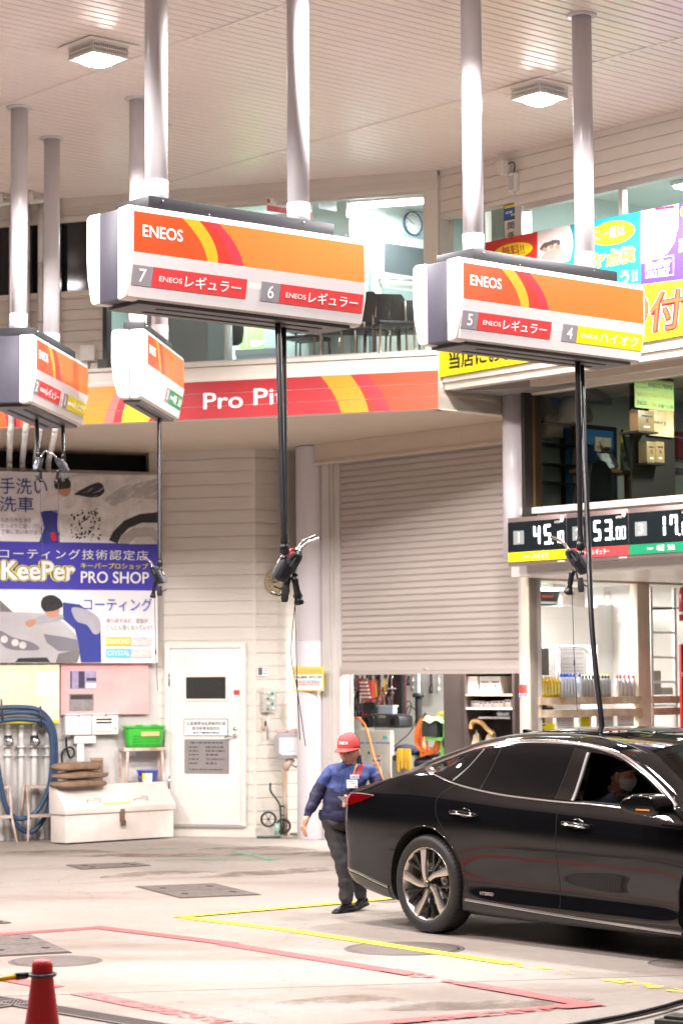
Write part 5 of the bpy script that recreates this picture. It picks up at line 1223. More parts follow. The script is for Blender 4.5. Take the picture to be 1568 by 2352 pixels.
# ---------------------------------------------------------------- tank vent pipes: on the facade, then down the wall with valves
VP = mat('vent_pipe', (.72, .70, .68), .35, noise=.1, nscale=4)
for k, (ua, ub) in enumerate(((28, 20), (62, 50), (94, 80), (130, 110))):
    f_ = FA.off(-.08); c_ = CW.off(-.045); pts = []
    A = lambda v: f_.pt(f_.hit(ua, 700)[0], 0, f_.hit(ua, v)[1])
    B = lambda v: c_.pt(c_.hit(ub, 1500)[0], 0, c_.hit(ub, v)[1])
    base = B(1900); base.z = 0.0
    t = thing('vent_pipe', ['leftmost white tank vent pipe', 'second white tank vent pipe from the left, without a valve', 'third white tank vent pipe from the left', 'fourth white tank vent pipe, partly behind the blue hose'][k], 'pipe', M.Translation(base), 'white tank vent pipes')
    mid, top = A(975), A(455)
    up = [(ua - 3, 430), (ua - 24, 398)] if k % 2 else [(ua, 430), (ua - 22, 390)]
    e2 = f_.off(-.25); tp_ = V((top.x - .25, top.y - .4, CANOPY_Z - .12)); ce = V((tp_.x, tp_.y, CANOPY_Z + .01))
    lo1 = V((mid.x - .02, mid.y + .06, mid.z - .09)); lo2 = B(1070)
    path = [ce, tp_, top, A(600), A(760), A(900), mid, lo1, V((lo2.x, lo2.y, 4.74)), lo2, B(1300), B(1600), base]
    mb = MB(); rr = .036
    for a, b in zip(path, path[1:]): mb.tube([a - base, b - base], rr, 14)
    for p in path[1:-1]: mb.ball(p - base, rr * 1.06, 12)
    for v in (745,): p = A(v) - base; mb.tube([p + V((0, 0, -.03)), p + V((0, 0, .03))], rr * 1.25, 14)
    for v in (1735, 1715): p = B(v) - base; mb.tube([p + V((0, 0, -.012)), p + V((0, 0, .012))], .062, 14)
    mb.build('pipe', VP, t)
    if k % 2 == 0:
        p = B(1700) - base; mb = MB(); mb.tube([p + V((0, 0, -.06)), p + V((0, 0, .06))], .05, 14); v_ = mb.build('valve', DARK, t)
        mb = MB(); mb.lathe([(0, 0), (.05, 0), (.06, .012), (.06, .03), (.02, .04), (0, .04)], 20, M.Translation(p + V((.03, -.10, -.02))) @ RX(90)); mb.lathe([(.02, -.08), (.02, .0)], 10, M.Translation(p + V((.03, -.10, -.02))) @ RX(90)); mb.build('hand_wheel', STEEL, v_)
# ---------------------------------------------------------------- blue suction hose over its hooks
HB = mat('blue_hose', (.035, .075, .155), .38, noise=.15, nscale=8)
Lh = Loc(CW, -.24, Sz)
paths = [[(-60, 560), (10, 545), (150, 530), (300, 540), (390, 560), (440, 640), (462, 780), (455, 1000), (420, 1180), (330, 1350), (210, 1418), (110, 1400), (40, 1290), (5, 1130), (-40, 850)],
         [(-60, 500), (10, 485), (160, 470), (320, 480), (420, 540), (478, 680), (490, 900), (465, 1150), (420, 1370), (340, 1500), (260, 1545), (160, 1490), (80, 1380), (25, 1220), (-30, 950)],
         [(-60, 440), (20, 430), (170, 425), (330, 440), (430, 510), (495, 640), (512, 850), (508, 1100), (502, 1390)]]
t = thing('suction_hose', 'thick ribbed blue hose coiled over wall hooks at the left edge', 'hose', M.Translation(Lh.w(150, 480)))
o_ = Lh.w(150, 480)
for k, ps in enumerate(paths):
    q = bez([Lh.w(*p) - o_ + CW.ey * (-.05 + .05 * k) for p in ps], 14); rs = []
    mb = MB(); fine = []
    for a, b in zip(q, q[1:]):
        fine += [a, a.lerp(b, .33), a.lerp(b, .66)]
    mb.tube(fine, [.030 if i % 2 else .0325 for i in range(len(fine))], 12); mb.build('hose_turn', HB, t)
p = Lh.w(502, 1405) - o_ + CW.ey * .05; mb = MB(); mb.tube([p + V((0, 0, .03)), p + V((0, 0, -.06))], .04, 14); mb.build('end_fitting', ALU, t)
for x, y in ((12, 440), (362, 500)):
    p = Lh.w(x, y) - o_; mb = MB(); mb.tube([p + CW.ey * .24 + V((0, 0, .05)), p + V((0, 0, -.13)) + CW.ey * .05, p + V((0, 0, -.14)) - CW.ey * .08, p + V((-.02, 0, .12)) - CW.ey * .09], .012, 8); mb.build('wall_hook', DARK, t)
# ---------------------------------------------------------------- step stools
RUSTW = mat('rusty_white', (.70, .64, .60), .5, noise=.45, nscale=6, c2=(.36, .17, .10))
def stool(u, v, W_, label):
    p = CW.off(-.44).pt(CW.off(-.44).hit(u, 1800)[0], 0, 0) ; t = thing('step_stool', label, 'step stool', M.Translation(V((p.x, p.y, 0))) @ RZ(CW.deg), 'rusty white step stools by the pipes')
    for z, d in ((.31, 0), (.66, .16)):
        mb = MB(); mb.box(0, W_, d, d + .16, z - .012, z + .022); mb.build('step', RUSTW, t, bevel=.004)
        mb = MB(); mb.box(.01, W_ - .01, d + .01, d + .15, z + .0225, z + .026); mb.build('step_mat', mat('step_mat', (.30, .33, .25), .6), t)
    for x, l in ((-.012, -.07), (W_ + .012, .07)):
        mb = MB(); mb.tube([(x + l * .6, -.06, 0), (x, .06, .33), (x, .16, .68)], .016, 10); mb.build('leg', RUSTW, t); mb = MB(); mb.tube([(x + l * .6, .42, 0), (x, .3, .68)], .016, 10); mb.build('leg', RUSTW, t)
stool(72, 1950, .28, 'step stool standing in front of the blue hose end'); stool(-20, 1955, .26, 'step stool half out of the picture at the left edge')
# ---------------------------------------------------------------- white storage chest
A_, B_ = onz(150, 1941), onz(404, 1925); CH = Frame(A_.x, A_.y, math.degrees(atan2(B_.y - A_.y, B_.x - A_.x))); CL = (B_ - A_).length
CHW = mat('chest_white', (.73, .69, .65), .45, noise=.25, nscale=1.6, c2=(.60, .52, .47))
t = thing('storage_chest', 'white steel storage chest with a sloping lid and two handles', 'chest', CH.m)
mb = MB(); mb.box(.02, CL - .02, .02, .33, .02, .355); mb.build('chest_body', CHW, t, bevel=.006)
mb = MB(); n_ = [(-.0, .36), (-.0, .43), (.22, .70), (.34, .70), (.34, .36)]
lo = [mb.bm.verts.new((0, y, z)) for y, z in n_]; hi = [mb.bm.verts.new((CL, y, z)) for y, z in n_]; mb.face(lo); mb.face(hi[::-1])
for i in range(5): mb.face([lo[i], hi[i], hi[(i + 1) % 5], lo[(i + 1) % 5]])
ld = mb.build('lid', CHW, t, bevel=.006)
sl_ = lambda f, l=.0: V((0, .22 * f - .775 * l, .43 + .27 * f + .632 * l))
for x in (.35, 1.07):
    mb = MB(); mb.tube([sl_(.22) + V((x, 0, 0)), sl_(.22, .03) + V((x, 0, 0)), sl_(.30, .04) + V((x, 0, 0)), sl_(.30, .04) + V((x + .2, 0, 0)), sl_(.22, .03) + V((x + .2, 0, 0)), sl_(.22) + V((x + .2, 0, 0))], .006, 8); mb.build('handle', STEEL, ld)
mb = MB(); mb.grid([[sl_(f, .004) + V((x, 0, 0)) for x in (.58, 1.0)] for f in (.10, .17)]); mb.build('yellow_tape', LYEL, ld)
mb = MB(); mb.box(CL * .49, CL * .525, -.016, .02, .24, .40); ha = mb.build('hasp', mat('rust', (.20, .11, .07), .7, noise=.4), t, bevel=.004); mb = MB(); mb.box(CL * .485, CL * .53, -.03, -.016, .19, .26); mb.build('padlock', mat('lock_brown', (.10, .07, .05), .5), ha, bevel=.008)
for x in (.25, 1.2): mb = MB(); mb.box(x, x + .12, .30, .355, .69, .72); mb.build('hinge', STEEL, ld)
# ---------------------------------------------------------------- sandbags on the chest's left end
SB = mat('sandbag', (.27, .17, .11), .8, noise=.4, nscale=9, bump=.6, bscale=60)
for k, (x0, x1, y0, y1, lab) in enumerate(((525, 935, 1068, 1140, 'lowest brown sandbag of the stack'), (525, 960, 990, 1068, 'middle brown sandbag with a pointed end'), (530, 890, 910, 992, 'top brown sandbag of the stack'))):
    Lq = Loc(CH, .19, Sz); a, b, c, d = Lq.r(x0 - 60, y0, x1, y1); t = thing('sandbag', lab, 'sandbag', Lq.fr.m @ T((a + b) / 2, 0, c), 'sandbags stacked behind the chest')
    mb = MB(); W_, H_ = (b - a) / 2, (d - c) / 2; mb.sm = True; rows = []
    for i in range(17):
        f = -1 + 2 * i / 16; e = (1 - abs(f) ** (5 if k != 1 else 2.6)) ** .6; sag = -.012 * abs(f)
        rows.append([V((W_ * f, .17 * e * cos(a_) + .012 * sin(5 * f + k), H_ + H_ * (e * .96 + .04) * (1 if abs(sin(a_)) > .99 else abs(sin(a_)) ** .6) * (1 if sin(a_) > 0 else -1) + sag)) for a_ in [2 * pi * j / 20 for j in range(20)]])
    v_ = mb.grid(rows, closed=True); mb.face(v_[0]); mb.face(v_[-1][::-1]); mb.build('sack', SB, t, smooth=True)
    mb = MB(); mb.tube([V((W_ * .97, -.02, H_)), V((W_ * 1.04, 0, H_ + .005))], [.02, .008], 8); mb.build('tie', SB, t)
t, W_, H_ = board(Loc(CW, -.10, Sz), 'wooden_board', 'short brown board leaning behind the sandbags', 'board', (820, 880, 925, 1180), SB, .025)
mb = MB(); mb.box(-.004, W_ + .004, -.004, .03, H_ - .03, H_ + .004); mb.build('edge_strip', mat('board_edge', (.36, .24, .15), .7), t)
# ---------------------------------------------------------------- stand with basket and pail
Lq = Loc(CW, -.30, Sz); a, b, c, d = Lq.r(1108, 786, 1492, 820)
t = thing('metal_stand', 'slotted white metal stand carrying the green basket', 'stand', Lq.fr.m @ T(a, 0, 0)); W_ = b - a; zt2 = d; zs = Lq.p(1330, 1118)[1]
mb = MB(); mb.box(0, W_, -.02, .22, zt2 - .04, zt2); mb.build('top_shelf', RUSTW, t, bevel=.004)
mb = MB(); mb.box(.0, W_, -.02, .22, zs - .02, zs); mb.build('lower_shelf', RUSTW, t, bevel=.003)
for x0, x1, y in ((.06, -.02, 0), (W_ - .06, W_ + .02, 0), (.02, .0, .2), (W_ - .04, W_ - .02, .2)):
    mb = MB(); mb.box(-.018, .018, -.004, .004, 0, zt2 - .03, M(((1, 0, (x0 - x1) / zt2, x1), (0, 1, 0, y), (0, 0, 1, 0), (0, 0, 0, 1)))); l_ = mb.build('leg', RUSTW, t)
GB = mat('basket_green', (.05, .50, .045), .35, noise=.15, nscale=10)
a, b, c, d = Lq.r(1125, 592, 1485, 787); t = thing('green_basket', 'bright green plastic basket with an orange tag on the metal stand', 'basket', Lq.fr.m @ T((a + b) / 2, .08, zt2 + .001)); W_, H_ = (b - a) / 2, d - c
def tub(W0, D0, W1, D1, H, th=.006, n=5, P=4.0):
    def rg(w_, d_, z): return [V((w_ * abs(cos(q)) ** (2 / P) * (1 if cos(q) >= 0 else -1), d_ * abs(sin(q)) ** (2 / P) * (1 if sin(q) >= 0 else -1), z)) for q in [2 * pi * i / 36 for i in range(36)]]
    mb = MB(); mb.sm = True
    r_ = [rg(W0 + (W1 - W0) * f, D0 + (D1 - D0) * f, H * f) for f in [i / n for i in range(n + 1)]] + [rg(W0 + (W1 - W0) * f - th, D0 + (D1 - D0) * f - th, max(th, H * f)) for f in [1 - i / n for i in range(n + 1)]]
    v_ = mb.grid(r_, closed=True); mb.face(v_[0][::-1]); mb.face(v_[-1]); return mb, rg
mb, rg = tub(W_ * .84, .10, W_ * .97, .13, H_); bk = mb.build('tub', GB, t)
mb = MB(); mb.sm = True; mb.grid([rg(W_ * .97, .128, H_ - .03), rg(W_ * 1.03, .14, H_ - .028), rg(W_ * 1.03, .14, H_), rg(W_ * .97, .128, H_ + .001)], closed=True); mb.build('rim', GB, t)
mb = MB()
for i in range(13):
    for j in range(4): x = -W_ * .62 + W_ * 1.24 * i / 12; z = H_ * (.12 + .13 * j); y = -(.10 + .03 * z / H_) - .002; mb.box(x - .011, x + .011, y - .003, y, z, z + .014)
mb.build('slot_pattern', mat('basket_slot', (.02, .30, .02), .5), bk)
for x in (-.55, .2): mb = MB(); mb.box(W_ * x, W_ * (x + .35), -.15, -.135, H_ - .006, H_ + .018); mb.build('clip_handle', GB, t, bevel=.004)
mb = MB(); mb.box(-W_ * .28, W_ * .62, -.137, -.131, H_ * .53, H_ * .73); mb.build('tag', mat('tag_orange', (.78, .48, .22), .5), t)
a, b, c, d = Lq.r(1248, 985, 1428, 1116); t = thing('pail', 'small blue violet pail with a printed label on the lower shelf', 'pail', Lq.fr.m @ T((a + b) / 2, .07, zs + .001)); W_, H_ = (b - a) / 2, d - c; PB = mat('pail_blue', (.14, .18, .60), .35)
mb = MB(); mb.lathe([(0, 0), (W_ * .80, 0), (W_ * .98, H_ - .01), (W_ * 1.06, H_ - .012), (W_ * 1.06, H_), (W_ * .94, H_), (W_ * .78, .01), (0, .01)], 32); mb.build('tub', PB, t)
mb = MB(); mb.sm = True; mb.grid([[V((r * sin(q), -r * cos(q), z)) for q in [rad(-50 + 62 * i / 8) for i in range(9)]] for r, z in ((W_ * .85, H_ * .08), (W_ * .97, H_ * .8))]); lb = mb.build('label', mat('pail_label', (.62, .66, .66), .4), t)
mb = MB(); mb.sm = True; mb.grid([[V((r * sin(q), -r * cos(q), z)) for q in [rad(-50 + 16 * i / 3) for i in range(4)]] for r, z in ((W_ * .90, H_ * .3), (W_ * .98, H_ * .8))]); mb.build('label_yellow', LYEL, lb)
mb = MB(); mb.tube([V((W_ * 1.05 * cos(q), -W_ * 1.0 * sin(q) * .6, H_ - .01 - H_ * .78 * sin(q) ** 1)) for q in [pi * i / 18 for i in range(19)]], .005, 8); mb.build('bail_handle', PB, t)
# ---------------------------------------------------------------- staff door and its signs
DW = mat('door_white', (.78, .745, .70), .4, noise=.06, nscale=1.5)
a, b, c, d = WA.rect(395, 1490, 556, 1893); dr = thing('staff_door', 'white steel staff door with a small dark window', 'door', WA.m @ T(a, -.055, c)); W_, H_ = b - a, d - c
mb = MB(); mb.box(0, W_, 0, .055, 0, H_); mb.build('door_leaf', DW, dr, bevel=.004)
mb = MB(); mb.box(-.07, -.004, -.012, .055, -.02, H_ + .07); mb.box(W_ + .004, W_ + .07, -.012, .055, -.02, H_ + .07); mb.box(-.004, W_ + .004, -.012, .055, H_ + .004, H_ + .07); mb.build('door_frame', DW, dr, bevel=.004)
mb = MB(); mb.box(-.05, W_ + .05, -.02, .05, -.03, -.004); mb.build('threshold', ALU, dr)
P = Loc(WA, -.056); q = P.r(428, 1555, 519, 1605); mb = MB(); x0, x1, z0, z1 = q[0] - a, q[1] - a, q[2] - c, q[3] - c; mb.box(x0, x1, -.003, .0, z0, z1); wn = mb.build('window', mat('wired_glass', (.05, .05, .05), .2, noise=.4, nscale=60), dr)
mb = MB(); g_ = .025; mb.box(x0 - g_, x1 + g_, -.014, 0, z0 - g_, z0); mb.box(x0 - g_, x1 + g_, -.014, 0, z1, z1 + g_); mb.box(x0 - g_, x0, -.014, 0, z0, z1); mb.box(x1, x1 + g_, -.014, 0, z0, z1); mb.build('window_frame', DW, wn)
mb = MB(); zz2 = P.p(540, 1690)[1] - c; mb.tube([(W_ - .07, 0, zz2), (W_ - .07, -.05, zz2), (W_ - .09, -.055, zz2), (W_ - .19, -.055, zz2 - .015)], .011, 10); mb.lathe([(0, .0), (.028, 0), (.028, .012), (0, .014)], 16, T(W_ - .07, 0, zz2) @ RX(90)); mb.build('lever_handle', STEEL, dr)
mb = MB(); mb.lathe([(0, .0), (.024, 0), (.024, .016), (0, .018)], 16, T(W_ - .07, 0, zz2 + .09) @ RX(90)); mb.build('lock_cylinder', STEEL, dr)
for z in (.45, 1.75): mb = MB(); mb.tube([(-.01, -.012, z), (-.01, -.012, z + .16)], .012, 10); mb.build('hinge', STEEL, dr)
t, w2, h2 = board(Loc(WA, -.062), 'door_plaque', 'white plaque with black Japanese lettering on the staff door', 'plaque', (424, 1652, 523, 1689), LETW, .006, frame=(.004, LETK))
text('生産揮発油品質維持計画', h2 * .24, LETK, t, w2 / 2, 0, h2 * .74, w2 * .9, bold=.02); text('経済産業省認定店', h2 * .22, LETK, t, w2 / 2, 0, h2 * .44, w2 * .64, bold=.02); inkbars(t, w2, h2, [(.16, .09)], LETK, -.001, .2, .8, seed=9)
t, w2, h2 = board(Loc(WA, -.062), 'licence_plate_board', 'grey metal licence board with rows of lettering on the staff door', 'plaque', (424, 1698, 526, 1777), mat('plaque_grey', (.40, .36, .36), .35, .5, noise=.1), .006)
INK = mat('plaque_ink', (.09, .08, .09), .5); inkbars(t, w2, h2, [(.9, .045)], INK, -.001, .14, .88, seed=2)
for k, z in enumerate((.77, .66, .55, .42, .30)):
    inkbars(t, w2, h2, [(z, .04)], INK, -.001, .10, .32, seed=11 + k)
    if k != 3: inkbars(t, w2, h2, [(z, .055)], INK, -.001, .48, (.88, .9, .76, 1, .72)[k], seed=31 + k)
text('海正橋給油所', h2 * .065, INK, t, w2 * .69, 0, h2 * .42, w2 * .42, bold=.02)
inkbars(t, w2, h2, [(.12, .04)], INK, -.001, .1, .86, seed=21)
t, w2, h2 = board(Loc(WA, -.062), 'red_sticker', 'small red and white security sticker beside the door window', 'sticker', (537, 1585, 550, 1601), LRED, .003); mb = MB(); mb.box(0, w2, -.001, 0, 0, h2 * .3); mb.build('white_band', LETW, t)
# ---------------------------------------------------------------- on the jog wall
t, w2, h2 = board(Loc(JB, -.02), 'wall_notice', 'small grey notice beside the staff door', 'sign', (592, 1531, 616, 1553), LETW, .01); mb = MB(); mb.box(w2 * .05, w2 * .42, -.002, 0, h2 * .1, h2 * .9); mb.build('notice_block', mat('notice_ink', (.10, .10, .11), .5), t); inkbars(t, w2, h2, [(.8, .1), (.55, .1), (.3, .1)], TILE, -.002, .5, .97, seed=4)
t = thing('switch_box', 'grey switch box with eight round buttons on the corner wall', 'switch box', Loc(JB, -.07).fr.m @ T(JB.hit(611, 1608)[0], 0, JB.hit(611, 1608)[1]))
mb = MB(); mb.box(-.10, .10, 0, .07, -.155, .155); mb.build('case', mat('switch_grey', (.55, .53, .48), .45, noise=.1), t, bevel=.008); mb = MB(); mb.box(-.115, -.10, .0, .07, -.11, .11); mb.box(.10, .115, 0, .07, -.11, .11); mb.build('flange', ALU, t)
for i in range(2):
    for j in range(4): mb = MB(); mb.lathe([(0, .0), (.02, .0), (.022, .012), (.013, .02), (0, .022)], 14, T(-.03 + .075 * i, 0, -.11 + .065 * j) @ RX(90)); mb.build('button', [mat('button_green', (.10, .30, .20), .3), mat('button_pale', (.60, .66, .62), .3)][(i + j) % 2], t)
mb = MB(); mb.tube([(0, .04, -.155), (0, .04, -.5)], .012, 8); mb.build('conduit', ALU, t)
t = thing('outlet_box', 'small beige outlet box below the switch box', 'outlet', Loc(JB, -.04).fr.m @ T(JB.hit(605, 1662)[0], 0, JB.hit(605, 1662)[1])); mb = MB(); mb.box(-.04, .04, 0, .04, -.065, .065); mb.build('case', mat('outlet_beige', (.50, .44, .36), .45), t, bevel=.006); mb = MB(); mb.box(-.015, .015, -.003, 0, -.03, .03); mb.build('socket', DARK, t)
def clock(fr_m, r, face, rim, label, hh, mm):
    t = thing('wall_clock', label, 'clock', fr_m); m_ = RX(90)
    mb = MB(); mb.lathe([(0, 0), (r, 0), (r * 1.0, .02), (r * .98, .035), (r * .92, .035), (r * .91, .02)], 40, m_); mb.build('case', rim, t)
    mb = MB(); mb.lathe([(0, .021), (r * .915, .021)], 40, m_); mb.build('dial', face, t)
    ink = mat('clock_ink', (.07, .06, .05), .5)
    for k in range(1, 13): a = rad(90 - 30 * k); text(str(k), r * .17, ink, t, r * .72 * cos(a), -.0215, r * .72 * sin(a), None, bold=.02, ext=.0006, name='numeral')
    for ang, l, w_ in ((90 - 30 * hh - mm / 2, .5, .05), (90 - 6 * mm, .78, .035)):
        mb = MB(); mb.box(-r * .12, r * l, -.0275, -.0255, -r * w_ / 2, r * w_ / 2, RY(-ang)); mb.build('clock_hand', ink, t)
    return t
q = JB.hit(631, 1337); clock(JB.m @ T(q[0], -.005, q[1]), .172, mat('clock_cream', (.58, .47, .30), .4, noise=.1), mat('clock_rim_cream', (.50, .40, .26), .4), 'round cream wall clock behind the hanging nozzle', 8, 47)
t, w2, h2 = board(Loc(SH, -.14), 'price_flyer', 'yellow edged price flyer stuck on the round column', 'poster', (673, 1531, 743, 1587), mat('flyer_yellow', (.85, .70, .10), .4, noise=.2, nscale=9), .004)
mb = MB(); mb.box(w2 * .04, w2 * .96, -.001, 0, h2 * .05, h2 * .88); ip = mb.build('inner_paper', mat('flyer_white', (.82, .80, .76), .4), t); mb = MB(); mb.box(w2 * .04, w2 * .96, -.002, -.001, h2 * .68, h2 * .9); mb.build('headline', mat('flyer_head', (.86, .62, .12), .4, noise=.5, nscale=30, c2=(.8, .3, .1)), t)
text('¥6,800', h2 * .12, LETK, t, w2 * .28, -.002, h2 * .56, w2 * .38, bold=.03); text('¥11,100', h2 * .12, LETK, t, w2 * .74, -.002, h2 * .56, w2 * .42, bold=.03); inkbars(t, w2, h2, [(.36, .05), (.27, .04)], mat('flyer_red', (.75, .1, .07), .4), -.002, .1, .9, seed=5); inkbars(t, w2, h2, [(.43, .04), (.16, .03)], mat('flyer_cyan', (.1, .5, .7), .4), -.002, .1, .9, seed=6)
# ---------------------------------------------------------------- tyre gauge stand, hand truck
p = ony(655, 1914, JB.pt(JB.hit(655, 1900)[0], 0, 0).y - .32); p = V((p.x, p.y, 0)); q = ony(669, 1712, p.y)
t = thing('air_gauge_stand', 'grey air gauge head with a white face on a rusty post', 'air gauge', M.Translation(p))
mb = MB(); mb.tube([(0, 0, 0), (0, 0, q.z - .28)], .032, 14); mb.build('post', mat('rusty_post', (.52, .44, .36), .6, noise=.8, nscale=3, c2=(.30, .16, .07)), t)
mb = MB(); mb.lathe([(0, .0), (.10, 0), (.10, .012), (0, .014)], 20); mb.build('base_plate', RUSTW, t)
qx = q.x - p.x; qz = q.z
mb = MB(); mb.prism([(-.205, -.09), (-.13, -.165), (.13, -.165), (.205, -.09), (.205, .13), (.16, .165), (-.16, .165), (-.205, .13)], -.10, .10, T(qx, 0, qz)); hd_ = mb.build('gauge_head', mat('gauge_grey', (.34, .31, .32), .4, noise=.1), t, bevel=.015)
mb = MB(); mb.prism([(-.15, -.09), (-.11, -.12), (.11, -.12), (.15, -.09), (.15, .10), (-.15, .10)], -.108, -.1, T(qx, 0, qz)); mb.build('dial_face', mat('dial_white', (.70, .69, .70), .2), hd_)
mb = MB(); mb.box(-.06, .05, -.110, -.108, -.075, -.065, T(qx, 0, qz)); mb.build('dial_mark', mat('dial_blue', (.3, .4, .8), .4), hd_)
mb = MB(); mb.tube([(qx, 0, qz - .16), (qx * .5, 0, qz - .23), (0, 0, qz - .3)], [.06, .05, .045], 12); mb.build('neck', RUSTW, t)
mb = MB(); mb.tube([(qx + .2, 0, qz - .02), (qx + .26, 0, qz - .02)], .016, 10); mb.lathe([(0, 0), (.03, 0), (.03, .03), (0, .03)], 12, T(qx + .25, 0, qz - .02) @ RY(90)); mb.build('coupling', STEEL, t)
mb = MB(); mb.tube([(qx + .10, 0, qz - .16), (qx + .12, -.02, qz - .22), (qx + .06, -.02, qz - .27), (qx - .02, -.02, qz - .24)], .014, 8); mb.build('air_line', mat('air_line', (.30, .28, .28), .5), t)
mb = MB(); mb.sm = True; mb.grid([[V((qx - .21 + .36 * i / 10, -.09 + .16 * j / 4, qz + .17 + .035 * sin(pi * j / 4) + .02 * sin(i * 1.7 + j) * .5)) for i in range(11)] for j in range(5)])
solo('pink_rag', 'pinkish rag lying on top of the air gauge', 'rag', mb, mat('rag_pink', (.60, .36, .34), .8, bump=.4), M.Translation(p), smooth=True)
mb = MB(); mb.tube([(0, 0, 0), (0, 0, .10)], .03, 12); mb.tube([(0, 0, .1), (0, 0, .115)], .02, 12); solo('black_canister', 'small black canister standing on the air gauge', 'canister', mb, BLACK, M.Translation(p + V((qx + .12, 0, qz + .165))))
p = onz(640, 1925); p = V((p.x, min(p.y, JB.pt(JB.hit(640, 1900)[0], 0, 0).y - .25), 0)); t = thing('hand_truck', 'dark green hand truck with spoked wheel beside the column', 'hand truck', M.Translation(p)); HG = mat('truck_green', (.02, .05, .035), .35)
K2 = p.y / FPX
def h(u, v, d=0.0): return V(((u - 640) * K2, d, (1922 - v) * K2))
mb = MB(); mb.tube(bez([h(622, 1797), h(622, 1815), h(634, 1832), h(643, 1848), h(645, 1870), h(645, 1915)], 6), .013, 10); mb.build('handle_bar', HG, t)
mb = MB(); mb.tube([h(652, 1852, .2), h(650, 1880, .15), h(648, 1915, .1)], .012, 8); mb.tube([h(645, 1870), h(652, 1872, .2)], .01, 8); mb.tube([h(645, 1850), h(655, 1852, .2)], .012, 8); mb.build('frame_bar', HG, t)
mb = MB(); mb.box(-.27, .02, -.06, .12, .0, .022); mb.build('toe_plate', HG, t, bevel=.006)
for (u, v, r, d) in ((617, 1879, .088, -.02), (650, 1896, .085, .12)):
    c_ = h(u, v, d); w_ = thing('wheel', None, None); w_.parent = t; w_.matrix_basis = M.Translation(c_); mb = MB(); mb.tube([V((r * cos(q), 0, r * sin(q))) for q in [2 * pi * i / 32 for i in range(33)]], .014, 8, cap=False); mb.build('tyre', BLACK, w_)
    mb = MB(); [mb.tube([(0, 0, 0), (r * cos(q), 0, r * sin(q))], .004, 6) for q in [2 * pi * i / 6 for i in range(6)]]; mb.tube([(0, -.02, 0), (0, .02, 0)], .018, 10); mb.build('spokes', DARK, w_)
mb = MB(); mb.tube([h(636, 1888, -.05), h(636, 1912, -.05)], .03, 12); mb.build('tank', mat('tank_green', (.25, .42, .36), .3), t)
t = thing('junction_box', 'beige junction box on the siding beside the narrow hose unit', 'junction box', FA.off(-.08).m @ T(FA.hit(206, 814)[0], 0, FA.hit(206, 814)[1])); mb = MB(); mb.box(-.09, .09, 0, .08, -.08, .10); mb.build('case', WHITE, t, bevel=.01); mb = MB(); mb.tube([(-.02, .04, -.08), (-.02, .04, -.4)], .015, 8); mb.build('conduit', WHITE, t)
# ================================================================ counter display over the showroom window
PZ = zc(1900, 1900, 1.887)
LCD = mat('lcd_white', (.9, .95, 1), .4, emit=2.6, ecol=(.86, .94, 1)); LCDK = mat('lcd_black', (.012, .016, .018), .12)
MF = mat('display_frame', (.30, .23, .22), .35, .6, noise=.1)
D0 = Loc(RB, -.17, PZ)
tp = thing('counter_display', 'three part digital fuel counter showing litres, above the showroom window', 'display', D0.fr.m)
SEG = {'0': 'abcdef', '1': 'bc', '2': 'abged', '3': 'abgcd', '4': 'fgbc', '5': 'afgcd', '7': 'abcf', '8': 'abcdefg', '9': 'abcdfg'}
def digit(mb, ch, x, z, w_, h_, t):
    """seven segment digit, lower left at x, z, leaning a little"""
    s = lambda zz: .0
    for k in SEG[ch]:
        if k in 'agd':
            zc_ = z + {'a': h_ - t / 2, 'g': h_ / 2, 'd': t / 2}[k]; mb.prism([(x + t * .35, zc_ - t / 2), (x + w_ - t * .35, zc_ - t / 2), (x + w_ - t * .1, zc_), (x + w_ - t * .35, zc_ + t / 2), (x + t * .35, zc_ + t / 2), (x + t * .1, zc_)], -.016, -.014)
        else:
            xc = x + (w_ - t / 2 if k in 'bc' else t / 2); z0, z1 = (z + h_ / 2 + .002, z + h_ - t * .3) if k in 'bf' else (z + t * .3, z + h_ / 2 - .002)
            mb.prism([(xc - t / 2, z0 + t * .3), (xc, z0), (xc + t / 2, z0 + t * .3), (xc + t / 2, z1 - t * .3), (xc, z1), (xc - t / 2, z1 - t * .3)], -.016, -.014)
edges = [D0.p(247, 500)[0], D0.p(690, 500)[0], D0.p(1157, 430)[0], D0.p(1157, 430)[0] + (D0.p(1157, 430)[0] - D0.p(690, 500)[0]) * 1.02]
zT, zB = D0.p(247, 327)[1], D0.p(250, 690)[1]; HH = zT - zB
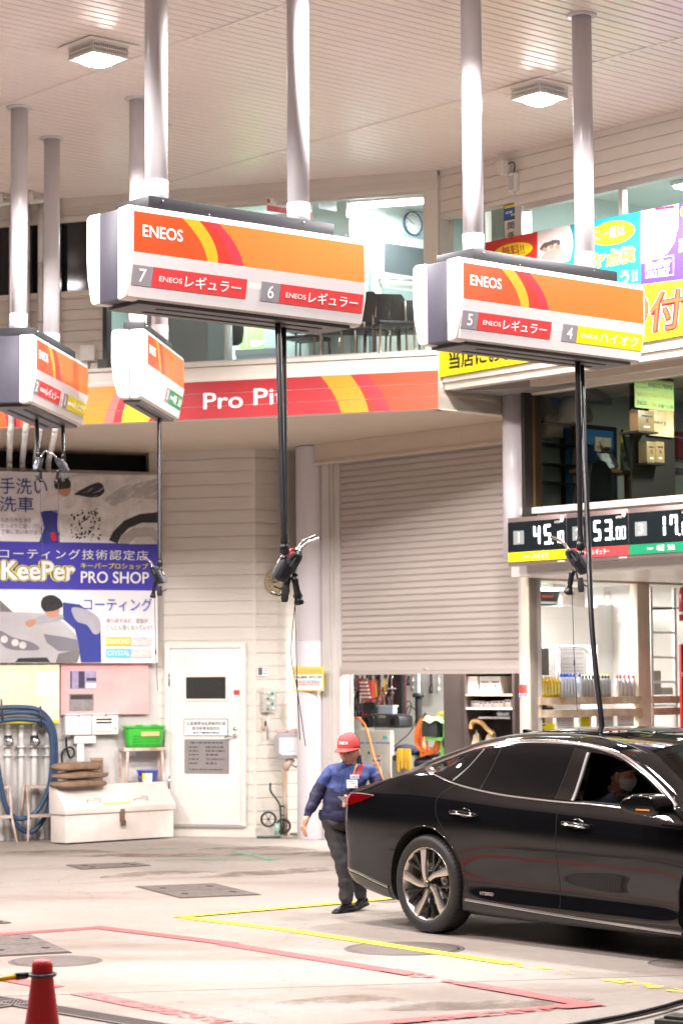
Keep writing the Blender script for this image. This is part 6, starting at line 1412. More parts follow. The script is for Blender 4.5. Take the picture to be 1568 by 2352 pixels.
for k, (big, small, num, m_, word) in enumerate((('45', '10', '1', LYEL, HIO), ('53', '00', '2', LRED, REG), ('17', '00', '3', LGRN, '軽 油'))):
    x0, x1 = edges[k], edges[k + 1]; W_ = x1 - x0
    mod = thing('display_module', None, None); mod.parent = tp; mod.matrix_basis = T(x0, 0, zB)
    mb = MB(); mb.box(.002, W_ - .002, 0, .06, 0, HH); mb.build('housing', MF, mod, bevel=.004)
    mb = MB(); mb.box(.006, W_ - .006, -.008, 0, HH * .285, HH * .905); mb.build('screen', LCDK, mod)
    mb = MB(); mb.box(.006, W_ - .006, -.008, 0, HH * .085, HH * .28); fl = mb.build('fuel_strip', m_, mod)
    mb = MB(); mb.box(W_ * .105, W_ * .285, -.010, -.008, HH * .44, HH * .72); tl = mb.build('number_tile', mat('lcd_tile', (.24, .26, .25), .4), mod); text(num, HH * .21, LETW, tl, W_ * .195, -.010, HH * .58, bold=.03)
    mb = MB(); dw, dh = W_ * .115, HH * .41
    for i, ch in enumerate(big): digit(mb, ch, W_ * (.455 + .18 * i), HH * .40, dw, dh, dw * .30)
    for i, ch in enumerate(small): digit(mb, ch, W_ * (.815 + .082 * i), HH * .405, W_ * .065, HH * .25, W_ * .016)
    mb.box(W_ * .765, W_ * .785, -.016, -.014, HH * .40, HH * .435); mb.build('digits', LCD, mod)
    text('LITER', HH * .045, LETW, mod, W_ * .86, -.008, HH * .845, W_ * .10)
    mb = MB(); mb.ball((W_ * .945, -.02, HH * .90), .032, 14, (.9, .35, 1.25)); mb.build('top_badge', mat('badge_white', (.8, .8, .8), .4), mod)
    text('ENEOS', HH * .04, LETW, fl, W_ * .33, -.008, HH * .185, W_ * .09, bold=.02); text(word, HH * .12, LETW, fl, W_ * .56, -.008, HH * .185, W_ * .27, bold=.025)
    mb = MB(); mb.box(W_ * .84, W_ * .96, -.002, 0, HH * .03, HH * .055); mb.build('maker_plate', PANELG, mod)
# hose into the car
y1_ = U2.off(.36).pt(U2.off(.36).hit(1339, 812)[0], 0, 0).y
q = [ony(1334, 812, y1_), ony(1342, 1050, 18.9), ony(1350, 1240, 18.75), ony(1356, 1400, 18.6), ony(1366, 1530, 18.5), ony(1381, 1668, 18.4), ony(1375, 1705, 18.42), V((ony(1392, 1700, 18.6).x + .5, 18.9, .95))]
hose('hose drawn down behind the car from the units 5 and 4', q, .022)
# ================================================================ banners on the upstairs railing
BZ = zc(1920, 800, 1.9334); ub = Loc(UP, -.03, BZ)
CY, PU = mat('banner_cyan', (.012, .27, .34), .4), mat('banner_purple', (.075, .035, .36), .4); BY, BR = mat('banner_yellow', (.70, .60, .01), .4), mat('banner_red', (.55, .03, .025), .4); LILAC = mat('print_lilac', (.30, .24, .58), .4)
MAR = mat('outline_maroon', (.16, .01, .05), .4); BOR = mat('banner_orange', (.72, .10, .02), .4)
zlo = ub.p(1300, 640)[1]; zrow = Loc(UP, -.03).p(1015, 862)[1]
def upz(x, y): a = ub.p(x, y); return a
def upb(name, label, poly, m):
    q = [upz(*p) for p in poly]; x0 = min(a for a, b in q); z0 = min(b for a, b in q)
    t = thing(name, label, 'banner', ub.fr.m @ T(x0, 0, z0), 'advertising banners on the upstairs railing'); mb = MB(); mb.prism([(a - x0, b - z0) for a, b in q], 0, .008); mb.build('banner_sheet', m, t)
    def sh_(pts, mm, nm, y=-.002): mb = MB(); mb.prism([(a - x0, b - z0) for a, b in [upz(*p) for p in pts]], y, y + .0018); return mb.build(nm, mm, t)
    def tx_(s, xa, ya, xb, yb, mm, y=-.004, bold=0.0, **k):
        xm, ym = (xa + xb) / 2, (ya + yb) / 2; a, b, c, d = ub.p(xa, ym)[0], ub.p(xb, ym)[0], ub.p(xm, yb)[1], ub.p(xm, ya)[1]
        return text(s, d - c, mm, t, (a + b) / 2 - x0, y, (c + d) / 2 - z0, b - a, bold=bold, **k)
    return t, sh_, tx_
def ell(cx, cy, rx, ry, n=32, sl=0.0): return [(cx + rx * cos(2 * pi * i / n), cy + ry * sin(2 * pi * i / n) + sl * rx * cos(2 * pi * i / n)) for i in range(n)]
t, sh_, tx_ = upb('red_banner', 'red banner with red lettering in a yellow ellipse, half behind the right hose unit', [(40, 330), (440, 243), (440, 640), (40, 700)], BR)
sh_(ell(255, 395, 150, 62, sl=-.17), BY, 'ellipse'); tx_('無料!!', 165, 345, 345, 440, BR, bold=.02, skew=-.2)
t, sh_, tx_ = upb('cyan_banner', 'cyan tyre check banner with a photo of people in a pink open car', [(440, 243), (1240, 85), (1240, 640), (440, 700)], CY)
sh_([(442, 246), (690, 192)] + [(690 + 25 * sin(k), 192 + (470 - 192) * i / 12) for i, k in enumerate([pi * j / 12 for j in range(13)])] + [(442, 530)], mat('print_pale', (.74, .66, .64), .4, noise=.1), 'photo', -.001)
sh_([(470, 440), (520, 395), (620, 365), (700, 350), (698, 430), (640, 460), (500, 480), (470, 470)], mat('print_pink_car', (.75, .30, .28), .4, noise=.2), 'photo_car', -.003); sh_([(455, 380), (490, 335), (590, 305), (600, 330), (520, 360), (480, 395)], mat('print_dark', (.10, .08, .08), .4), 'photo_roof', -.003)
for x, y in ((510, 350), (560, 330), (605, 330)): sh_(ell(x, y, 14, 22), mat('print_dark', (.1, .08, .08), .4), 'photo_head', -.0045); sh_(ell(x - 8, y + 34, 20, 18), mat('print_skin', (.52, .24, .15), .5), 'photo_person', -.0042)
sh_(ell(1020, 255, 172, 92, sl=-.16), BY, 'ellipse'); tx_('に一度は', 875, 205, 1120, 300, CY, bold=.02, skew=-.1)
for mm, bo, y in ((LETW, .10, -.003), (MAR, .06, -.0045), (BY, .012, -.006)): tx_('ヤ点検', 868 - bo * 90, 385 - bo * 90, 1195 + bo * 60, 510 + bo * 60, mm, y, bo)
for mm, bo, y in ((MAR, .06, -.003), (LETW, .02, -.0045)): tx_('う!!', 1085 - bo * 60, 540 - bo * 60, 1215 + bo * 40, 640 + bo * 40, mm, y, bo)
t, sh_, tx_ = upb('purple_banner', 'purple and white coating banner with a pale car picture', [(1240, 85), (1760, -18), (1760, 590), (1240, 655)], PU)
sh_([(1241, 87), (1510, 34), (1490, 330), (1420, 430), (1340, 455), (1285, 490), (1241, 490)], LETW, 'white_field', -.001)
mb = None
for x, y in ((1260, 110), (1300, 95), (1280, 140), (1250, 170), (1320, 130), (1290, 190), (1255, 225), (1315, 180), (1340, 90)): sh_(ell(x, y, 9, 11, 10), LILAC, 'flower', -.0025)
sh_([(1350, 70), (1505, 40), (1520, 110), (1500, 280), (1440, 400), (1370, 440), (1320, 420), (1310, 300), (1325, 150)], LILAC, 'car_picture', -.003); sh_([(1350, 65), (1500, 40), (1500, 60), (1355, 80)], MAR, 'car_roof', -.0045); sh_(ell(1455, 110, 45, 52), mat('print_violet', (.34, .26, .68), .4), 'car_lamp', -.0042); sh_([(1320, 290), (1400, 280), (1420, 305), (1410, 340), (1330, 345)], LETW, 'car_headlamp', -.0042)
sh_([(1425, 300), (1500, 290), (1498, 298), (1425, 308)], LETW, 'car_bar', -.0043); sh_([(1425, 325), (1495, 316), (1492, 324), (1425, 333)], LETW, 'car_bar', -.0043)
sh_([(1522, 30), (1535, 27), (1530, 200), (1500, 330), (1440, 420), (1430, 410), (1488, 325), (1516, 200)], LETW, 'curve_line', -.0046)
for mm, bo, y in ((BY, .14, -.003), (LETK, .09, -.0045), (LETW, .045, -.006)): tx_('KeePer', 1290 - bo * 60, 468 - bo * 60, 1475 + bo * 20, 525 + bo * 40, mm, y, bo)
tx_('PRO SHOP', 1297, 535, 1465, 585, LETW, bold=.01); sh_([(1276, 470), (1279, 469), (1279, 604), (1276, 605)], LETW, 'box_line'); sh_([(1491, 428), (1494, 427), (1494, 580), (1491, 581)], LETW, 'box_line'); sh_([(1276, 601), (1494, 577), (1494, 581), (1276, 605)], LETW, 'box_line'); sh_([(1276, 468), (1494, 425), (1494, 429), (1276, 472)], LETW, 'box_line')
sh_(ell(1590, 90, 45, 50), BY, 'yellow_disc'); tx_('変', 1530, 285, 1640, 400, LETW, bold=.05)
t, sh_, tx_ = upb('yellow_banner', 'long yellow banner with black and huge orange Japanese lettering', [(-319, 1110), (1245, 655), (1760, 590), (1760, 1012), (-319, 1372)], BY)
YB = zc(1366, 1024, 1.1487)
_ub = ub; ub = Loc(UP, -.03, YB); tx_('当店におま', 493, 418, 790, 500, LETK, bold=.035, skew=0); ub = _ub
for mm, bo, y in ((LETW, .075, -.003), (MAR, .05, -.006), (BOR, .012, -.009)): tx_('付', 1318 - bo * 200, 705 - bo * 200, 1575 + bo * 120, 1005 + bo * 200, mm, y, bo, skew=.15)
for mm, bo, y in ((LETW, .075, -.003), (MAR, .05, -.006), (BOR, .012, -.009)): tx_('り', 1100 - bo * 150, 735 - bo * 200, 1300 + bo * 60, 1035 + bo * 200, mm, y, bo, skew=.15)
for mm, bo, y in ((LETW, .075, -.003), (MAR, .05, -.006), (BOR, .012, -.009)): tx_('け', 1610 - bo * 150, 660 - bo * 200, 1780, 975 + bo * 200, mm, y, bo, skew=.15)
mb = MB(); a = Loc(UP, .02).p(1015, 862); mb.box(0, 6, 0, .03, -.02, .0); rail = solo('banner_rail', 'thin rail carrying the long yellow banner', 'rail', mb, ALU, Loc(UP, .0).fr.m @ T(.02, 0, 5.285))
# post signs, camera, speaker
t = thing('security_sign', 'blue and yellow security company sign on the dark post', 'sign', UP.m @ T(.955, .045, 0)); q = Loc(UP, .05).r(1153, 472, 1181, 502)
mb = MB(); mb.box(0, .19, 0, .008, q[2], q[3]); mb.build('plate', mat('sok_blue', (.03, .12, .42), .4), t); mb = MB(); hh_ = q[3] - q[2]; mb.box(.0, .19, -.002, 0, q[2] + hh_ * .80, q[3]); mb.prism([(.10, q[2] + hh_ * .15), (.19, q[2] + hh_ * .15), (.19, q[2] + hh_ * .8), (.165, q[2] + hh_ * .55), (.165, q[2] + hh_ * .28), (.10, q[2] + hh_ * .28)], -.002, 0); mb.build('yellow_field', BY, t); text('SOK', hh_ * .2, LETW, t, .075, -.002, q[2] + hh_ * .45, .11, bold=.05)
t = thing('keep_out_sign', 'white vertical sign with black characters below the security sign', 'sign', UP.m @ T(.955, .045, 0)); q2 = Loc(UP, .05).r(1153, 506, 1181, 680); mb = MB(); mb.box(0, .19, 0, .008, q2[2], q2[3]); mb.build('plate', mat('sign_grey', (.62, .60, .55), .4), t)
for i, ch in enumerate('関係者以外立入禁止'): text(ch, .082, LETK, t, .095, 0, q2[3] - .065 - .105 * i, .10, bold=.03, name='lettering') if q2[3] - .1 - .105 * i > q2[2] else None
q = Loc(UP, -.10).p(1152, 388); t = thing('security_camera', 'cream camera housing under the canopy corner', 'camera', UP.off(-.1).m @ T(q[0], 0, q[1]) @ M.Scale(.62, 4)); mb = MB(); mb.prism([(-.09, .11), (.11, .13), (.10, -.10), (.04, -.14), (-.07, -.02)], -.08, .1); mb.build('housing', CREAMW, t, bevel=.012); mb = MB(); mb.tube(bez([(.10, .05, .08), (.2, .06, .09), (.25, .06, .02), (.22, .06, -.10)], 6), .012, 8); mb.build('cable', DARK, t)
q = Loc(UP, -.06).p(1173, 416); t = thing('wall_speaker', 'small white speaker with dark slanted slats under the canopy corner', 'speaker', UP.off(-.06).m @ T(q[0], 0, q[1]) @ M.Scale(.6, 4)); mb = MB(); mb.box(-.10, .10, 0, .12, -.17, .15); mb.build('case', WHITE, t, bevel=.012); mb = MB()
for i in range(7): mb.prism([(-.075, -.135 + .037 * i), (0, -.150 + .037 * i), (.075, -.135 + .037 * i), (.075, -.125 + .037 * i), (0, -.140 + .037 * i), (-.075, -.125 + .037 * i)], -.004, 0)
mb.build('slats', mat('speaker_slat', (.10, .13, .20), .4), t); mb = MB(); mb.box(-.13, .0, .04, .1, -.23, -.16); mb.build('bracket', WHITE, t)
# ================================================================ office upstairs (through the big window)
OZ = zc(420, 730, 1.1879); OF = Loc(OFW, -.02, OZ)
q = OF.p(1457, 196); r = (OF.p(1457, 140)[1] - q[1]) * 1.0; clock(OF.fr.m @ T(q[0], 0, q[1]), r, mat('clock_white', (.80, .82, .84), .4), mat('clock_navy', (.04, .06, .14), .4), 'round white office clock with a dark blue rim', 9, 50)
for r_, lab in (((1015, 70, 1100, 130), 'paper sheet on the office wall beside the pole'), ((1148, 82, 1232, 172), 'larger paper sheet in the middle of the office wall'), ((1278, 132, 1335, 246), 'narrow paper sheet left of the office clock')):
    t, W_, H_ = board(OF, 'wall_paper_sheet', lab, 'paper', r_, mat('office_paper', (.72, .78, .78), .6), .004, 'papers on the office wall'); inkbars(t, W_, H_, [(.85 - .12 * i, .03) for i in range(6)], mat('faint_ink', (.50, .56, .58), .6), -.001, .1, .8, seed=len(lab))
t, W_, H_ = board(OF, 'wall_poster', 'red and white poster behind the office window top', 'poster', (770, 88, 985, 152), LETW, .006); mb = MB(); mb.box(0, W_, -.002, 0, 0, H_ * .42); mb.build('red_band', mat('poster_red', (.70, .12, .14), .4), t); mb = MB(); mb.box(0, W_ * .06, -.0022, 0, H_ * .6, H_ * .9); mb.build('mark', LRED, t)
t, W_, H_ = board(OF, 'office_door', 'office door with a big dark glass panel under the clock', 'door', (1268, 255, 1560, 900), mat('office_door', (.62, .66, .60), .5), .05, frame=(.03, mat('blue_door_frame', (.30, .42, .52), .4)))
mb = MB(); mb.box(W_ * .20, W_ * 1.0, -.004, 0, H_ * .715, H_ * .93); mb.build('door_pane', mat('door_pane', (.10, .12, .13), .12), t); mb = MB(); mb.box(W_ * .16, W_, -.003, 0, H_ * .31, H_ * .60); mb.build('lower_pane', mat('lower_pane', (.36, .46, .46), .2), t); mb = MB(); mb.tube([(W_ * .12, -.06, H_ * .66), (W_, -.06, H_ * .69)], .014, 8); mb.tube([(W_ * .12, 0, H_ * .66), (W_ * .12, -.06, H_ * .66)], .014, 8); mb.build('push_bar', ALU, t)
G5 = mat('partition_grey', (.30, .31, .32), .6, noise=.1); G6 = mat('partition_teal', (.33, .42, .43), .5)
O2 = Loc(FA, 1.3, OZ); OFZ = 5.2
for r_, m_, lab in (((300, 380, 488, 1000), G5, 'grey partition panel at the left of the office'), ((488, 380, 566, 1000), G6, 'blue grey partition panel beside the white office pole'), ((120, 380, 300, 1000), mat('curtain_grey', (.36, .34, .36), .7), 'grey curtain panel at the far left of the office window')):
    a, b, c, d = O2.r(*r_); t = thing('partition', lab, 'partition', O2.fr.m @ T(a, 0, OFZ)); mb = MB(); mb.box(0, b - a - .01, 0, .04, 0, d - OFZ); mb.build('panel', m_, t); mb = MB(); mb.box(0, b - a - .01, -.005, .045, d - OFZ, d - OFZ + .03); mb.build('cap_rail', ALU, t)
a = O2.p(585, 700); mb = MB(); mb.tube([(0, 0, OFZ), (0, 0, 7.45)], .05, 14); mb.tube([(0, 0, OFZ), (0, 0, OFZ + .02)], .09, 14); solo('office_pole', 'white round pole inside the office', 'pole', mb, WHITE, O2.fr.m @ T(a[0], 0, 0))
Lj = Loc(FA, 1.55, OZ); a = Lj.p(612, 690); mb = MB(); mb.sm = True; mb.grid([[V((w_ * cos(q) + .01 * sin(3 * q + i), .07 * sin(q), z)) for q in [2 * pi * k / 18 for k in range(18)]] for i, (z, w_) in enumerate(((.30, .04), (.26, .10), (.1, .12), (-.1, .13), (-.22, .12), (-.25, .05)))], closed=True); solo('hanging_jacket', 'black jacket hanging on the office pole', 'jacket', mb, BLACKM, Lj.fr.m @ T(a[0], 0, a[1] + .04), smooth=True)
t, W_, H_ = board(Loc(FA, 2.4, OZ), 'office_lime_panel', 'lime green panel in the office', 'panel', (640, 560, 776, 1000), mat('lime_panel', (.35, .78, .22), .5), .04); mb = MB(); mb.box(W_ * .22, W_ * .24, -.003, 0, 0, H_); mb.box(-.12, 0, 0, .04, 0, H_); mb.build('side_post', mat('pale_post', (.62, .75, .72), .5), t)  # plain lime green panel, no screen and no emission
Lb = Loc(FA, 1.0, OZ); a, b, c, d = Lb.r(622, 790, 812, 870); t = thing('paper_box', 'light blue cardboard box on the office floor by the window', 'box', Lb.fr.m @ T(a, 0, OFZ)); mb = MB(); mb.box(0, b - a, 0, .35, 0, d - OFZ - .07); mb.build('carton', mat('box_blue', (.42, .58, .66), .5), t, bevel=.005); mb = MB(); mb.box(-.01, b - a + .01, -.01, .36, d - OFZ - .07, d - OFZ); mb.build('box_lid', mat('box_lid', (.55, .70, .78), .5), t, bevel=.005)
CHB = mat('chair_black', (.022, .024, .028), .4); CHL = mat('chair_leg', (.35, .28, .22), .3, .8)
def office_chair(fr, m_, label, group, hs=.72):
    t = thing('high_chair', label, 'chair', m_, group)
    mb = MB(); mb.box(-.21, .21, -.2, .2, hs - .03, hs + .01); mb.build('seat', CHB, t, bevel=.015)
    mb = MB(); mb.prism([(-.17, hs + .08), (.17, hs + .08), (.21, hs + .36), (.17, hs + .42), (-.17, hs + .42), (-.21, hs + .36)], .19, .215, RX(-6)); mb.build('backrest', CHB, t, bevel=.008)
    for x in (-.19, .19):
        for y in (-.18, .18): mb = MB(); mb.tube([(x * 1.1, y * 1.1, 0), (x, y, hs - .02)] + ([(x, .22, hs + .3)] if y > 0 else []), .012, 8); mb.build('leg', CHL, t)
    mb = MB(); mb.tube([(-.2, -.19, .3), (.2, -.19, .3)], .010, 8); mb.build('foot_bar', CHL, t); return t
O3 = Loc(FA, .75, OZ)
ch0 = None
for x, y, dd, rz, lab in ((1315, 760, .75, 20, 'high black chair in the office, the one next to the table'), (1425, 760, .75, 25, 'high black chair in the office nearest the white window post'), (1200, 720, .6, -160, 'high black chair on the far side of the office table'), (960, 740, .95, 170, 'high black chair at the left end of the office table'), (1110, 750, .5, 15, 'high black chair seen below the middle of the long hose unit'), (1370, 770, .3, 30, 'high black chair closest to the office window glass')):
    Lx = Loc(FA, dd, OZ); a = Lx.p(x, y); m_ = Lx.fr.m @ T(a[0], 0, OFZ) @ RZ(rz)
    if ch0 is None: ch0 = office_chair(FA, m_, lab, 'high chairs in the office')
    else: c_ = copy_tree(ch0); c_.matrix_world = m_; c_['label'] = lab
Lx = Loc(FA, 1.1, OZ); a, b, c, d = Lx.r(850, 660, 1240, 700); t = thing('office_table', 'black topped office table with chrome legs behind the hoses', 'table', Lx.fr.m @ T(a, 0, OFZ)); mb = MB(); mb.box(0, b - a, -.25, .3, .84, .87); mb.build('table_top', CHB, t, bevel=.006)
for x in (.06, b - a - .06):
    for y in (-.2, .25): mb = MB(); mb.tube([(x, y, 0), (x, y, .84)], .016, 8); mb.build('leg', STEEL, t)
# ================================================================ mezzanine office (through the bay window)
_o2 = RB.pt(.36, .2, 0); MZF = Frame(_o2.x, _o2.y, E1); MZ = zc(2050, 1480, 2.3025); FLZ = 3.5
def mz(d=0.0): return Loc(MZF, d, MZ)
BRN, BRD = mat('shelf_brown', (.15, .075, .03), .5, noise=.2), mat('shelf_dark', (.02, .016, .014), .5)
L = mz(-.05); t = thing('display_shelf', 'dark brown display shelf with glass levels behind the bay window', 'shelf', L.fr.m)
for x0, x1, m_, top in ((108, 182, BRD, 190), (184, 268, BRN, 190), (578, 662, BRN, 470)):
    a, b, c, d = L.r(x0, top, x1, 1300); mb = MB(); mb.box(a, b, 0, .05, FLZ, d); mb.build('shelf_post', m_, t)
for y, m_ in ((500, mat('shelf_redbrown', (.12, .04, .03), .5)), (690, BRD), (870, BRD), (1040, BRD)):
    a, b, c, d = L.r(280, y - 8, 690 if y == 500 else 580, y + 8); mb = MB(); mb.box(a, b, -.0, .3, c, d); mb.build('level', m_, t)
def mzb(name, label, cat, rect, m, d=0.0, th=.02, **k): return board(mz(d), name, label, cat, rect, m, th, **k)
t, W_, H_ = mzb('blue_partition', 'blue board with a black frame behind the bay window', 'partition', (480, 545, 930, 1300), mat('mezz_blue', (.05, .22, .52), .5), .12, frame=(.05, BRD))
mb = MB(); mb.box(W_ * .42, W_ * .44, -.003, 0, 0, H_); mb.build('joint', BRD, t)
q = [mz(.05).p(*p) for p in ((300, 222), (540, 228), (412, 345))]; mb = MB(); mb.prism([(a - q[2][0], b - q[2][1]) for a, b in q], 0, .01); pn = solo('blue_pennant', 'blue triangular pennant on the grey mezzanine wall', 'pennant', mb, mat('pennant_blue', (.03, .22, .42), .5), mz(.05).fr.m @ T(q[2][0], 0, q[2][1]))
mb = MB(); q3 = [mz(.05).p(*p) for p in ((295, 250), (412, 350), (545, 240), (520, 320), (408, 415), (310, 300))]; mb.prism([(a - q[2][0], b - q[2][1]) for a, b in q3], .012, .03); mb.build('fold', mat('pennant_tan', (.30, .24, .19), .6), pn)
q = [mz(-.1).p(*p) for p in ((475, 488), (478, 400), (500, 260), (560, 222), (620, 270), (690, 430), (680, 490))]; mb = MB(); mb.prism([(a - q[0][0], b - q[0][1]) for a, b in q], -.1, .12); solo('grey_cloth_bag', 'grey cloth bag on top of the display shelf', 'bag', mb, mat('cloth_grey', (.34, .30, .28), .8, bump=.3), mz(-.1).fr.m @ T(q[0][0], 0, q[0][1]), bevel=.03)
t, W_, H_ = mzb('booklet', 'cream booklet standing upright at the back of the desk', 'booklet', (758, 622, 904, 752), mat('booklet_cream', (.62, .56, .42), .5), -.15); mb = MB(); mb.box(W_ * .48, W_ * .5, -.003, 0, 0, H_); mb.box(W_ * .1, W_ * .42, -.002, 0, H_ * .1, H_ * .4); mb.box(W_ * .58, W_ * .9, -.002, 0, H_ * .1, H_ * .35); mb.build('print', mat('print_brown', (.40, .22, .14), .5), t)
L = mz(-.3); q = [L.p(*p) for p in ((870, 905), (800, 760), (935, 765), (990, 890))]; mb = MB(); mb.prism([(a - q[0][0], b - q[0][1]) for a, b in q], 0, .012); lf = solo('open_leaflet', 'white leaflet leaning open on the desk', 'leaflet', mb, mat('leaflet_white', (.66, .70, .66), .5), L.fr.m @ T(q[0][0], 0, q[0][1]) @ RX(-14)); mb = MB(); [mb.box(x, x + .03, -.002, 0, z, z + .025) for x, z in ((0, .05), (.07, .05), (0, .13), (.07, .13))]; mb.build('print', mat('leaflet_print', (.30, .45, .52), .5), lf)
q = [L.p(*p) for p in ((1010, 915), (1010, 555), (1085, 555), (1070, 915))]; mb = MB(); mb.prism([(a - q[0][0], b - q[0][1]) for a, b in q], .02, .04); yb = solo('yellow_folder', 'yellow folder standing behind a printed sheet on the desk', 'folder', mb, mat('folder_yellow', (.55, .50, .05), .5), L.fr.m @ T(q[0][0], 0, q[0][1]))
q = [L.p(*p) for p in ((1030, 918), (992, 758), (1042, 758), (1075, 915))]; mb = MB(); mb.prism([(a - q[0][0], b - q[0][1]) for a, b in q], 0, .008); sh_o = solo('printed_sheet', 'white printed sheet leaning against the yellow folder', 'paper', mb, mat('leaflet_white', (.66, .70, .66), .5), L.fr.m @ T(q[0][0], 0, q[0][1])); text('車', .07, LETK, sh_o, .01, -.001, .12)
a, b, c, d = L.r(690, 918, 1085, 950); t = thing('desk', 'brown desk behind the bay window', 'desk', L.fr.m @ T(a, 0, 0)); mb = MB(); mb.box(0, b - a, -.1, .3, c, d); mb.build('desk_top', BRN, t, bevel=.004)
for x in (.04, b - a - .06): mb = MB(); mb.box(x, x + .05, .0, .05, FLZ, c); mb.build('leg', BRN, t)
def mchair(rect, label, d, seat=None):
    L = mz(d); q = [L.p(*p) for p in rect]; x0 = min(a for a, b in q); t = thing('office_chair', label, 'chair', L.fr.m @ T(x0, 0, FLZ), 'black chairs behind the bay window')
    mb = MB(); mb.prism([(a - x0, b - FLZ) for a, b in q], 0, .04, RX(0)); mb.build('backrest', CHB, t, bevel=.012); zs_ = min(b for a, b in q) - FLZ; w_ = max(a for a, b in q) - x0
    sx0, sx1 = (0, w_) if seat is None else (L.p(seat[0], 900)[0] - x0, L.p(seat[1], 900)[0] - x0)
    zs2 = max(.22, zs_); mb = MB(); mb.box(sx0, sx1, -.35, .02, zs2 - .05, zs2); mb.build('seat', CHB, t, bevel=.012)
    for x in (sx0 + .02, sx1 - .02):
        for y in (-.33, 0): mb = MB(); mb.tube([(x * 1.0 + (x - (sx0 + sx1) / 2) * .25, y, 0), (x, y, zs2 - .04)], .012, 8); mb.build('leg', CHB, t)
mchair([(705, 1250), (712, 960), (730, 860), (790, 825), (850, 840), (900, 910), (930, 1010), (940, 1250)], 'black round backed chair in front of the desk', -.45)
mchair([(1090, 905), (1010, 540), (1045, 610), (1130, 605), (1245, 565), (1240, 905)], 'black angular chair beside the yellow folder', -.55, (1100, 1460))
t, W_, H_ = mzb('black_board', 'tall black display board behind the bay window', 'board', (1090, 62, 1488, 1300), BRD, -1.40)
t, W_, H_ = mzb('handwritten_poster', 'yellow green handwritten poster on the black board', 'poster', (1122, 88, 1480, 362), mat('poster_lime', (.62, .85, .30), .5), -1.45, .008)
PEN, PENO = mat('pen_dark', (.06, .10, .08), .5), mat('pen_orange', (.80, .42, .05), .5); text('ENEOS PRIME', H_ * .15, PEN, t, W_ * .66, 0, H_ * .80, W_ * .62); inkbars(t, W_, H_, [(.86, .05)], PENO, -.001, .04, .30, seed=31); mb = MB(); mb.box(W_ * .04, W_ * .32, -.0015, 0, H_ * .68, H_ * .70); mb.build('underline', mat('pen_green', (.05, .45, .2), .5), t)
text('新次元プレミアムエンジンオイル', H_ * .14, PENO, t, W_ * .5, 0, H_ * .46, W_ * .9); text('ENEOS', H_ * .14, PEN, t, W_ * .17, 0, H_ * .17, W_ * .24); text('史上最高', H_ * .14, PENO, t, W_ * .43, 0, H_ * .15, W_ * .25); text('の乗り心地', H_ * .14, PEN, t, W_ * .78, 0, H_ * .13, W_ * .38)
t, W_, H_ = mzb('black_sign', 'black oil line-up sign at the top of the bay window', 'sign', (1300, -40, 1452, 98), mat('sign_black', (.012, .012, .014), .4), -1.46, .02); text('OIL LINEUP', H_ * .17, LETW, t, W_ * .5, 0, H_ * .27, W_ * .8, bold=.03); text('ENEOS', H_ * .20, LETW, t, W_ * .55, 0, H_ * .55, W_ * .7, bold=.03)
t, W_, H_ = mzb('golden_poster', 'golden oil poster below the handwritten one', 'poster', (1252, 372, 1480, 612), mat('poster_gold', (.62, .40, .16), .4, noise=.6, nscale=6, c2=(.75, .68, .52)), -1.44, .008); text('ENEOS', H_ * .10, LETK, t, W_ * .38, 0, H_ * .52, W_ * .34, bold=.03); text('X', H_ * .17, LETK, t, W_ * .64, 0, H_ * .50, bold=.03)
GOLD = mat('box_gold', (.33, .22, .10), .4, noise=.1)
for r_, lab, d_ in (((1152, 375, 1300, 565), 'gold oil box in front of the golden poster', -1.6), ((1233, 660, 1312, 855), 'left one of two gold oil boxes below the poster', -1.55), ((1314, 660, 1394, 855), 'right one of two gold oil boxes below the poster', -1.55)):
    L = mz(d_); a, b, c, d = L.r(*r_); t = thing('oil_box', lab, 'box', L.fr.m @ T(a, 0, c), 'gold oil boxes behind the bay window'); W_, H_ = b - a, d - c; mb = MB(); mb.box(0, W_, 0, .12, 0, H_); mb.build('carton', GOLD, t, bevel=.004); text('ENEOS', H_ * .08, LETK, t, W_ * .55, -.001, H_ * .74, W_ * .6, bold=.03); text('X', H_ * .18, LETK, t, W_ * .55, -.001, H_ * .52, bold=.03); mb = MB(); mb.box(W_ * .35, W_ * .72, -.002, 0, H_ * .18, H_ * .26); mb.build('label', LETW, t)
    mb = MB(); mb.box(-.03, W_ + .03, -.03, .25, -.02, -.001); mb.build('ledge', BRD, t)
t, W_, H_ = mzb('leaflet_stack', 'stack of white leaflets standing low behind the bay window', 'leaflet', (1365, 1065, 1450, 1195), mat('leaflet_white', (.66, .70, .66), .5), -.5, .03); mb = MB(); mb.box(-.04, -.0, .0, .05, 0, H_ * .8); mb.build('blue_spine', mat('spine_blue', (.1, .2, .45), .5), t); inkbars(t, W_, H_, [(.85, .12), (.62, .1)], TILE, -.002, .1, .9, seed=41)
for r_, m_, lab in (((1490, -40, 1700, 232), mat('flag_red', (.75, .08, .04), .5), 'bright red sheet at the top right of the bay window'), ((1490, 575, 1700, 815), mat('flag_dark_red', (.26, .02, .03), .5), 'dark red cabinet at the right of the bay window')):
    t, W_, H_ = mzb('red_sheet', lab, 'panel', r_, m_, .05, .05); mb = MB(); mb.box(0, W_, -.004, 0, -.02, 0); mb.build('lower_edge', BRD, t)
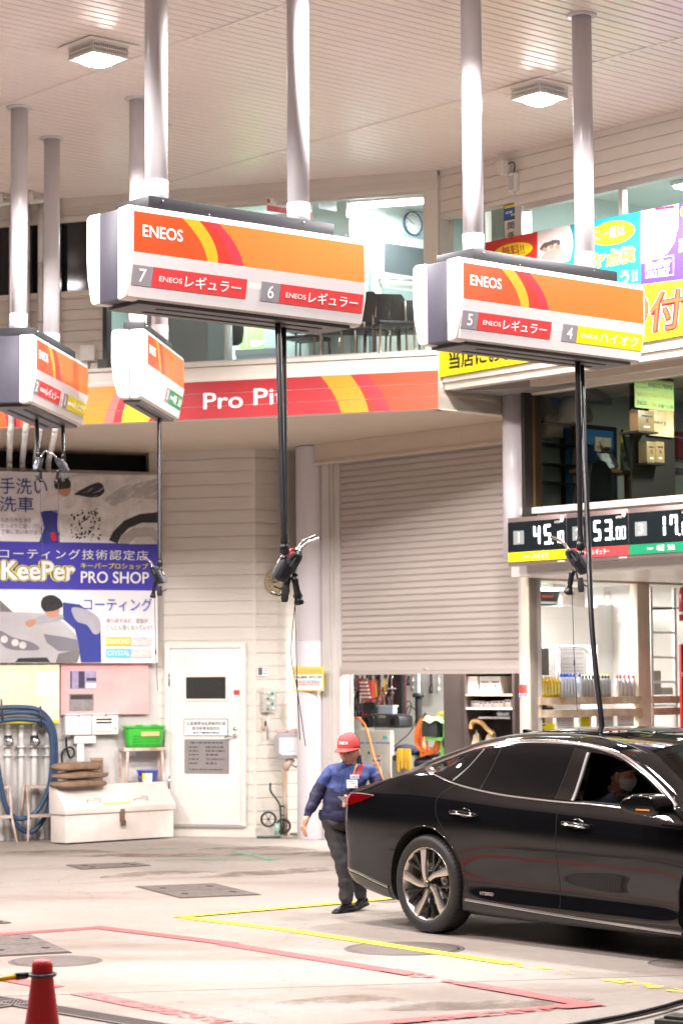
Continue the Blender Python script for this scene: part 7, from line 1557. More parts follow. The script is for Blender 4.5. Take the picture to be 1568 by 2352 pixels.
mb = MB(); q = mz(-.6).p(1440, 640); mb.tube([(.22 * cos(a) * 1.0, -.05, .12 * sin(a) * .25 + .0) for a in [pi * i / 14 for i in range(15)]], .008, 6); mb.tube([(-.22, -.05, 0), (-.2, -.05, -.5)], .006, 6); mb.tube([(.22, -.05, 0), (.2, -.05, -.5)], .006, 6); solo('wire_stand', 'thin dark wire stand at the right of the bay window', 'stand', mb, STEEL, mz(-.6).fr.m @ T(q[0], 0, q[1]))
# ================================================================ workshop, seen under the shutter
WZ = zc(1340, 2660, 2.1189)
def ws(d): return Loc(SH, d, WZ)
def crate(name, label, cat, L, rect, dep, m, group=None, bevel=.006, floor=False):
    a, b, c, d = L.r(*rect); c0 = .0 if floor else c; t = thing(name, label, cat, L.fr.m @ T(a, 0, c0 + (.03 if floor else 0)), group); mb = MB(); H_ = d - c0 - (.03 if floor else 0); mb.box(0, b - a, 0, dep, 0, H_); mb.build('case', m, t, bevel=bevel); return t, b - a, H_
t, W_, H_ = crate('white_locker', 'white locker with a pink sheet at the left end of the workshop', 'locker', ws(.9), (18, 78, 142, 900), .03, mat('locker_white', (.72, .71, .69), .4), floor=True)
mb = MB(); mb.box(W_ * .22, W_ * .92, -.003, 0, H_ * .80, H_ * .96); mb.build('pink_sheet', mat('sheet_pink', (.66, .36, .36), .6, noise=.4, nscale=25, c2=(.75, .6, .6)), t); mb = MB(); mb.box(0, W_, -.002, 0, H_ * .55, H_ * .553); mb.build('door_gap', TILE, t)
# tool board and the tools hung on it
L = ws(3.6); a, b, c, d = L.r(145, 40, 592, 418); t = thing('tool_board', 'dark red tool board hung full of spanners and pliers', 'board', L.fr.m @ T(a, 0, c)); W_, H_ = b - a, d - c
mb = MB(); mb.box(0, W_, 0, .03, 0, H_); mb.build('panel', mat('tool_board_red', (.20, .035, .04), .6, noise=.4, nscale=10), t); mb = MB(); mb.box(W_ - .12, W_, -.06, 0, 0, H_); mb.box(-.03, 0, -.05, .03, 0, H_); mb.box(0, W_, -.05, 0, -.04, 0); mb.build('frame', BLACKM, t)
mb = MB(); mb.box(W_ * .53, W_ * .97, -.05, -.03, H_ * .56, H_ * .59); mb.box(0, W_ * .2, -.05, -.03, H_ * .58, H_ * .61); mb.build('hook_rail', STEEL, t)
rnd = random.Random(12)
def tool(kind, m_, handle):
    o = thing('hand_tool', 'small hand tool hung on the dark red tool board', 'tool', None, 'tools on the tool board')
    mb = MB()
    if kind == 0: mb.box(-.014, .014, -.01, .01, -.3, -.03); mb.tube([(.03 * cos(q), 0, .03 * sin(q)) for q in [rad(-230 + 280 * i / 10) for i in range(11)]], .013, 6); mb.build('shank', m_, o)
    elif kind == 1:
        mb.prism([(-.008, 0), (.008, 0), (.035, -.09), (.02, -.12), (-.02, -.12), (-.035, -.09)], -.012, .012); mb.build('jaw', m_, o); mb = MB(); mb.tube([(-.014, 0, -.11), (-.035, 0, -.2), (-.028, 0, -.32)], .013, 8); mb.tube([(.014, 0, -.11), (.035, 0, -.2), (.028, 0, -.32)], .013, 8); mb.build('grip', handle, o)
    else: mb.tube([(0, 0, 0), (0, 0, -.26)], .009, 8); mb.build('shaft', m_, o); mb = MB(); mb.tube([(0, 0, .0), (0, 0, .015), (0, 0, .11), (0, 0, .12)], [.012, .022, .02, .01], 10); mb.build('grip', handle, o)
    return o
protos = [tool(0, STEEL, None), tool(1, STEEL, mat('grip_red', (.5, .03, .03), .5)), tool(2, STEEL, mat('grip_black', (.02, .02, .02), .5)), tool(0, mat('tool_dull', (.25, .22, .21), .4, .7), None), tool(1, STEEL, mat('grip_yellow', (.7, .45, .03), .5))]
used = set(); k = 0
for row, (zz_, n_) in enumerate(((.98, 11), (.80, 9), (.50, 8), (.34, 5))):
    for i in range(n_):
        x = W_ * (.06 + .80 * (i + rnd.uniform(.2, .8)) / n_); z = H_ * (zz_ + rnd.uniform(-.04, .03)); pi_ = rnd.randrange(5)
        o = protos[pi_] if pi_ not in used else copy_tree(protos[pi_]); used.add(pi_); o.matrix_world = L.fr.m @ T(a + x, -.05 - .01 * (k % 3), c + z) @ RY(rnd.uniform(-9, 9)) @ M.Diagonal((1, 1, rnd.uniform(.8, 1.25), 1)); k += 1
for i, pr_ in enumerate(protos):
    if i not in used: pr_.matrix_world = L.fr.m @ T(a + .2, -.06, c + H_ * .9)
t, w2, h2 = crate('socket_tray', 'red and white stack of socket trays on the tool board', 'tray', ws(3.45), (222, 130, 312, 312), .08, mat('tray_red', (.60, .07, .05), .5)); mb = MB(); [mb.box(-.005, w2 * (.6 + .08 * i), -.03, 0, h2 * (.86 - .17 * i), h2 * (.93 - .17 * i)) for i in range(5)]; mb.build('tray_lips', LETW, t)
t, w2, h2 = crate('black_toolbox', 'black toolbox stacked on the boombox', 'toolbox', ws(2.9), (236, 318, 338, 412), .06, BLACKM); mb = MB(); mb.tube([(.05, .1, h2), (.06, .1, h2 + .05), (w2 - .06, .1, h2 + .05), (w2 - .05, .1, h2)], .012, 8); mb.build('handle', DARK, t)
t, w2, h2 = crate('small_radio', 'small dark radio left of the black toolbox', 'radio', ws(3.1), (146, 325, 236, 392), .06, DARK); mb = MB(); mb.lathe([(0, 0), (h2 * .3, 0), (h2 * .3, .01), (0, .012)], 16, T(w2 * .3, 0, h2 * .45) @ RX(90)); mb.build('speaker', BLACKM, t)
t, w2, h2 = crate('plastic_tub', 'pale blue plastic tub beside the black toolbox', 'tub', ws(2.95), (338, 342, 490, 413), .08, mat('tub_blue', (.48, .58, .75), .4)); mb = MB(); mb.box(-.015, w2 + .015, -.015, .09, h2 - .02, h2); mb.build('rim', LETW, t)
L = ws(2.5); a, b, c, d = L.r(240, 415, 552, 532); t = thing('boombox', 'grey black boombox with round ends on the white cabinet', 'boombox', L.fr.m @ T(a, 0, c)); W_, H_ = b - a, d - c
mb = MB(); mb.box(W_ * .22, W_ * .78, 0, .25, .0, H_); mb.build('deck', mat('boombox_grey', (.06, .06, .065), .4), t, bevel=.015)
for x in (.15, .85): mb = MB(); mb.prism([(W_ * x + W_ * .17 * abs(cos(q)) ** .5 * (1 if cos(q) > 0 else -1), H_ * .46 + H_ * .47 * abs(sin(q)) ** .6 * (1 if sin(q) > 0 else -1)) for q in [2 * pi * i / 32 for i in range(32)]], -.03, .22); sp_ = mb.build('speaker', mat('boombox_speaker', (.025, .025, .027), .5), t, bevel=.012); mb = MB(); mb.lathe([(0, 0), (H_ * .26, 0), (H_ * .3, .012), (H_ * .33, 0)], 24, T(W_ * x, -.03, H_ * .45) @ RX(90)); mb.build('cone', BLACK, sp_)
mb = MB(); mb.box(W_ * .42, W_ * .60, -.004, 0, H_ * .72, H_ * .88); mb.build('dial', mat('boombox_dial', (.35, .32, .25), .4), t); mb = MB(); mb.box(W_ * .28, W_ * .72, -.006, 0, H_ * .3, H_ * .34); mb.box(W_ * .30, W_ * .48, -.008, 0, H_ * .1, H_ * .26); mb.box(W_ * .52, W_ * .7, -.008, 0, H_ * .1, H_ * .26); mb.build('cassette_doors', DARK, t)
t, W_, H_ = crate('white_cabinet', 'grimy white cabinet with blue stripes and warning labels', 'cabinet', ws(2.35), (150, 555, 472, 1300), .06, mat('cabinet_white', (.74, .71, .62), .45, noise=.25, nscale=4), floor=True, bevel=.012)
BLS = mat('stripe_blue', (.08, .22, .60), .4); mb = MB(); mb.box(W_ * .20, W_ * .30, -.003, 0, H_ * .855, H_ * .868); mb.box(W_ * .60, W_ * .99, -.003, 0, H_ * .86, H_ * .873); mb.box(W_ * .35, W_ * .56, -.003, 0, H_ * .858, H_ * .868); mb.build('blue_stripe', BLS, t)
for i in range(4): mb = MB(); mb.box(W_ * .50, W_ * .76, -.003, 0, H_ * (.70 - .05 * i), H_ * (.735 - .05 * i)); lb = mb.build('warning_label', LETW, t); mb = MB(); mb.box(W_ * .52, W_ * .74, -.004, -.003, H_ * (.715 - .05 * i), H_ * (.73 - .05 * i)); mb.build('print', [LRED, LETK, LRED, TILE][i], lb)
mb = MB(); mb.box(W_ * .80, W_ * .91, -.003, 0, H_ * .905, H_ * .945); mb.build('cyan_sticker', mat('sticker_cyan', (.15, .6, .65), .4), t); mb = MB(); mb.box(W_ * .42, W_ * .45, -.012, 0, H_ * .74, H_ * .77); mb.build('lock', DARK, t)
ORH = mat('orange_hose', (.85, .20, .035), .4)
L = ws(2.1); q = [L.w(*p) for p in ((130, 470), (165, 452), (200, 455), (245, 500), (280, 590), (305, 690), (335, 800), (380, 892), (400, 1000))]; mb = MB(); mb.tube(bez([p - q[0] for p in q], 8), .016, 8); solo('orange_air_hose', 'single orange air hose arching down over the white cabinet', 'hose', mb, ORH, M.Translation(q[0]))
L = ws(2.0); o_ = L.w(770, 600); t = thing('hose_coil', 'coil of orange air hose hung beside the green machine', 'hose', M.Translation(o_))
for k in range(7):
    cx, cy, rx, ry = 770 + 4 * (k % 3) - 4, 590 + 6 * (k % 4), 88 - 5 * (k % 4) + (k % 2) * 4, 150 - 9 * (k % 3)
    mb = MB(); mb.tube([L.w(cx + rx * cos(a_) + 8 * sin(2 * a_ + k), cy + ry * sin(a_)) - o_ + SH.ey * (.02 * k) for a_ in [2 * pi * i / 36 for i in range(37)]], .016, 8, cap=False); mb.build('hose_turn', ORH, t)
mb = MB(); mb.tube([L.w(770, 405) - o_, L.w(745, 445) - o_, L.w(757, 480) - o_], .018, 8); mb.build('hook', BLACK, t)
for pts in (((740, 450), (735, 600), (728, 780)), ((772, 480), (778, 620), (780, 760)), ((860, 640), (850, 720), (720, 775))): mb = MB(); mb.tube(bez([L.w(*p) - o_ for p in pts], 6), .015, 8); mb.build('hose_tail', ORH, t)
L = ws(2.7); a = L.p(705, 300); t = thing('floor_jack_pole', 'grey telescopic pole with a ribbed black sleeve', 'pole', L.fr.m @ T(a[0], 0, .03)); mb = MB(); mb.tube([(0, 0, 0), (0, 0, 3.1)], .026, 12); mb.build('tube', mat('pole_grey', (.35, .35, .36), .4), t); z1 = L.p(705, 275)[1] - .03; mb = MB(); mb.tube([(0, 0, z1 - .02 * i) for i in range(0, 60)], [.05 if i % 2 else .042 for i in range(60)], 12); mb.tube([(0, 0, z1), (0, 0, z1 + .06)], .08, 14); mb.build('sleeve', BLACKM, t)
GM = mat('machine_green', (.13, .55, .05), .4)
L = ws(1.9); a, b, c, d = L.r(868, 455, 966, 1200); t = thing('tyre_changer', 'bright green tyre changer column with a cloth on top', 'machine', L.fr.m @ T(a, 0, .03)); W_, H_ = b - a, d - .03; mb = MB(); mb.box(W_ * .45, W_, 0, .35, 0, H_); mb.build('column', GM, t, bevel=.012); mb = MB(); mb.box(0, W_ * .45, .05, .3, 0, H_ * .82); mb.box(-.25, W_ * .45, .0, .3, H_ * .80, H_ * .83); mb.build('side_box', mat('machine_green_light', (.20, .62, .10), .4), t, bevel=.008)
mb = MB(); mb.box(-.28, .0, -.02, .28, H_ * .835, H_ * .97); mb.build('control_box', DARK, t, bevel=.01); mb = MB(); mb.sm = True; mb.grid([[V((-.28 + (W_ + .3) * i / 10, -.05 + .40 * j / 5, H_ + .02 + .022 * sin(i * 1.3 + j) - (.09 if i in (0, 10) else 0) - (.06 if j == 0 else 0))) for i in range(11)] for j in range(6)]); mb.build('cloth', mat('cloth_green', (.35, .62, .28), .8), t, smooth=True)
t, w2, h2 = crate('yellow_case', 'small yellow case on top of the green machine', 'case', ws(1.95), (866, 402, 946, 428), .12, mat('case_yellow', (.75, .48, .04), .4)); mb = MB(); mb.box(w2 * .3, w2 * .7, .04, .08, h2, h2 + .015); mb.build('handle', mat('case_yellow', (.75, .48, .04), .4), t)
L = ws(1.7); a, b, c, d = L.r(955, 588, 1022, 700); t = thing('white_bucket', 'white bucket with a black ring beside the green machine', 'bucket', L.fr.m @ T((a + b) / 2, .1, 0)); mb = MB(); r_ = (b - a) / 2; mb.lathe([(0, .05), (r_ * .85, .05), (r_, d - .06), (r_ * 1.08, d - .06), (r_ * 1.08, d), (r_ * .9, d), (r_ * .8, .1)], 24); mb.build('tub', LETW, t); mb = MB(); mb.tube([(r_ * 1.02 * cos(q), -r_ * 1.02 * sin(q) * .9, d - .05 - .12 * sin(q)) for q in [pi * i / 12 for i in range(13)]], .006, 6); mb.build('handle', STEEL, t)
L = ws(1.55); q = L.p(968, 662); mb = MB(); mb.lathe([(.045, -.04), (.085, -.05), (.1, -.03), (.1, .03), (.085, .05), (.045, .04), (.045, -.04)], 24, RX(90)); wl_ = solo('castor_wheel', 'black castor wheel leaning by the white bucket', 'wheel', mb, BLACK, L.fr.m @ T(q[0], 0, q[1]))
L = ws(1.9); q = L.w(575, 800); t = thing('work_gloves', 'pair of yellow work gloves hanging over a grey crate', 'gloves', M.Translation(q) @ RZ(E2)); 
for sx in (-1, 1):
    mb = MB(); mb.prism([(sx * .01, .14), (sx * .12, .14), (sx * .14, -.02), (sx * .125, -.16), (sx * .09, -.17), (sx * .08, -.02), (sx * .06, -.02), (sx * .05, -.13), (sx * .02, -.12), (sx * .012, 0)], 0, .03); mb.build('glove', mat('glove_yellow', (.78, .45, .04), .7), t, bevel=.008)
t, W_, H_ = crate('grey_crate', 'grey crate with blue cloth under the yellow gloves', 'crate', ws(2.0), (478, 765, 640, 1100), .4, mat('crate_grey', (.35, .33, .31), .5), floor=True); mb = MB(); mb.sm = True; mb.grid([[V((W_ * (.2 + .9 * i / 8), -.03 + .3 * j / 5, H_ + .05 + .05 * sin(i * 1.5) * cos(j))) for i in range(9)] for j in range(6)]); mb.build('blue_cloth', mat('cloth_blue', (.03, .07, .40), .8), t, smooth=True)
L = ws(2.2); q = L.w(690, 760); mb = MB(); rnd = random.Random(3)
for i in range(9): mb.ball((rnd.uniform(-.3, .3), rnd.uniform(-.1, .1), rnd.uniform(-.12, .08)), rnd.uniform(.08, .14), 10, (1.4, 1, .6))
solo('dark_cloth_heap', 'heap of dark cloths under the orange hose coil', 'cloth', mb, mat('heap_dark', (.03, .03, .05), .8, noise=.4, bump=.5), M.Translation(q))
# dark cabinet with goods
CB = mat('cabinet_brown', (.055, .038, .035), .5, noise=.1); SHB = mat('shelf_board', (.66, .52, .34), .5)
Cq = _q_ = None
Lc = Loc(SH, 1.25, WZ); a, b, c, d = Lc.r(1098, 40, 1530, 900); xs_ = Lc.p(908, 300)[0]
t = thing('goods_cabinet', 'tall dark brown cabinet with cream shelves in the workshop', 'cabinet', Lc.fr.m @ T(a, 0, .03)); W_ = b - a; H_ = d - .03
mb = MB(); mb.prism([(-.0, 0), (-.0, H_), (a - xs_ > 0 and (xs_ - a) or -.4, H_), ((xs_ - a), 0)], .02, .5); mb.build('side_panel', CB, t); mb = MB(); mb.box(W_ - .04, W_, -.02, .5, 0, H_); mb.box(0, .03, -.02, .5, 0, H_); mb.build('right_panel', CB, t); mb = MB(); mb.box(.03, W_ - .04, .42, .45, 0, H_); mb.build('back_panel', mat('cabinet_back', (.03, .022, .02), .6), t)
def shz(y): return Lc.p(1300, y)[1] - .03
for y, m_ in ((66, SHB), (255, SHB), (370, LETW), (448, STEEL)):
    mb = MB(); z = shz(y); mb.box(.03 if y < 400 else W_ * .28, W_ - .04 if y < 400 else W_ * .9, -.01, .42, z - .012, z + .012); mb.build('shelf', m_, t)
SIL = mat('box_silver', (.46, .44, .43), .35, .3)
for x0, x1, y0, m_, x_, lab in ((1108, 1202, 98, LETW, False, 'white oil box on the top cabinet shelf'), (1226, 1312, 97, SIL, True, 'left silver oil box on the top cabinet shelf'), (1314, 1400, 97, SIL, True, 'right silver oil box on the top cabinet shelf')):
    Lb = Loc(SH, 1.28, WZ); a2, b2, c2, d2 = Lb.r(x0, y0, x1, 246); tb = thing('oil_box', lab, 'box', Lb.fr.m @ T(a2, 0, shz(255) + .03 + .0125), 'oil boxes on the workshop shelf'); w2, h2 = b2 - a2, d2 - shz(255) - .0425; mb = MB(); mb.box(0, w2, 0, .2, 0, h2); mb.build('carton', m_, tb, bevel=.004)
    text('ENEOS', h2 * .10, TILE if not x_ else LETK, tb, w2 * .5, -.001, h2 * (.60 if not x_ else .68), w2 * .7, bold=.03)
    if x_: text('X', h2 * .18, LETK, tb, w2 * .5, -.001, h2 * .46, bold=.03); mb = MB(); mb.box(w2 * .38, w2 * .66, -.002, 0, h2 * .18, h2 * .25); mb.build('label', LETW, tb)
sb0 = None; rnd = random.Random(8); Lb = Loc(SH, 1.3, WZ); cols = [LETW, mat('carton_pale', (.70, .66, .66), .5)]
for i in range(11):
    x0 = 1115 + 34 * i; a2, b2, c2, d2 = Lb.r(x0, 300 + rnd.uniform(0, 14) - (16 if i > 8 else 0), x0 + 30, 356); w2, h2 = b2 - a2, d2 - c2
    if sb0 is None:
        sb0 = thing('parts_carton', 'small white parts carton in the row on the middle cabinet shelf', 'box', None, 'small cartons on the middle shelf'); mb = MB(); mb.box(0, .095, 0, .1, 0, .13); mb.build('carton', LETW, sb0, bevel=.003); mb = MB(); mb.box(.01, .085, -.001, 0, .09, .12); mb.build('label', mat('carton_label', (.12, .10, .14), .5), sb0); o = sb0
    else: o = copy_tree(sb0)
    o.matrix_world = Lb.fr.m @ T(a2, rnd.uniform(0, .03), shz(370) + .03 + .0125) @ M.Diagonal((w2 / .095, 1, h2 / .13, 1))
TN = mat('can_cream', (.70, .58, .40), .4)
for x, lab in ((1262, 'cream oil jug low in the cabinet'), (1130, 'cream oil can behind the car roof')):
    a2, b2, c2, d2 = Lb.r(x - 45, 552, x + 45, 800); tb = thing('oil_jug', lab, 'jug', Lb.fr.m @ T((a2 + b2) / 2, .12, .03), 'oil jugs in the cabinet'); w2 = (b2 - a2) / 2; h2 = d2 - .03; mb = MB(); mb.lathe([(0, h2 * .5), (w2, h2 * .5), (w2, h2 * .86), (w2 * .6, h2 * .95), (w2 * .3, h2 * .97), (w2 * .3, h2), (0, h2)], 20); mb.build('body', TN, tb); mb = MB(); mb.tube([(w2 * .2, -.02, h2 * .95), (w2 * .8, -.03, h2 * .97), (w2 * .95, -.03, h2 * .8)], .012, 8); mb.build('handle', TN, tb); mb = MB(); mb.box(-w2 * .5, w2 * .5, -w2 - .004, -w2 * .7, h2 * .6, h2 * .75); mb.build('label', ORANGE, tb)
q = [Lb.w(*p) for p in ((1150, 540), (1160, 490), (1200, 475), (1250, 500), (1290, 545), (1345, 590))]; mb = MB(); mb.tube(bez([p - q[0] for p in q], 8), .03, 10); solo('filler_hose', 'tan filler hose curved inside the cabinet', 'hose', mb, mat('hose_tan', (.45, .27, .10), .5), M.Translation(q[0]))
for i, x in enumerate((1355, 1385, 1418)): a2 = Lb.p(x, 436); mb = MB(); mb.lathe([(0, 0), (.05, 0), (.055, .04), (.04, .06), (0, .06)], 16); mb.tube([(-.05, 0, .03), (-.08, 0, .03)], .012, 6); solo('metal_cup', 'small metal cup on the low steel tray', 'cup', mb, STEEL, Lb.fr.m @ T(a2[0], .1, shz(448) + .045), 'cups on the steel tray')
# wall clutter
L = ws(4.1); 
for i, (x, y0, y1) in enumerate(((678, 60, 200), (832, 60, 215), (640, 110, 150), (895, 60, 210))): a2, b2 = L.p(x, y0), L.p(x, y1); mb = MB(); mb.tube([(0, 0, a2[1] - b2[1]), (.01, 0, .1), (.005, 0, 0)], .02, 8); mb.lathe([(0, -.05), (.03, -.04), (.03, .05), (0, .06)], 10); solo('hanging_bar', ['first thin bar hung on the workshop wall by the pole', 'thin dark bar hung on the bare workshop wall', 'short dark bar beside the tool board', 'thin pale bar hung beside the dark cabinet'][i], 'bar', mb, [STEEL, DARK, DARK, ALU][i], L.fr.m @ T(a2[0], -.05, b2[1]))
L = ws(3.5); q = [L.w(*p) for p in ((600, 320), (625, 305), (645, 340), (630, 400), (605, 430), (610, 370), (640, 350), (690, 420), (640, 560), (560, 640), (490, 700))]; mb = MB(); mb.tube(bez([p - q[0] for p in q], 8), .008, 6); solo('loose_cable', 'thin dark cable looping down from the tool board', 'cable', mb, BLACK, M.Translation(q[0]))
# ================================================================ workshop, seen through the showroom glass
GZ = zc(1950, 2250, 2.0077)
def gl(d): return Loc(GL, d, GZ)
t, W_, H_ = board(gl(2.4), 'white_partition', 'bright white partition hung across the showroom behind the window', 'partition', (360, 355, 888, 662), LETW, .25); mb = MB(); mb.box(0, W_, -.004, 0, H_ * .68, H_ * .685); mb.build('joint', PANELG, t)
t, W_, H_ = board(gl(2.6), 'white_wall_panel', 'plain white wall panel with a sheet of paper behind the bottles', 'panel', (880, 345, 1560, 1250), mat('panel_white', (.80, .80, .79), .5), .1); mb = MB(); mb.box(W_ * .19, W_ * .38, -.003, 0, H_ * .38, H_ * .52); mb.build('paper', mat('paper_white', (.74, .74, .74), .5), t); mb = MB(); mb.box(W_ * .11, W_ * .40, -.002, 0, H_ * .585, H_ * .588); mb.build('line', PANELG, t)
t, W_, H_ = board(gl(3.2), 'grey_recess_wall', 'plain grey wall under the white partition', 'wall', (350, 640, 900, 1250), mat('recess_grey', (.30, .28, .27), .6, noise=.1), .05); mb = MB(); mb.box(0, W_, -.02, 0, 0, .05); mb.build('skirting', TILE, t)  # evenly grey wall set back behind the partition
t, W_, H_ = board(gl(2.9), 'price_board', 'grey framed price board on the wall under the white partition', 'board', (582, 705, 785, 890), mat('price_board_grey', (.42, .39, .37), .5), .02, frame=(.015, TILE)); inkbars(t, W_, H_, [(.86, .12), (.66, .08), (.4, .06), (.25, .06), (.1, .06)], TILE, -.002, .08, .92, seed=51)
L = gl(2.7); q = [L.w(*p) for p in ((560, 960), (560, 700), (580, 680), (740, 680), (790, 710), (805, 760), (805, 1000))]; mb = MB(); mb.tube(bez([p - q[0] for p in q], 8), .022, 8); solo('white_pipe_frame', 'white pipe frame bent around the price board', 'pipe', mb, LETW, M.Translation(q[0]))
t, W_, H_ = crate('dark_machine', 'dark machine with a brown box at the left of the showroom window', 'machine', gl(2.2), (380, 690, 492, 1200), .4, mat('machine_dark', (.05, .045, .045), .5), floor=True); mb = MB(); mb.box(W_ * .3, W_, -.06, 0, H_ * .55, H_ * .75); mb.build('brown_box', mat('carton_brown', (.28, .18, .10), .7), t)
L = gl(1.6); a, b, c, d = L.r(378, 236, 588, 350); t = thing('shopping_basket', 'dark green shopping basket with wire handles on the white partition', 'basket', gl(2.5).fr.m @ T(0, 0, 0)); L2 = gl(2.5); a, b, c, d = L2.r(378, 236, 588, 350); t.matrix_world = L2.fr.m @ T((a + b) / 2, .12, c + .01); W_, H_ = (b - a) / 2, d - c
BG = mat('basket_dark_green', (.02, .045, .035), .45); mb, rg = tub(W_ * .86, .12, W_ * .98, .15, H_, P=5); bk = mb.build('tub', BG, t); mb = MB(); mb.sm = True; mb.grid([rg(W_ * .99, .152, H_ - .02), rg(W_ * 1.04, .165, H_ - .018), rg(W_ * 1.04, .165, H_), rg(W_ * .98, .15, H_ + .001)], closed=True); mb.build('rim', BG, t)
for y in (-.1, .1): mb = MB(); mb.tube([(-W_ * .8, y, H_), (-W_ * .25, y * .3, H_ + .22), (W_ * .05, y * .2, H_ + .22), (W_ * .6, y, H_)], .007, 8); mb.build('wire_handle', BG, t)
mb = MB(); [mb.box(-W_ * .8 + .028 * i, -W_ * .8 + .028 * i + .012, -.158, -.12, H_ * .08, H_ * .25) for i in range(int(W_ * 1.6 / .028))]; mb.build('slots', LETW, bk); mb = MB(); mb.box(-W_ * .55, W_ * .25, -.155, -.13, H_ * .55, H_ * .68); mb.build('red_lettering', LRED, t)
t, W_, H_ = crate('concrete_column', 'grey concrete column behind the white partition', 'column', gl(3.1), (595, -20, 835, 420), .3, mat('column_concrete', (.36, .31, .27), .8, noise=.3, nscale=3)); mb = MB(); mb.box(-.01, W_ + .01, -.01, 0, H_ * .2, H_ * .21); mb.build('tie_line', TILE, t)
CDB = mat('cardboard', (.46, .31, .14), .7, noise=.15)
for r_, lab in (((878, 80, 962, 352), 'tall cardboard sheet left of the tyre rack'), ((960, 75, 1005, 180), 'small cardboard box on the tyre rack')): t, W_, H_ = crate('cardboard_box', lab, 'box', gl(3.0 if 'tall' in lab else 2.95), r_, .12, CDB, 'cardboard behind the showroom window'); mb = MB(); mb.box(0, W_, -.002, 0, H_ * .48, H_ * .52); mb.build('tape', mat('tape_tan', (.5, .38, .2), .5), t)
BSY = mat('shop_sign_yellow', (.90, .82, .34), .4, noise=.06); BSP = mat('shop_sign_pink', (.85, .32, .28), .4)
_Lg = gl(2.75); x0, x1, z0, z1 = _Lg.r(985, 62, 1640, 232); t = thing('tyre_brand_banner', 'yellow tyre brand banner with a pink edge along the rack', 'banner', _Lg.fr.m @ T(x0, 0, z0)); W_, H_ = x1 - x0, z1 - z0; mb = MB(); mb.box(0, W_, 0, .01, 0, H_ * 1.4); mb.build('banner_sheet', BSY, t); mb = MB(); mb.box(0, W_, -.003, 0, 0, H_ * .20); mb.box(0, W_ * .03, -.003, 0, H_ * .2, H_ * 1.4); mb.build('pink_edge', BSP, t)
for xa in (.19, .56, .86): text('BRIDGESTONE', H_ * .20, mat('sign_ink', (.13, .16, .14), .5), t, W_ * xa, -.003, H_ * .42, W_ * .28, bold=.03, skew=.25)
RK = mat('rack_white', (.72, .67, .62), .4); t = thing('tyre_rack', 'pale steel tyre rack with mesh below the yellow banner', 'rack', _Lg.fr.m @ T(x0 - .25, -.1, 0)); zr_ = _Lg.p(1040, 265)[1]
for x in (.0, .42, .8, 1.15, 1.6, 2.0): mb = MB(); mb.box(x, x + .02, 0, .03, .03, z1 + .3); mb.build('upright', RK, t)
for z, h_ in ((zr_, .045), (zr_ - .45, .03)): mb = MB(); mb.box(0, W_ + .25, -.012, .02, z, z + h_); mb.build('beam', RK, t)
mb = MB(); [mb.prism([(.1 + .05 * i, zr_ - .32), (.115 + .05 * i, zr_ - .32), (.335 + .05 * i, zr_), (.32 + .05 * i, zr_)], .3, .31) for i in range(40)]; mb.build('mesh_panel', mat('rack_mesh', (.30, .18, .12), .5), t)
rt = thing('rack_tyre', 'black tyre lying in the rack behind the mesh', 'tyre', None, 'tyres in the rack'); mb = MB(); mb.lathe([(.19, -.1), (.27, -.11), (.31, -.08), (.31, .08), (.27, .11), (.19, .1), (.19, -.1)], 28, RX(90)); mb.build('tread', mat('rack_tyre', (.10, .075, .06), .7), rt); mb = MB(); mb.lathe([(.192, -.09), (.2, .0), (.192, .09)], 28, RX(90)); mb.build('bead', BLACK, rt)
for i in range(4): o = rt if i == 0 else copy_tree(rt); o.matrix_world = _Lg.fr.m @ T(x0 + .25 + .62 * i, .35, zr_ - .22); o['label'] = 'brown black tyre in the rack, %s from the left' % ['first', 'second', 'third', 'fourth'][i]
L = gl(.6); a, b, c, d = L.r(1305, 90, 1495, 900); t = thing('ladder', 'pale aluminium ladder leaning upright behind the second pane', 'ladder', L.fr.m @ T(a, 0, .03)); W_, H_ = b - a, 3.05
for x in (0, W_): mb = MB(); mb.box(x - .022, x + .022, -.02, .02, 0, H_); mb.build('rail', ALU, t)
for y in (170, 365, 563, 762, 960, 1150): z = L.p(1400, y)[1] - .03; mb = MB(); mb.tube([(0, 0, z), (W_, 0, z)], .015, 8); mb.build('rung', ALU, t)
t, W_, H_ = crate('grey_post_box', 'grey brown upright box left of the ladder foot', 'box', gl(1.1), (1312, 870, 1390, 1062), .12, mat('post_box', (.30, .26, .22), .5)); mb = MB(); mb.box(W_ * .3, W_ * .75, -.003, 0, H_ * .05, H_ * .45); mb.build('flap', TILE, t)
t, W_, H_ = crate('low_carton', 'low grey carton beside the ladder foot', 'box', gl(1.15), (1395, 1005, 1490, 1062), .12, mat('low_carton', (.42, .38, .34), .6)); mb = MB(); mb.box(0, W_, -.002, 0, H_ * .45, H_ * .52); mb.build('tape', TILE, t)
L = Loc(GL, -.5, GZ); q = L.p(1585, 330); t = thing('red_vending_cylinder', 'red cylinder hung at the right edge of the picture', 'extinguisher', L.fr.m @ T(q[0], 0, q[1])); rr = abs(L.p(1550, 330)[0] - q[0]); hh = L.p(1585, 190)[1] - q[1]; mb = MB(); mb.lathe([(0, -hh), (rr, -hh), (rr, hh * .55), (rr * .8, hh * .9), (rr * .3, hh), (0, hh)], 28); mb.build('body', mat('cylinder_red', (.36, .012, .02), .3), t); mb = MB(); mb.lathe([(rr * 1.005, -hh * .62), (rr * 1.005, -hh * .48)], 28); mb.build('pale_band', mat('band_pale', (.5, .6, .65), .4), t); mb = MB(); mb.box(-.02, .02, 0, .5, -hh * .3, -hh * .2); mb.build('bracket', DARK, t)
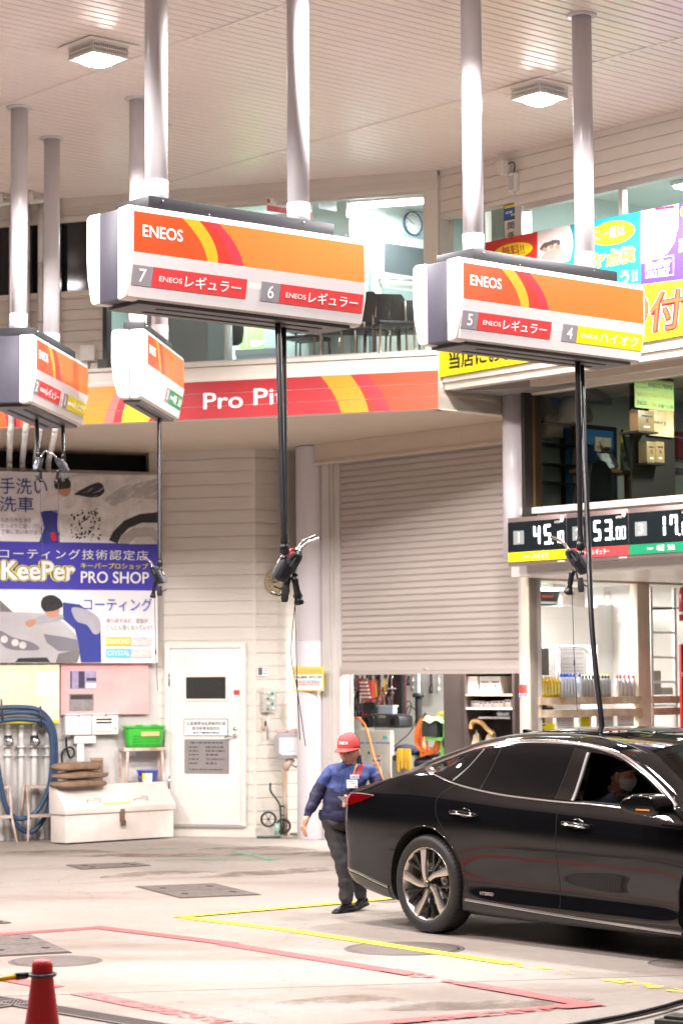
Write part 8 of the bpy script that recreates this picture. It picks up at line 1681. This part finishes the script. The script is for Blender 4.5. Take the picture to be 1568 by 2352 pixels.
L = Loc(GL, -.45, GZ); a, b, c, d = L.r(1556, 655, 1700, 1330); t = thing('red_cabinet', 'narrow red cabinet at the right edge behind the car', 'cabinet', L.fr.m @ T(a, 0, 0)); mb = MB(); mb.box(0, b - a, 0, .04, 0, d); mb.build('case', mat('cabinet_red', (.62, .03, .03), .35), t, bevel=.01); mb = MB(); mb.box(-.002, b - a, -.004, 0, d * .84, d * .86); mb.build('gap', LETW, t)
# bottles on the upper rail
def bottle(L, x, label, kind, group):
    prof = {0: (.036, .25), 1: (.038, .27), 2: (.034, .26), 3: (.034, .25)}[kind]; r, h_ = prof
    t = thing('bottle', label, 'bottle', None, group); body_m = {0: mat('bottle_amber', (.75, .50, .05), .2), 1: mat('bottle_bluish', (.60, .66, .74), .2), 2: mat('bottle_smoke', (.45, .46, .48), .2), 3: mat('bottle_clear', (.70, .69, .68), .2)}[kind]
    cap_m = {0: mat('cap_cream', (.70, .66, .5), .4), 1: mat('cap_blue', (.03, .10, .60), .4), 2: mat('cap_navy_bottle', (.03, .035, .08), .4), 3: mat('cap_red_bottle', (.75, .10, .08), .4)}[kind]
    mb = MB(); mb.lathe([(0, 0), (r, 0), (r, h_ * .66), (r * .55, h_ * .80), (r * .38, h_ * .84), (r * .38, h_ * .9), (0, h_ * .9)], 16); mb.build('body', body_m, t); mb = MB(); z0 = .86 if kind != 2 else .72; mb.lathe([(r * .42, h_ * z0), (r * .46, h_ * z0), (r * .46, h_), (0, h_)], 14); mb.build('cap', cap_m, t)
    if kind == 2: mb = MB(); mb.lathe([(r * .47, h_ * .93), (r * .47, h_ * 1.002), (0, h_ * 1.002)], 14); mb.build('cap_top', mat('cap_yellow', (.8, .62, .05), .4), t)
    if kind == 0: mb = MB(); mb.lathe([(r * 1.01, h_ * .12), (r * 1.01, h_ * .60)], 16); mb.build('label', mat('bottle_label', (.72, .60, .14), .4), t)
    return t
Lb = gl(.045); zb2 = GL.hit(1340, 1612)[1] + .0555
for kind, xs_, lab, grp in ((0, [395, 420, 446, 472, 498, 524, 550], 'amber oil bottle in the left row on the window rail', 'amber bottles'), (1, [578, 603, 628, 653, 680, 726], 'pale bottle with a blue cap on the window rail', 'blue capped bottles'), (2, [752, 778, 804, 832, 880, 908, 932, 956], 'smoky bottle with a dark yellow topped cap on the window rail', 'dark capped bottles'), (3, [1026, 1052, 1085, 1120, 1155, 1190], 'clear bottle with a red cap at the right on the window rail', 'red capped bottles')):
    p0 = bottle(Lb, xs_[0], lab, kind, grp)
    for i, x in enumerate(xs_): o = p0 if i == 0 else copy_tree(p0); o.matrix_world = gl(.10).fr.m @ T(gl(.10).p(x, 1000)[0], -.02, zb2)
L = gl(-.02); a = L.p(430, 1148); t = thing('stapler', 'small dark stapler lying on the lower window rail', 'tool', L.fr.m @ T(a[0], .04, zc + .0555)) if False else None
zc_rail = GL.hit(1340, 1640)[1]; mb = MB(); mb.box(0, .2, 0, .06, 0, .03); mb.box(.02, .1, 0, .06, .03, .05); solo('dark_tool', 'small dark tool lying on the lower window rail', 'tool', mb, DARK, gl(.0).fr.m @ T(gl(0).p(428, 1148)[0], .0, zc_rail + .056), bevel=.006)
for r_, lab, m_, kind in (((548, 1215, 692, 1345), 'white notice with columns of small writing, leftmost in the window', LETW, 0), ((738, 1208, 832, 1345), 'white notice with a yellow centre in the window', LETW, 1), ((870, 1208, 1008, 1345), 'white notice crossed by the hanging hose', LETW, 2), ((1038, 1200, 1172, 1345), 'white handwritten notice at the right of the window', LETW, 3)):
    t, W_, H_ = board(gl(.03), 'window_notice', lab, 'notice', r_, m_, .004, 'notices in the lower window')
    IK = mat('notice_pen', (.30, .28, .30), .5)
    if kind == 1: mb = MB(); mb.box(W_ * .1, W_ * .82, -.001, 0, H_ * .2, H_ * .88); yl_ = mb.build('yellow_centre', LYEL, t); inkbars(yl_, W_, H_, [(.76, .02), (.66, .02), (.52, .02), (.3, .02)], mat('notice_brown', (.45, .35, .03), .5), -.002, .18, .78, seed=61)
    elif kind == 3:
        for z, s_ in ((.76, 'ホールリアワイパー'), (.52, 'リアミラー'), (.28, 'スポイラーアンテナ')): text(s_, H_ * .13, IK, t, W_ * .5, 0, H_ * z, W_ * .82)
    else: inkbars(t, W_, H_, [(.82 - .11 * i, .05) for i in range(7)], IK, -.001, .08, .92, seed=70 + kind)
t, W_, H_ = board(gl(.06), 'yellow_strip', 'yellow tape strip with black marks low in the window', 'tape', (386, 1292, 545, 1340), LYEL, .003); mb = MB(); mb.box(W_ * .05, W_ * .25, -.001, 0, H_ * .55, H_ * .8); mb.box(W_ * .32, W_ * .48, -.001, 0, H_ * .58, H_ * .82); mb.build('black_marks', LETK, t)
t, W_, H_ = board(Loc(SH, .0, GZ), 'security_sticker', 'red security sticker with blue lettering on the grey shutter post', 'sticker', (250, 982, 318, 1082), LRED, .003); mb = MB(); mb.box(-.002, W_ + .002, -.001, 0, 0, H_ * .30); mb.build('grey_band', PANELG, t); text('SECOM', H_ * .2, mat('secom_blue', (.05, .10, .5), .5), t, W_ * .5, -.001, H_ * .15, W_ * .92, bold=.04)
# ================================================================ marks, covers and drains on the forecourt
def gp(u, v): p = onz(u, v); return V((p.x, p.y, 0))
REDP, YELP, GRNP = worn('red_line_paint', (.62, .10, .10), .30, 12), worn('yellow_line_paint', (.85, .72, .03), .30, 12), worn('green_line_paint', (.14, .42, .27), .56, 10)
REDF = worn('faded_red_paint', (.62, .13, .13), .46, 9); YELF = worn('faded_yellow_paint', (.85, .72, .03), .54, 9)
def line(pts, wdt, m, z, name='painted_line'):
    mb = MB(); P_ = [gp(*p) for p in pts]
    for a, b in zip(P_, P_[1:]):
        d = (b - a).normalized(); n = V((-d.y, d.x, 0)) * wdt / 2; a = a - d * wdt / 2; b = b + d * wdt / 2
        mb.poly([a - n + V((0, 0, z)), b - n + V((0, 0, z)), b + n + V((0, 0, z)), a + n + V((0, 0, z))]); z += .0012
    return structure(name, mb, m)
line([(-60, 2151), (228, 2131), (520, 2167)], .15, REDP, .004); line([(525, 2170), (905, 2232)], .15, REDP, .0045); line([(905, 2232), (1350, 2310), (700, 2368)], .15, REDF, .0085)
line([(-20, 2243), (110, 2266)], .16, REDP, .005); line([(200, 2285), (500, 2347), (640, 2370)], .16, REDF, .0052)
line([(420, 2107), (680, 2139)], .13, YELP, .004); line([(690, 2141), (1165, 2213)], .13, YELP, .0046); line([(1165, 2213), (1640, 2290)], .13, YELF, .0052)
line([(420, 2107), (760, 2078), (1000, 2056)], .11, YELP, .009)
line([(-30, 1997), (190, 1985), (400, 1975)], .09, GRNP, .004); line([(400, 1974), (628, 1976), (540, 1958), (470, 1952)], .10, GRNP, .0046); line([(100, 1962), (350, 1950), (470, 1948)], .07, GRNP, .005)
for a_, b_ in (((-40, 2290), (1640, 2238)), ((1180, 2372), (1700, 2296)), ((-20, 2040), (900, 1992))):
    A, B = gp(*a_), gp(*b_); n = (B - A).normalized(); n = V((-n.y, n.x, 0)) * .006; mb = MB(); mb.poly([A - n + V((0, 0, .002)), B - n + V((0, 0, .002)), B + n + V((0, 0, .002)), A + n + V((0, 0, .002))]); structure('slab_joint', mb, mat('joint_dark', (.20, .17, .15), .8))
STN = worn('floor_stain', (.22, .155, .12), .55, 2.2, .35)
for u, v, w_, h_ in ((760, 1955, 3.2, 1.6), (540, 2002, 3.0, 1.2), (1150, 2085, 2.6, 1.2), (1000, 2300, 2.0, .8), (300, 1960, 3.0, 1.2)):
    c = gp(u, v); mb = MB(); mb.prism([(w_ / 2 * cos(q), h_ / 2 * sin(q)) for q in [2 * pi * i / 28 for i in range(28)]], .0025, .003, M(((1, 0, 0, 0), (0, 0, 1, 0), (0, 1, 0, 0), (0, 0, 0, 1)))); o = structure('floor_stain', mb, STN, M.Translation(c) @ RZ(rnd.uniform(-30, 30)))
    mb = None
COV = mat('manhole_iron', (.19, .155, .143), .55, .3, noise=.4, nscale=14, bump=.5, bscale=120)
COVE = mat('manhole_rim', (.17, .14, .13), .5, .4)
def plate_cover(pts, label, seam=True):
    P_ = [gp(*p) for p in pts]; c = sum(P_, V()) / 4; a = atan2((P_[1] - P_[0]).y, (P_[1] - P_[0]).x)
    t = thing('manhole_cover', label, 'manhole cover', M.Translation(c) @ M.Rotation(a, 4, 'Z'), 'iron covers in the forecourt')
    inv = t.matrix_world.inverted(); Q = [inv @ p for p in P_]
    def quad(f, z0, z1, m, nm):
        mb = MB(); lo = [mb.bm.verts.new(q * f + V((0, 0, z0))) for q in Q]; hi = [mb.bm.verts.new(q * f + V((0, 0, z1))) for q in Q]
        mb.face(lo); mb.face(hi[::-1])
        for i in range(4): mb.face([lo[i], hi[i], hi[(i + 1) % 4], lo[(i + 1) % 4]])
        return mb.build(nm, m, t)
    quad(1, .0005, .006, COVE, 'rim'); quad(.965, .006, .010, COV, 'lid')
    mb = MB(); w_ = abs(Q[1].x - Q[0].x) * .3; h_ = abs(Q[2].y - Q[1].y) * .27
    for sx in (-1, 1):
        for sy_ in (-1, 1):
            k = (Q[2] - Q[1]) * (.5 * sy_ * .5); p = V((sx * w_, 0, 0)) + k
            mb.lathe([(0, .0125), (.035, .0125), (.035, .010)], 10, T(p.x, p.y)); mb.box(p.x - .012, p.x + .012, p.y - .05, p.y + .05, .0100, .0118)
    mb.build('lift_hole', BLACKM, t)
    if seam:
        mb = MB(); a_, b_ = Q[0].lerp(Q[3], .5), Q[1].lerp(Q[2], .5); mb.poly([a_ + V((0, -.006, .0106)), b_ + V((0, -.006, .0106)), b_ + V((0, .006, .0106)), a_ + V((0, .006, .0106))]); mb.build('seam', BLACKM, t)
    return t
plate_cover([(415, 2064), (600, 2056), (492, 2030), (311, 2037)], 'square iron manhole cover in the middle of the forecourt')
plate_cover([(190, 1998), (348, 1989), (312, 1982), (152, 1988)], 'farthest square manhole cover, near the white chest', False)
plate_cover([(-10, 2198), (166, 2189), (72, 2148), (-100, 2155)], 'square manhole cover under the red line corner', True)
plate_cover([(-70, 2128), (27, 2121), (-10, 2112), (-110, 2118)], 'small iron cover cut by the left edge of the picture', False)
def round_cover(u, v, r, label, group='round manhole covers'):
    c = gp(u, v); t = thing('manhole_cover', label, 'manhole cover', M.Translation(c), group)
    mb = MB(); mb.lathe([(r, .0005), (r, .0028), (r * .94, .0028), (r * .94, .0005)], 56); mb.build('rim', COVE, t)
    mb = MB(); mb.lathe([(0, .0022), (r * .935, .0022), (r * .935, .0005)], 56); mb.build('lid', COV, t)
    mb = MB(); n = 17
    for i in range(-n, n + 1):
        for j in range(-n, n + 1):
            x, y = i * r * .052 + (j % 2) * r * .026, j * r * .052
            if x * x + y * y < (r * .88) ** 2: mb.box(x - r * .017, x + r * .017, y - r * .015, y + r * .015, .0022, .0034)
    mb.build('tread_pattern', mat('manhole_studs', (.34, .29, .27), .45, .4), t)
    return t
round_cover(928, 2179, .44, 'round iron manhole cover crossed by the yellow line')
round_cover(128, 2208, .33, 'wide round manhole cover behind the traffic cone')
round_cover(1580, 2213, .28, 'small round manhole cover at the right edge by the car shadow')
def drain(a, b, wdt, label):
    A, B = gp(*a), gp(*b); d = (B - A); L = d.length; t = thing('drain_channel', label, 'drain grate', M.Translation(A) @ M.Rotation(atan2(d.y, d.x), 4, 'Z'))
    mb = MB(); mb.box(0, L, -wdt / 2, -wdt / 2 + .02, .0005, .009); mb.box(0, L, wdt / 2 - .02, wdt / 2, .0005, .009); mb.build('grate_frame', COVE, t)
    mb = MB(); mb.box(0, L, -wdt / 2 + .02, wdt / 2 - .02, .0004, .0012); mb.build('channel', BLACKM, t)
    mb = MB(); k = 0
    while k * .03 < L: mb.box(k * .03, k * .03 + .012, -wdt / 2 + .02, wdt / 2 - .02, .002, .008); k += 1
    mb.build('grate', mat('grate_iron', (.22, .19, .19), .4, .6), t)
drain((-40, 2292), (380, 2362), .20, 'long iron drain grate behind the red traffic cone')
drain((-60, 2318), (70, 2300), .2, 'short iron drain grate at the left edge beside the cone')
HOSEB = mat('ground_hose', (.015, .013, .016), .22)
mb = MB(); P_ = [gp(*p) + V((0, 0, .03)) for p in ((1300, 2372), (1440, 2346), (1520, 2327), (1580, 2310), (1700, 2285))]; c = P_[0].copy(); mb.tube(bez([p - c for p in P_], 8), .018, 10)
solo('rubber_kerb_hose', 'black rubber hose lying across the lower right corner', 'hose', mb, HOSEB, M.Translation(c))
c = gp(1545, 2352); mb = MB(); mb.box(-.02, .4, -.2, .02, .0, .05); mb.box(.02, .36, -.16, -.02, .05, .07)
solo('rubber_ramp', 'dark rubber wheel ramp at the lower right corner', 'ramp', mb, mat('ramp_rubber', (.06, .055, .05), .4, noise=.5, nscale=9), M.Translation(c) @ RZ(-35), bevel=.02)
# ---------------------------------------------------------------- traffic cone with its bar
c = onz(97, 2468); c = V((c.x, c.y, 0)); ct = ony(97, 2203, c.y).z
ct_ = thing('traffic_cone', 'red traffic cone in the lower left corner', 'traffic cone', M.Translation(c))
REDC = mat('cone_red', (.56, .028, .035), .38, noise=.15, nscale=5)
mb = MB(); r0 = .118; mb.lathe([(.022, ct + .0), (.044, ct - .007), (.052, ct - .028), (.055, ct - .09)] + [(.055 + (r0 - .055) * f, ct - .10 - (ct - .12) * f) for f in (.25, .5, .75, 1)] + [(r0 + .02, .03)], 40); mb.build('cone_body', REDC, ct_)
mb = MB(); mb.lathe([(0, ct + .001), (.022, ct)], 24); mb.build('cone_tip', REDC, ct_)
mb = MB(); mb.box(-.2, .2, -.2, .2, 0, .035); mb.build('cone_base', REDC, ct_, bevel=.015)
zr = ony(150, 2238, c.y).z
br = thing('barrier_bar', 'yellow and black bar hooked over the traffic cone', 'barrier bar', M.Translation(V((c.x, c.y, zr))))
e = ony(-60, 2258, c.y - .12) - V((c.x, c.y, zr)); k0 = V((-.02, -.09, .0))
mb = MB(); mb.tube([V((.064 * cos(a), .064 * sin(a), .003 * sin(a))) for a in [2 * pi * i / 24 for i in range(25)]], .009, 8, cap=False); mb.build('ring', BLACK, br)
mb = MB(); p0 = V((-.062, 0, 0)); d = (e - p0).normalized(); mb.tube([p0, p0 + d * .02, p0 + d * .075], [.010, .019, .020], 12); mb.build('collar', BLACK, br)
mb = MB(); mb.tube([p0 + d * .07, p0 + d * .30], .0155, 14); mb.tube([p0 + d * .5, p0 + d * .8], .0155, 14); mb.build('yellow_band', mat('bar_yellow', (.75, .42, .02), .35), br)
mb = MB(); mb.tube([p0 + d * .30, p0 + d * .5], .0153, 14); mb.build('black_band', BLACK, br)
# ================================================================ lamps inside the rooms
TUBE = mat('ceiling_tube', (1, 1, 1), .3, emit=14, ecol=(.93, 1, .97))
def room_lamp(fr, x, y, z, lx, ly, watts, c, label, group='tube lamps inside the rooms'):
    t = thing('tube_lamp', label, 'ceiling lamp', fr.m @ T(x, y, z), group)
    mb = MB(); mb.box(-lx / 2, lx / 2, -ly / 2, ly / 2, -.05, -.004); mb.build('lamp_body', WHITE, t)
    mb = MB(); mb.box(-lx / 2 + .03, lx / 2 - .03, -ly / 2 + .02, ly / 2 - .02, -.075, -.052); mb.build('lamp_tube', TUBE, t)
    area('lamp_light', T(0, 0, -.085), lx * .9, ly * .8, watts, c, t)
    return t
room_lamp(FA, -2.6, 1.6, 7.5, 1.2, .25, 62 * ROOM_W, (.88, 1, .96), 'tube lamp in the office behind the long hose unit')
room_lamp(FA, -.7, 1.0, 7.5, 1.2, .25, 24 * ROOM_W, (.88, 1, .97), 'tube lamp in the office near the wall clock')
room_lamp(UP, 2.9, 1.3, 7.2, 1.2, .25, 26 * ROOM_W, (.885, 1, .98), 'bright tube lamp upstairs above the cyan banner')
room_lamp(RB, 3.0, .75, 5.24, .6, .15, 50 * ROOM_W, (1, .95, .85), 'short lamp on the mezzanine office ceiling')
room_lamp(SH, 2.6, .9, 3.19, 1.2, .25, 110 * ROOM_W, (1, .97, .93), 'tube lamp in the workshop just behind the shutter')
room_lamp(SH, 1.2, 3.0, 3.19, 1.2, .25, 130 * ROOM_W, (1, .98, .95), 'tube lamp deep in the workshop')
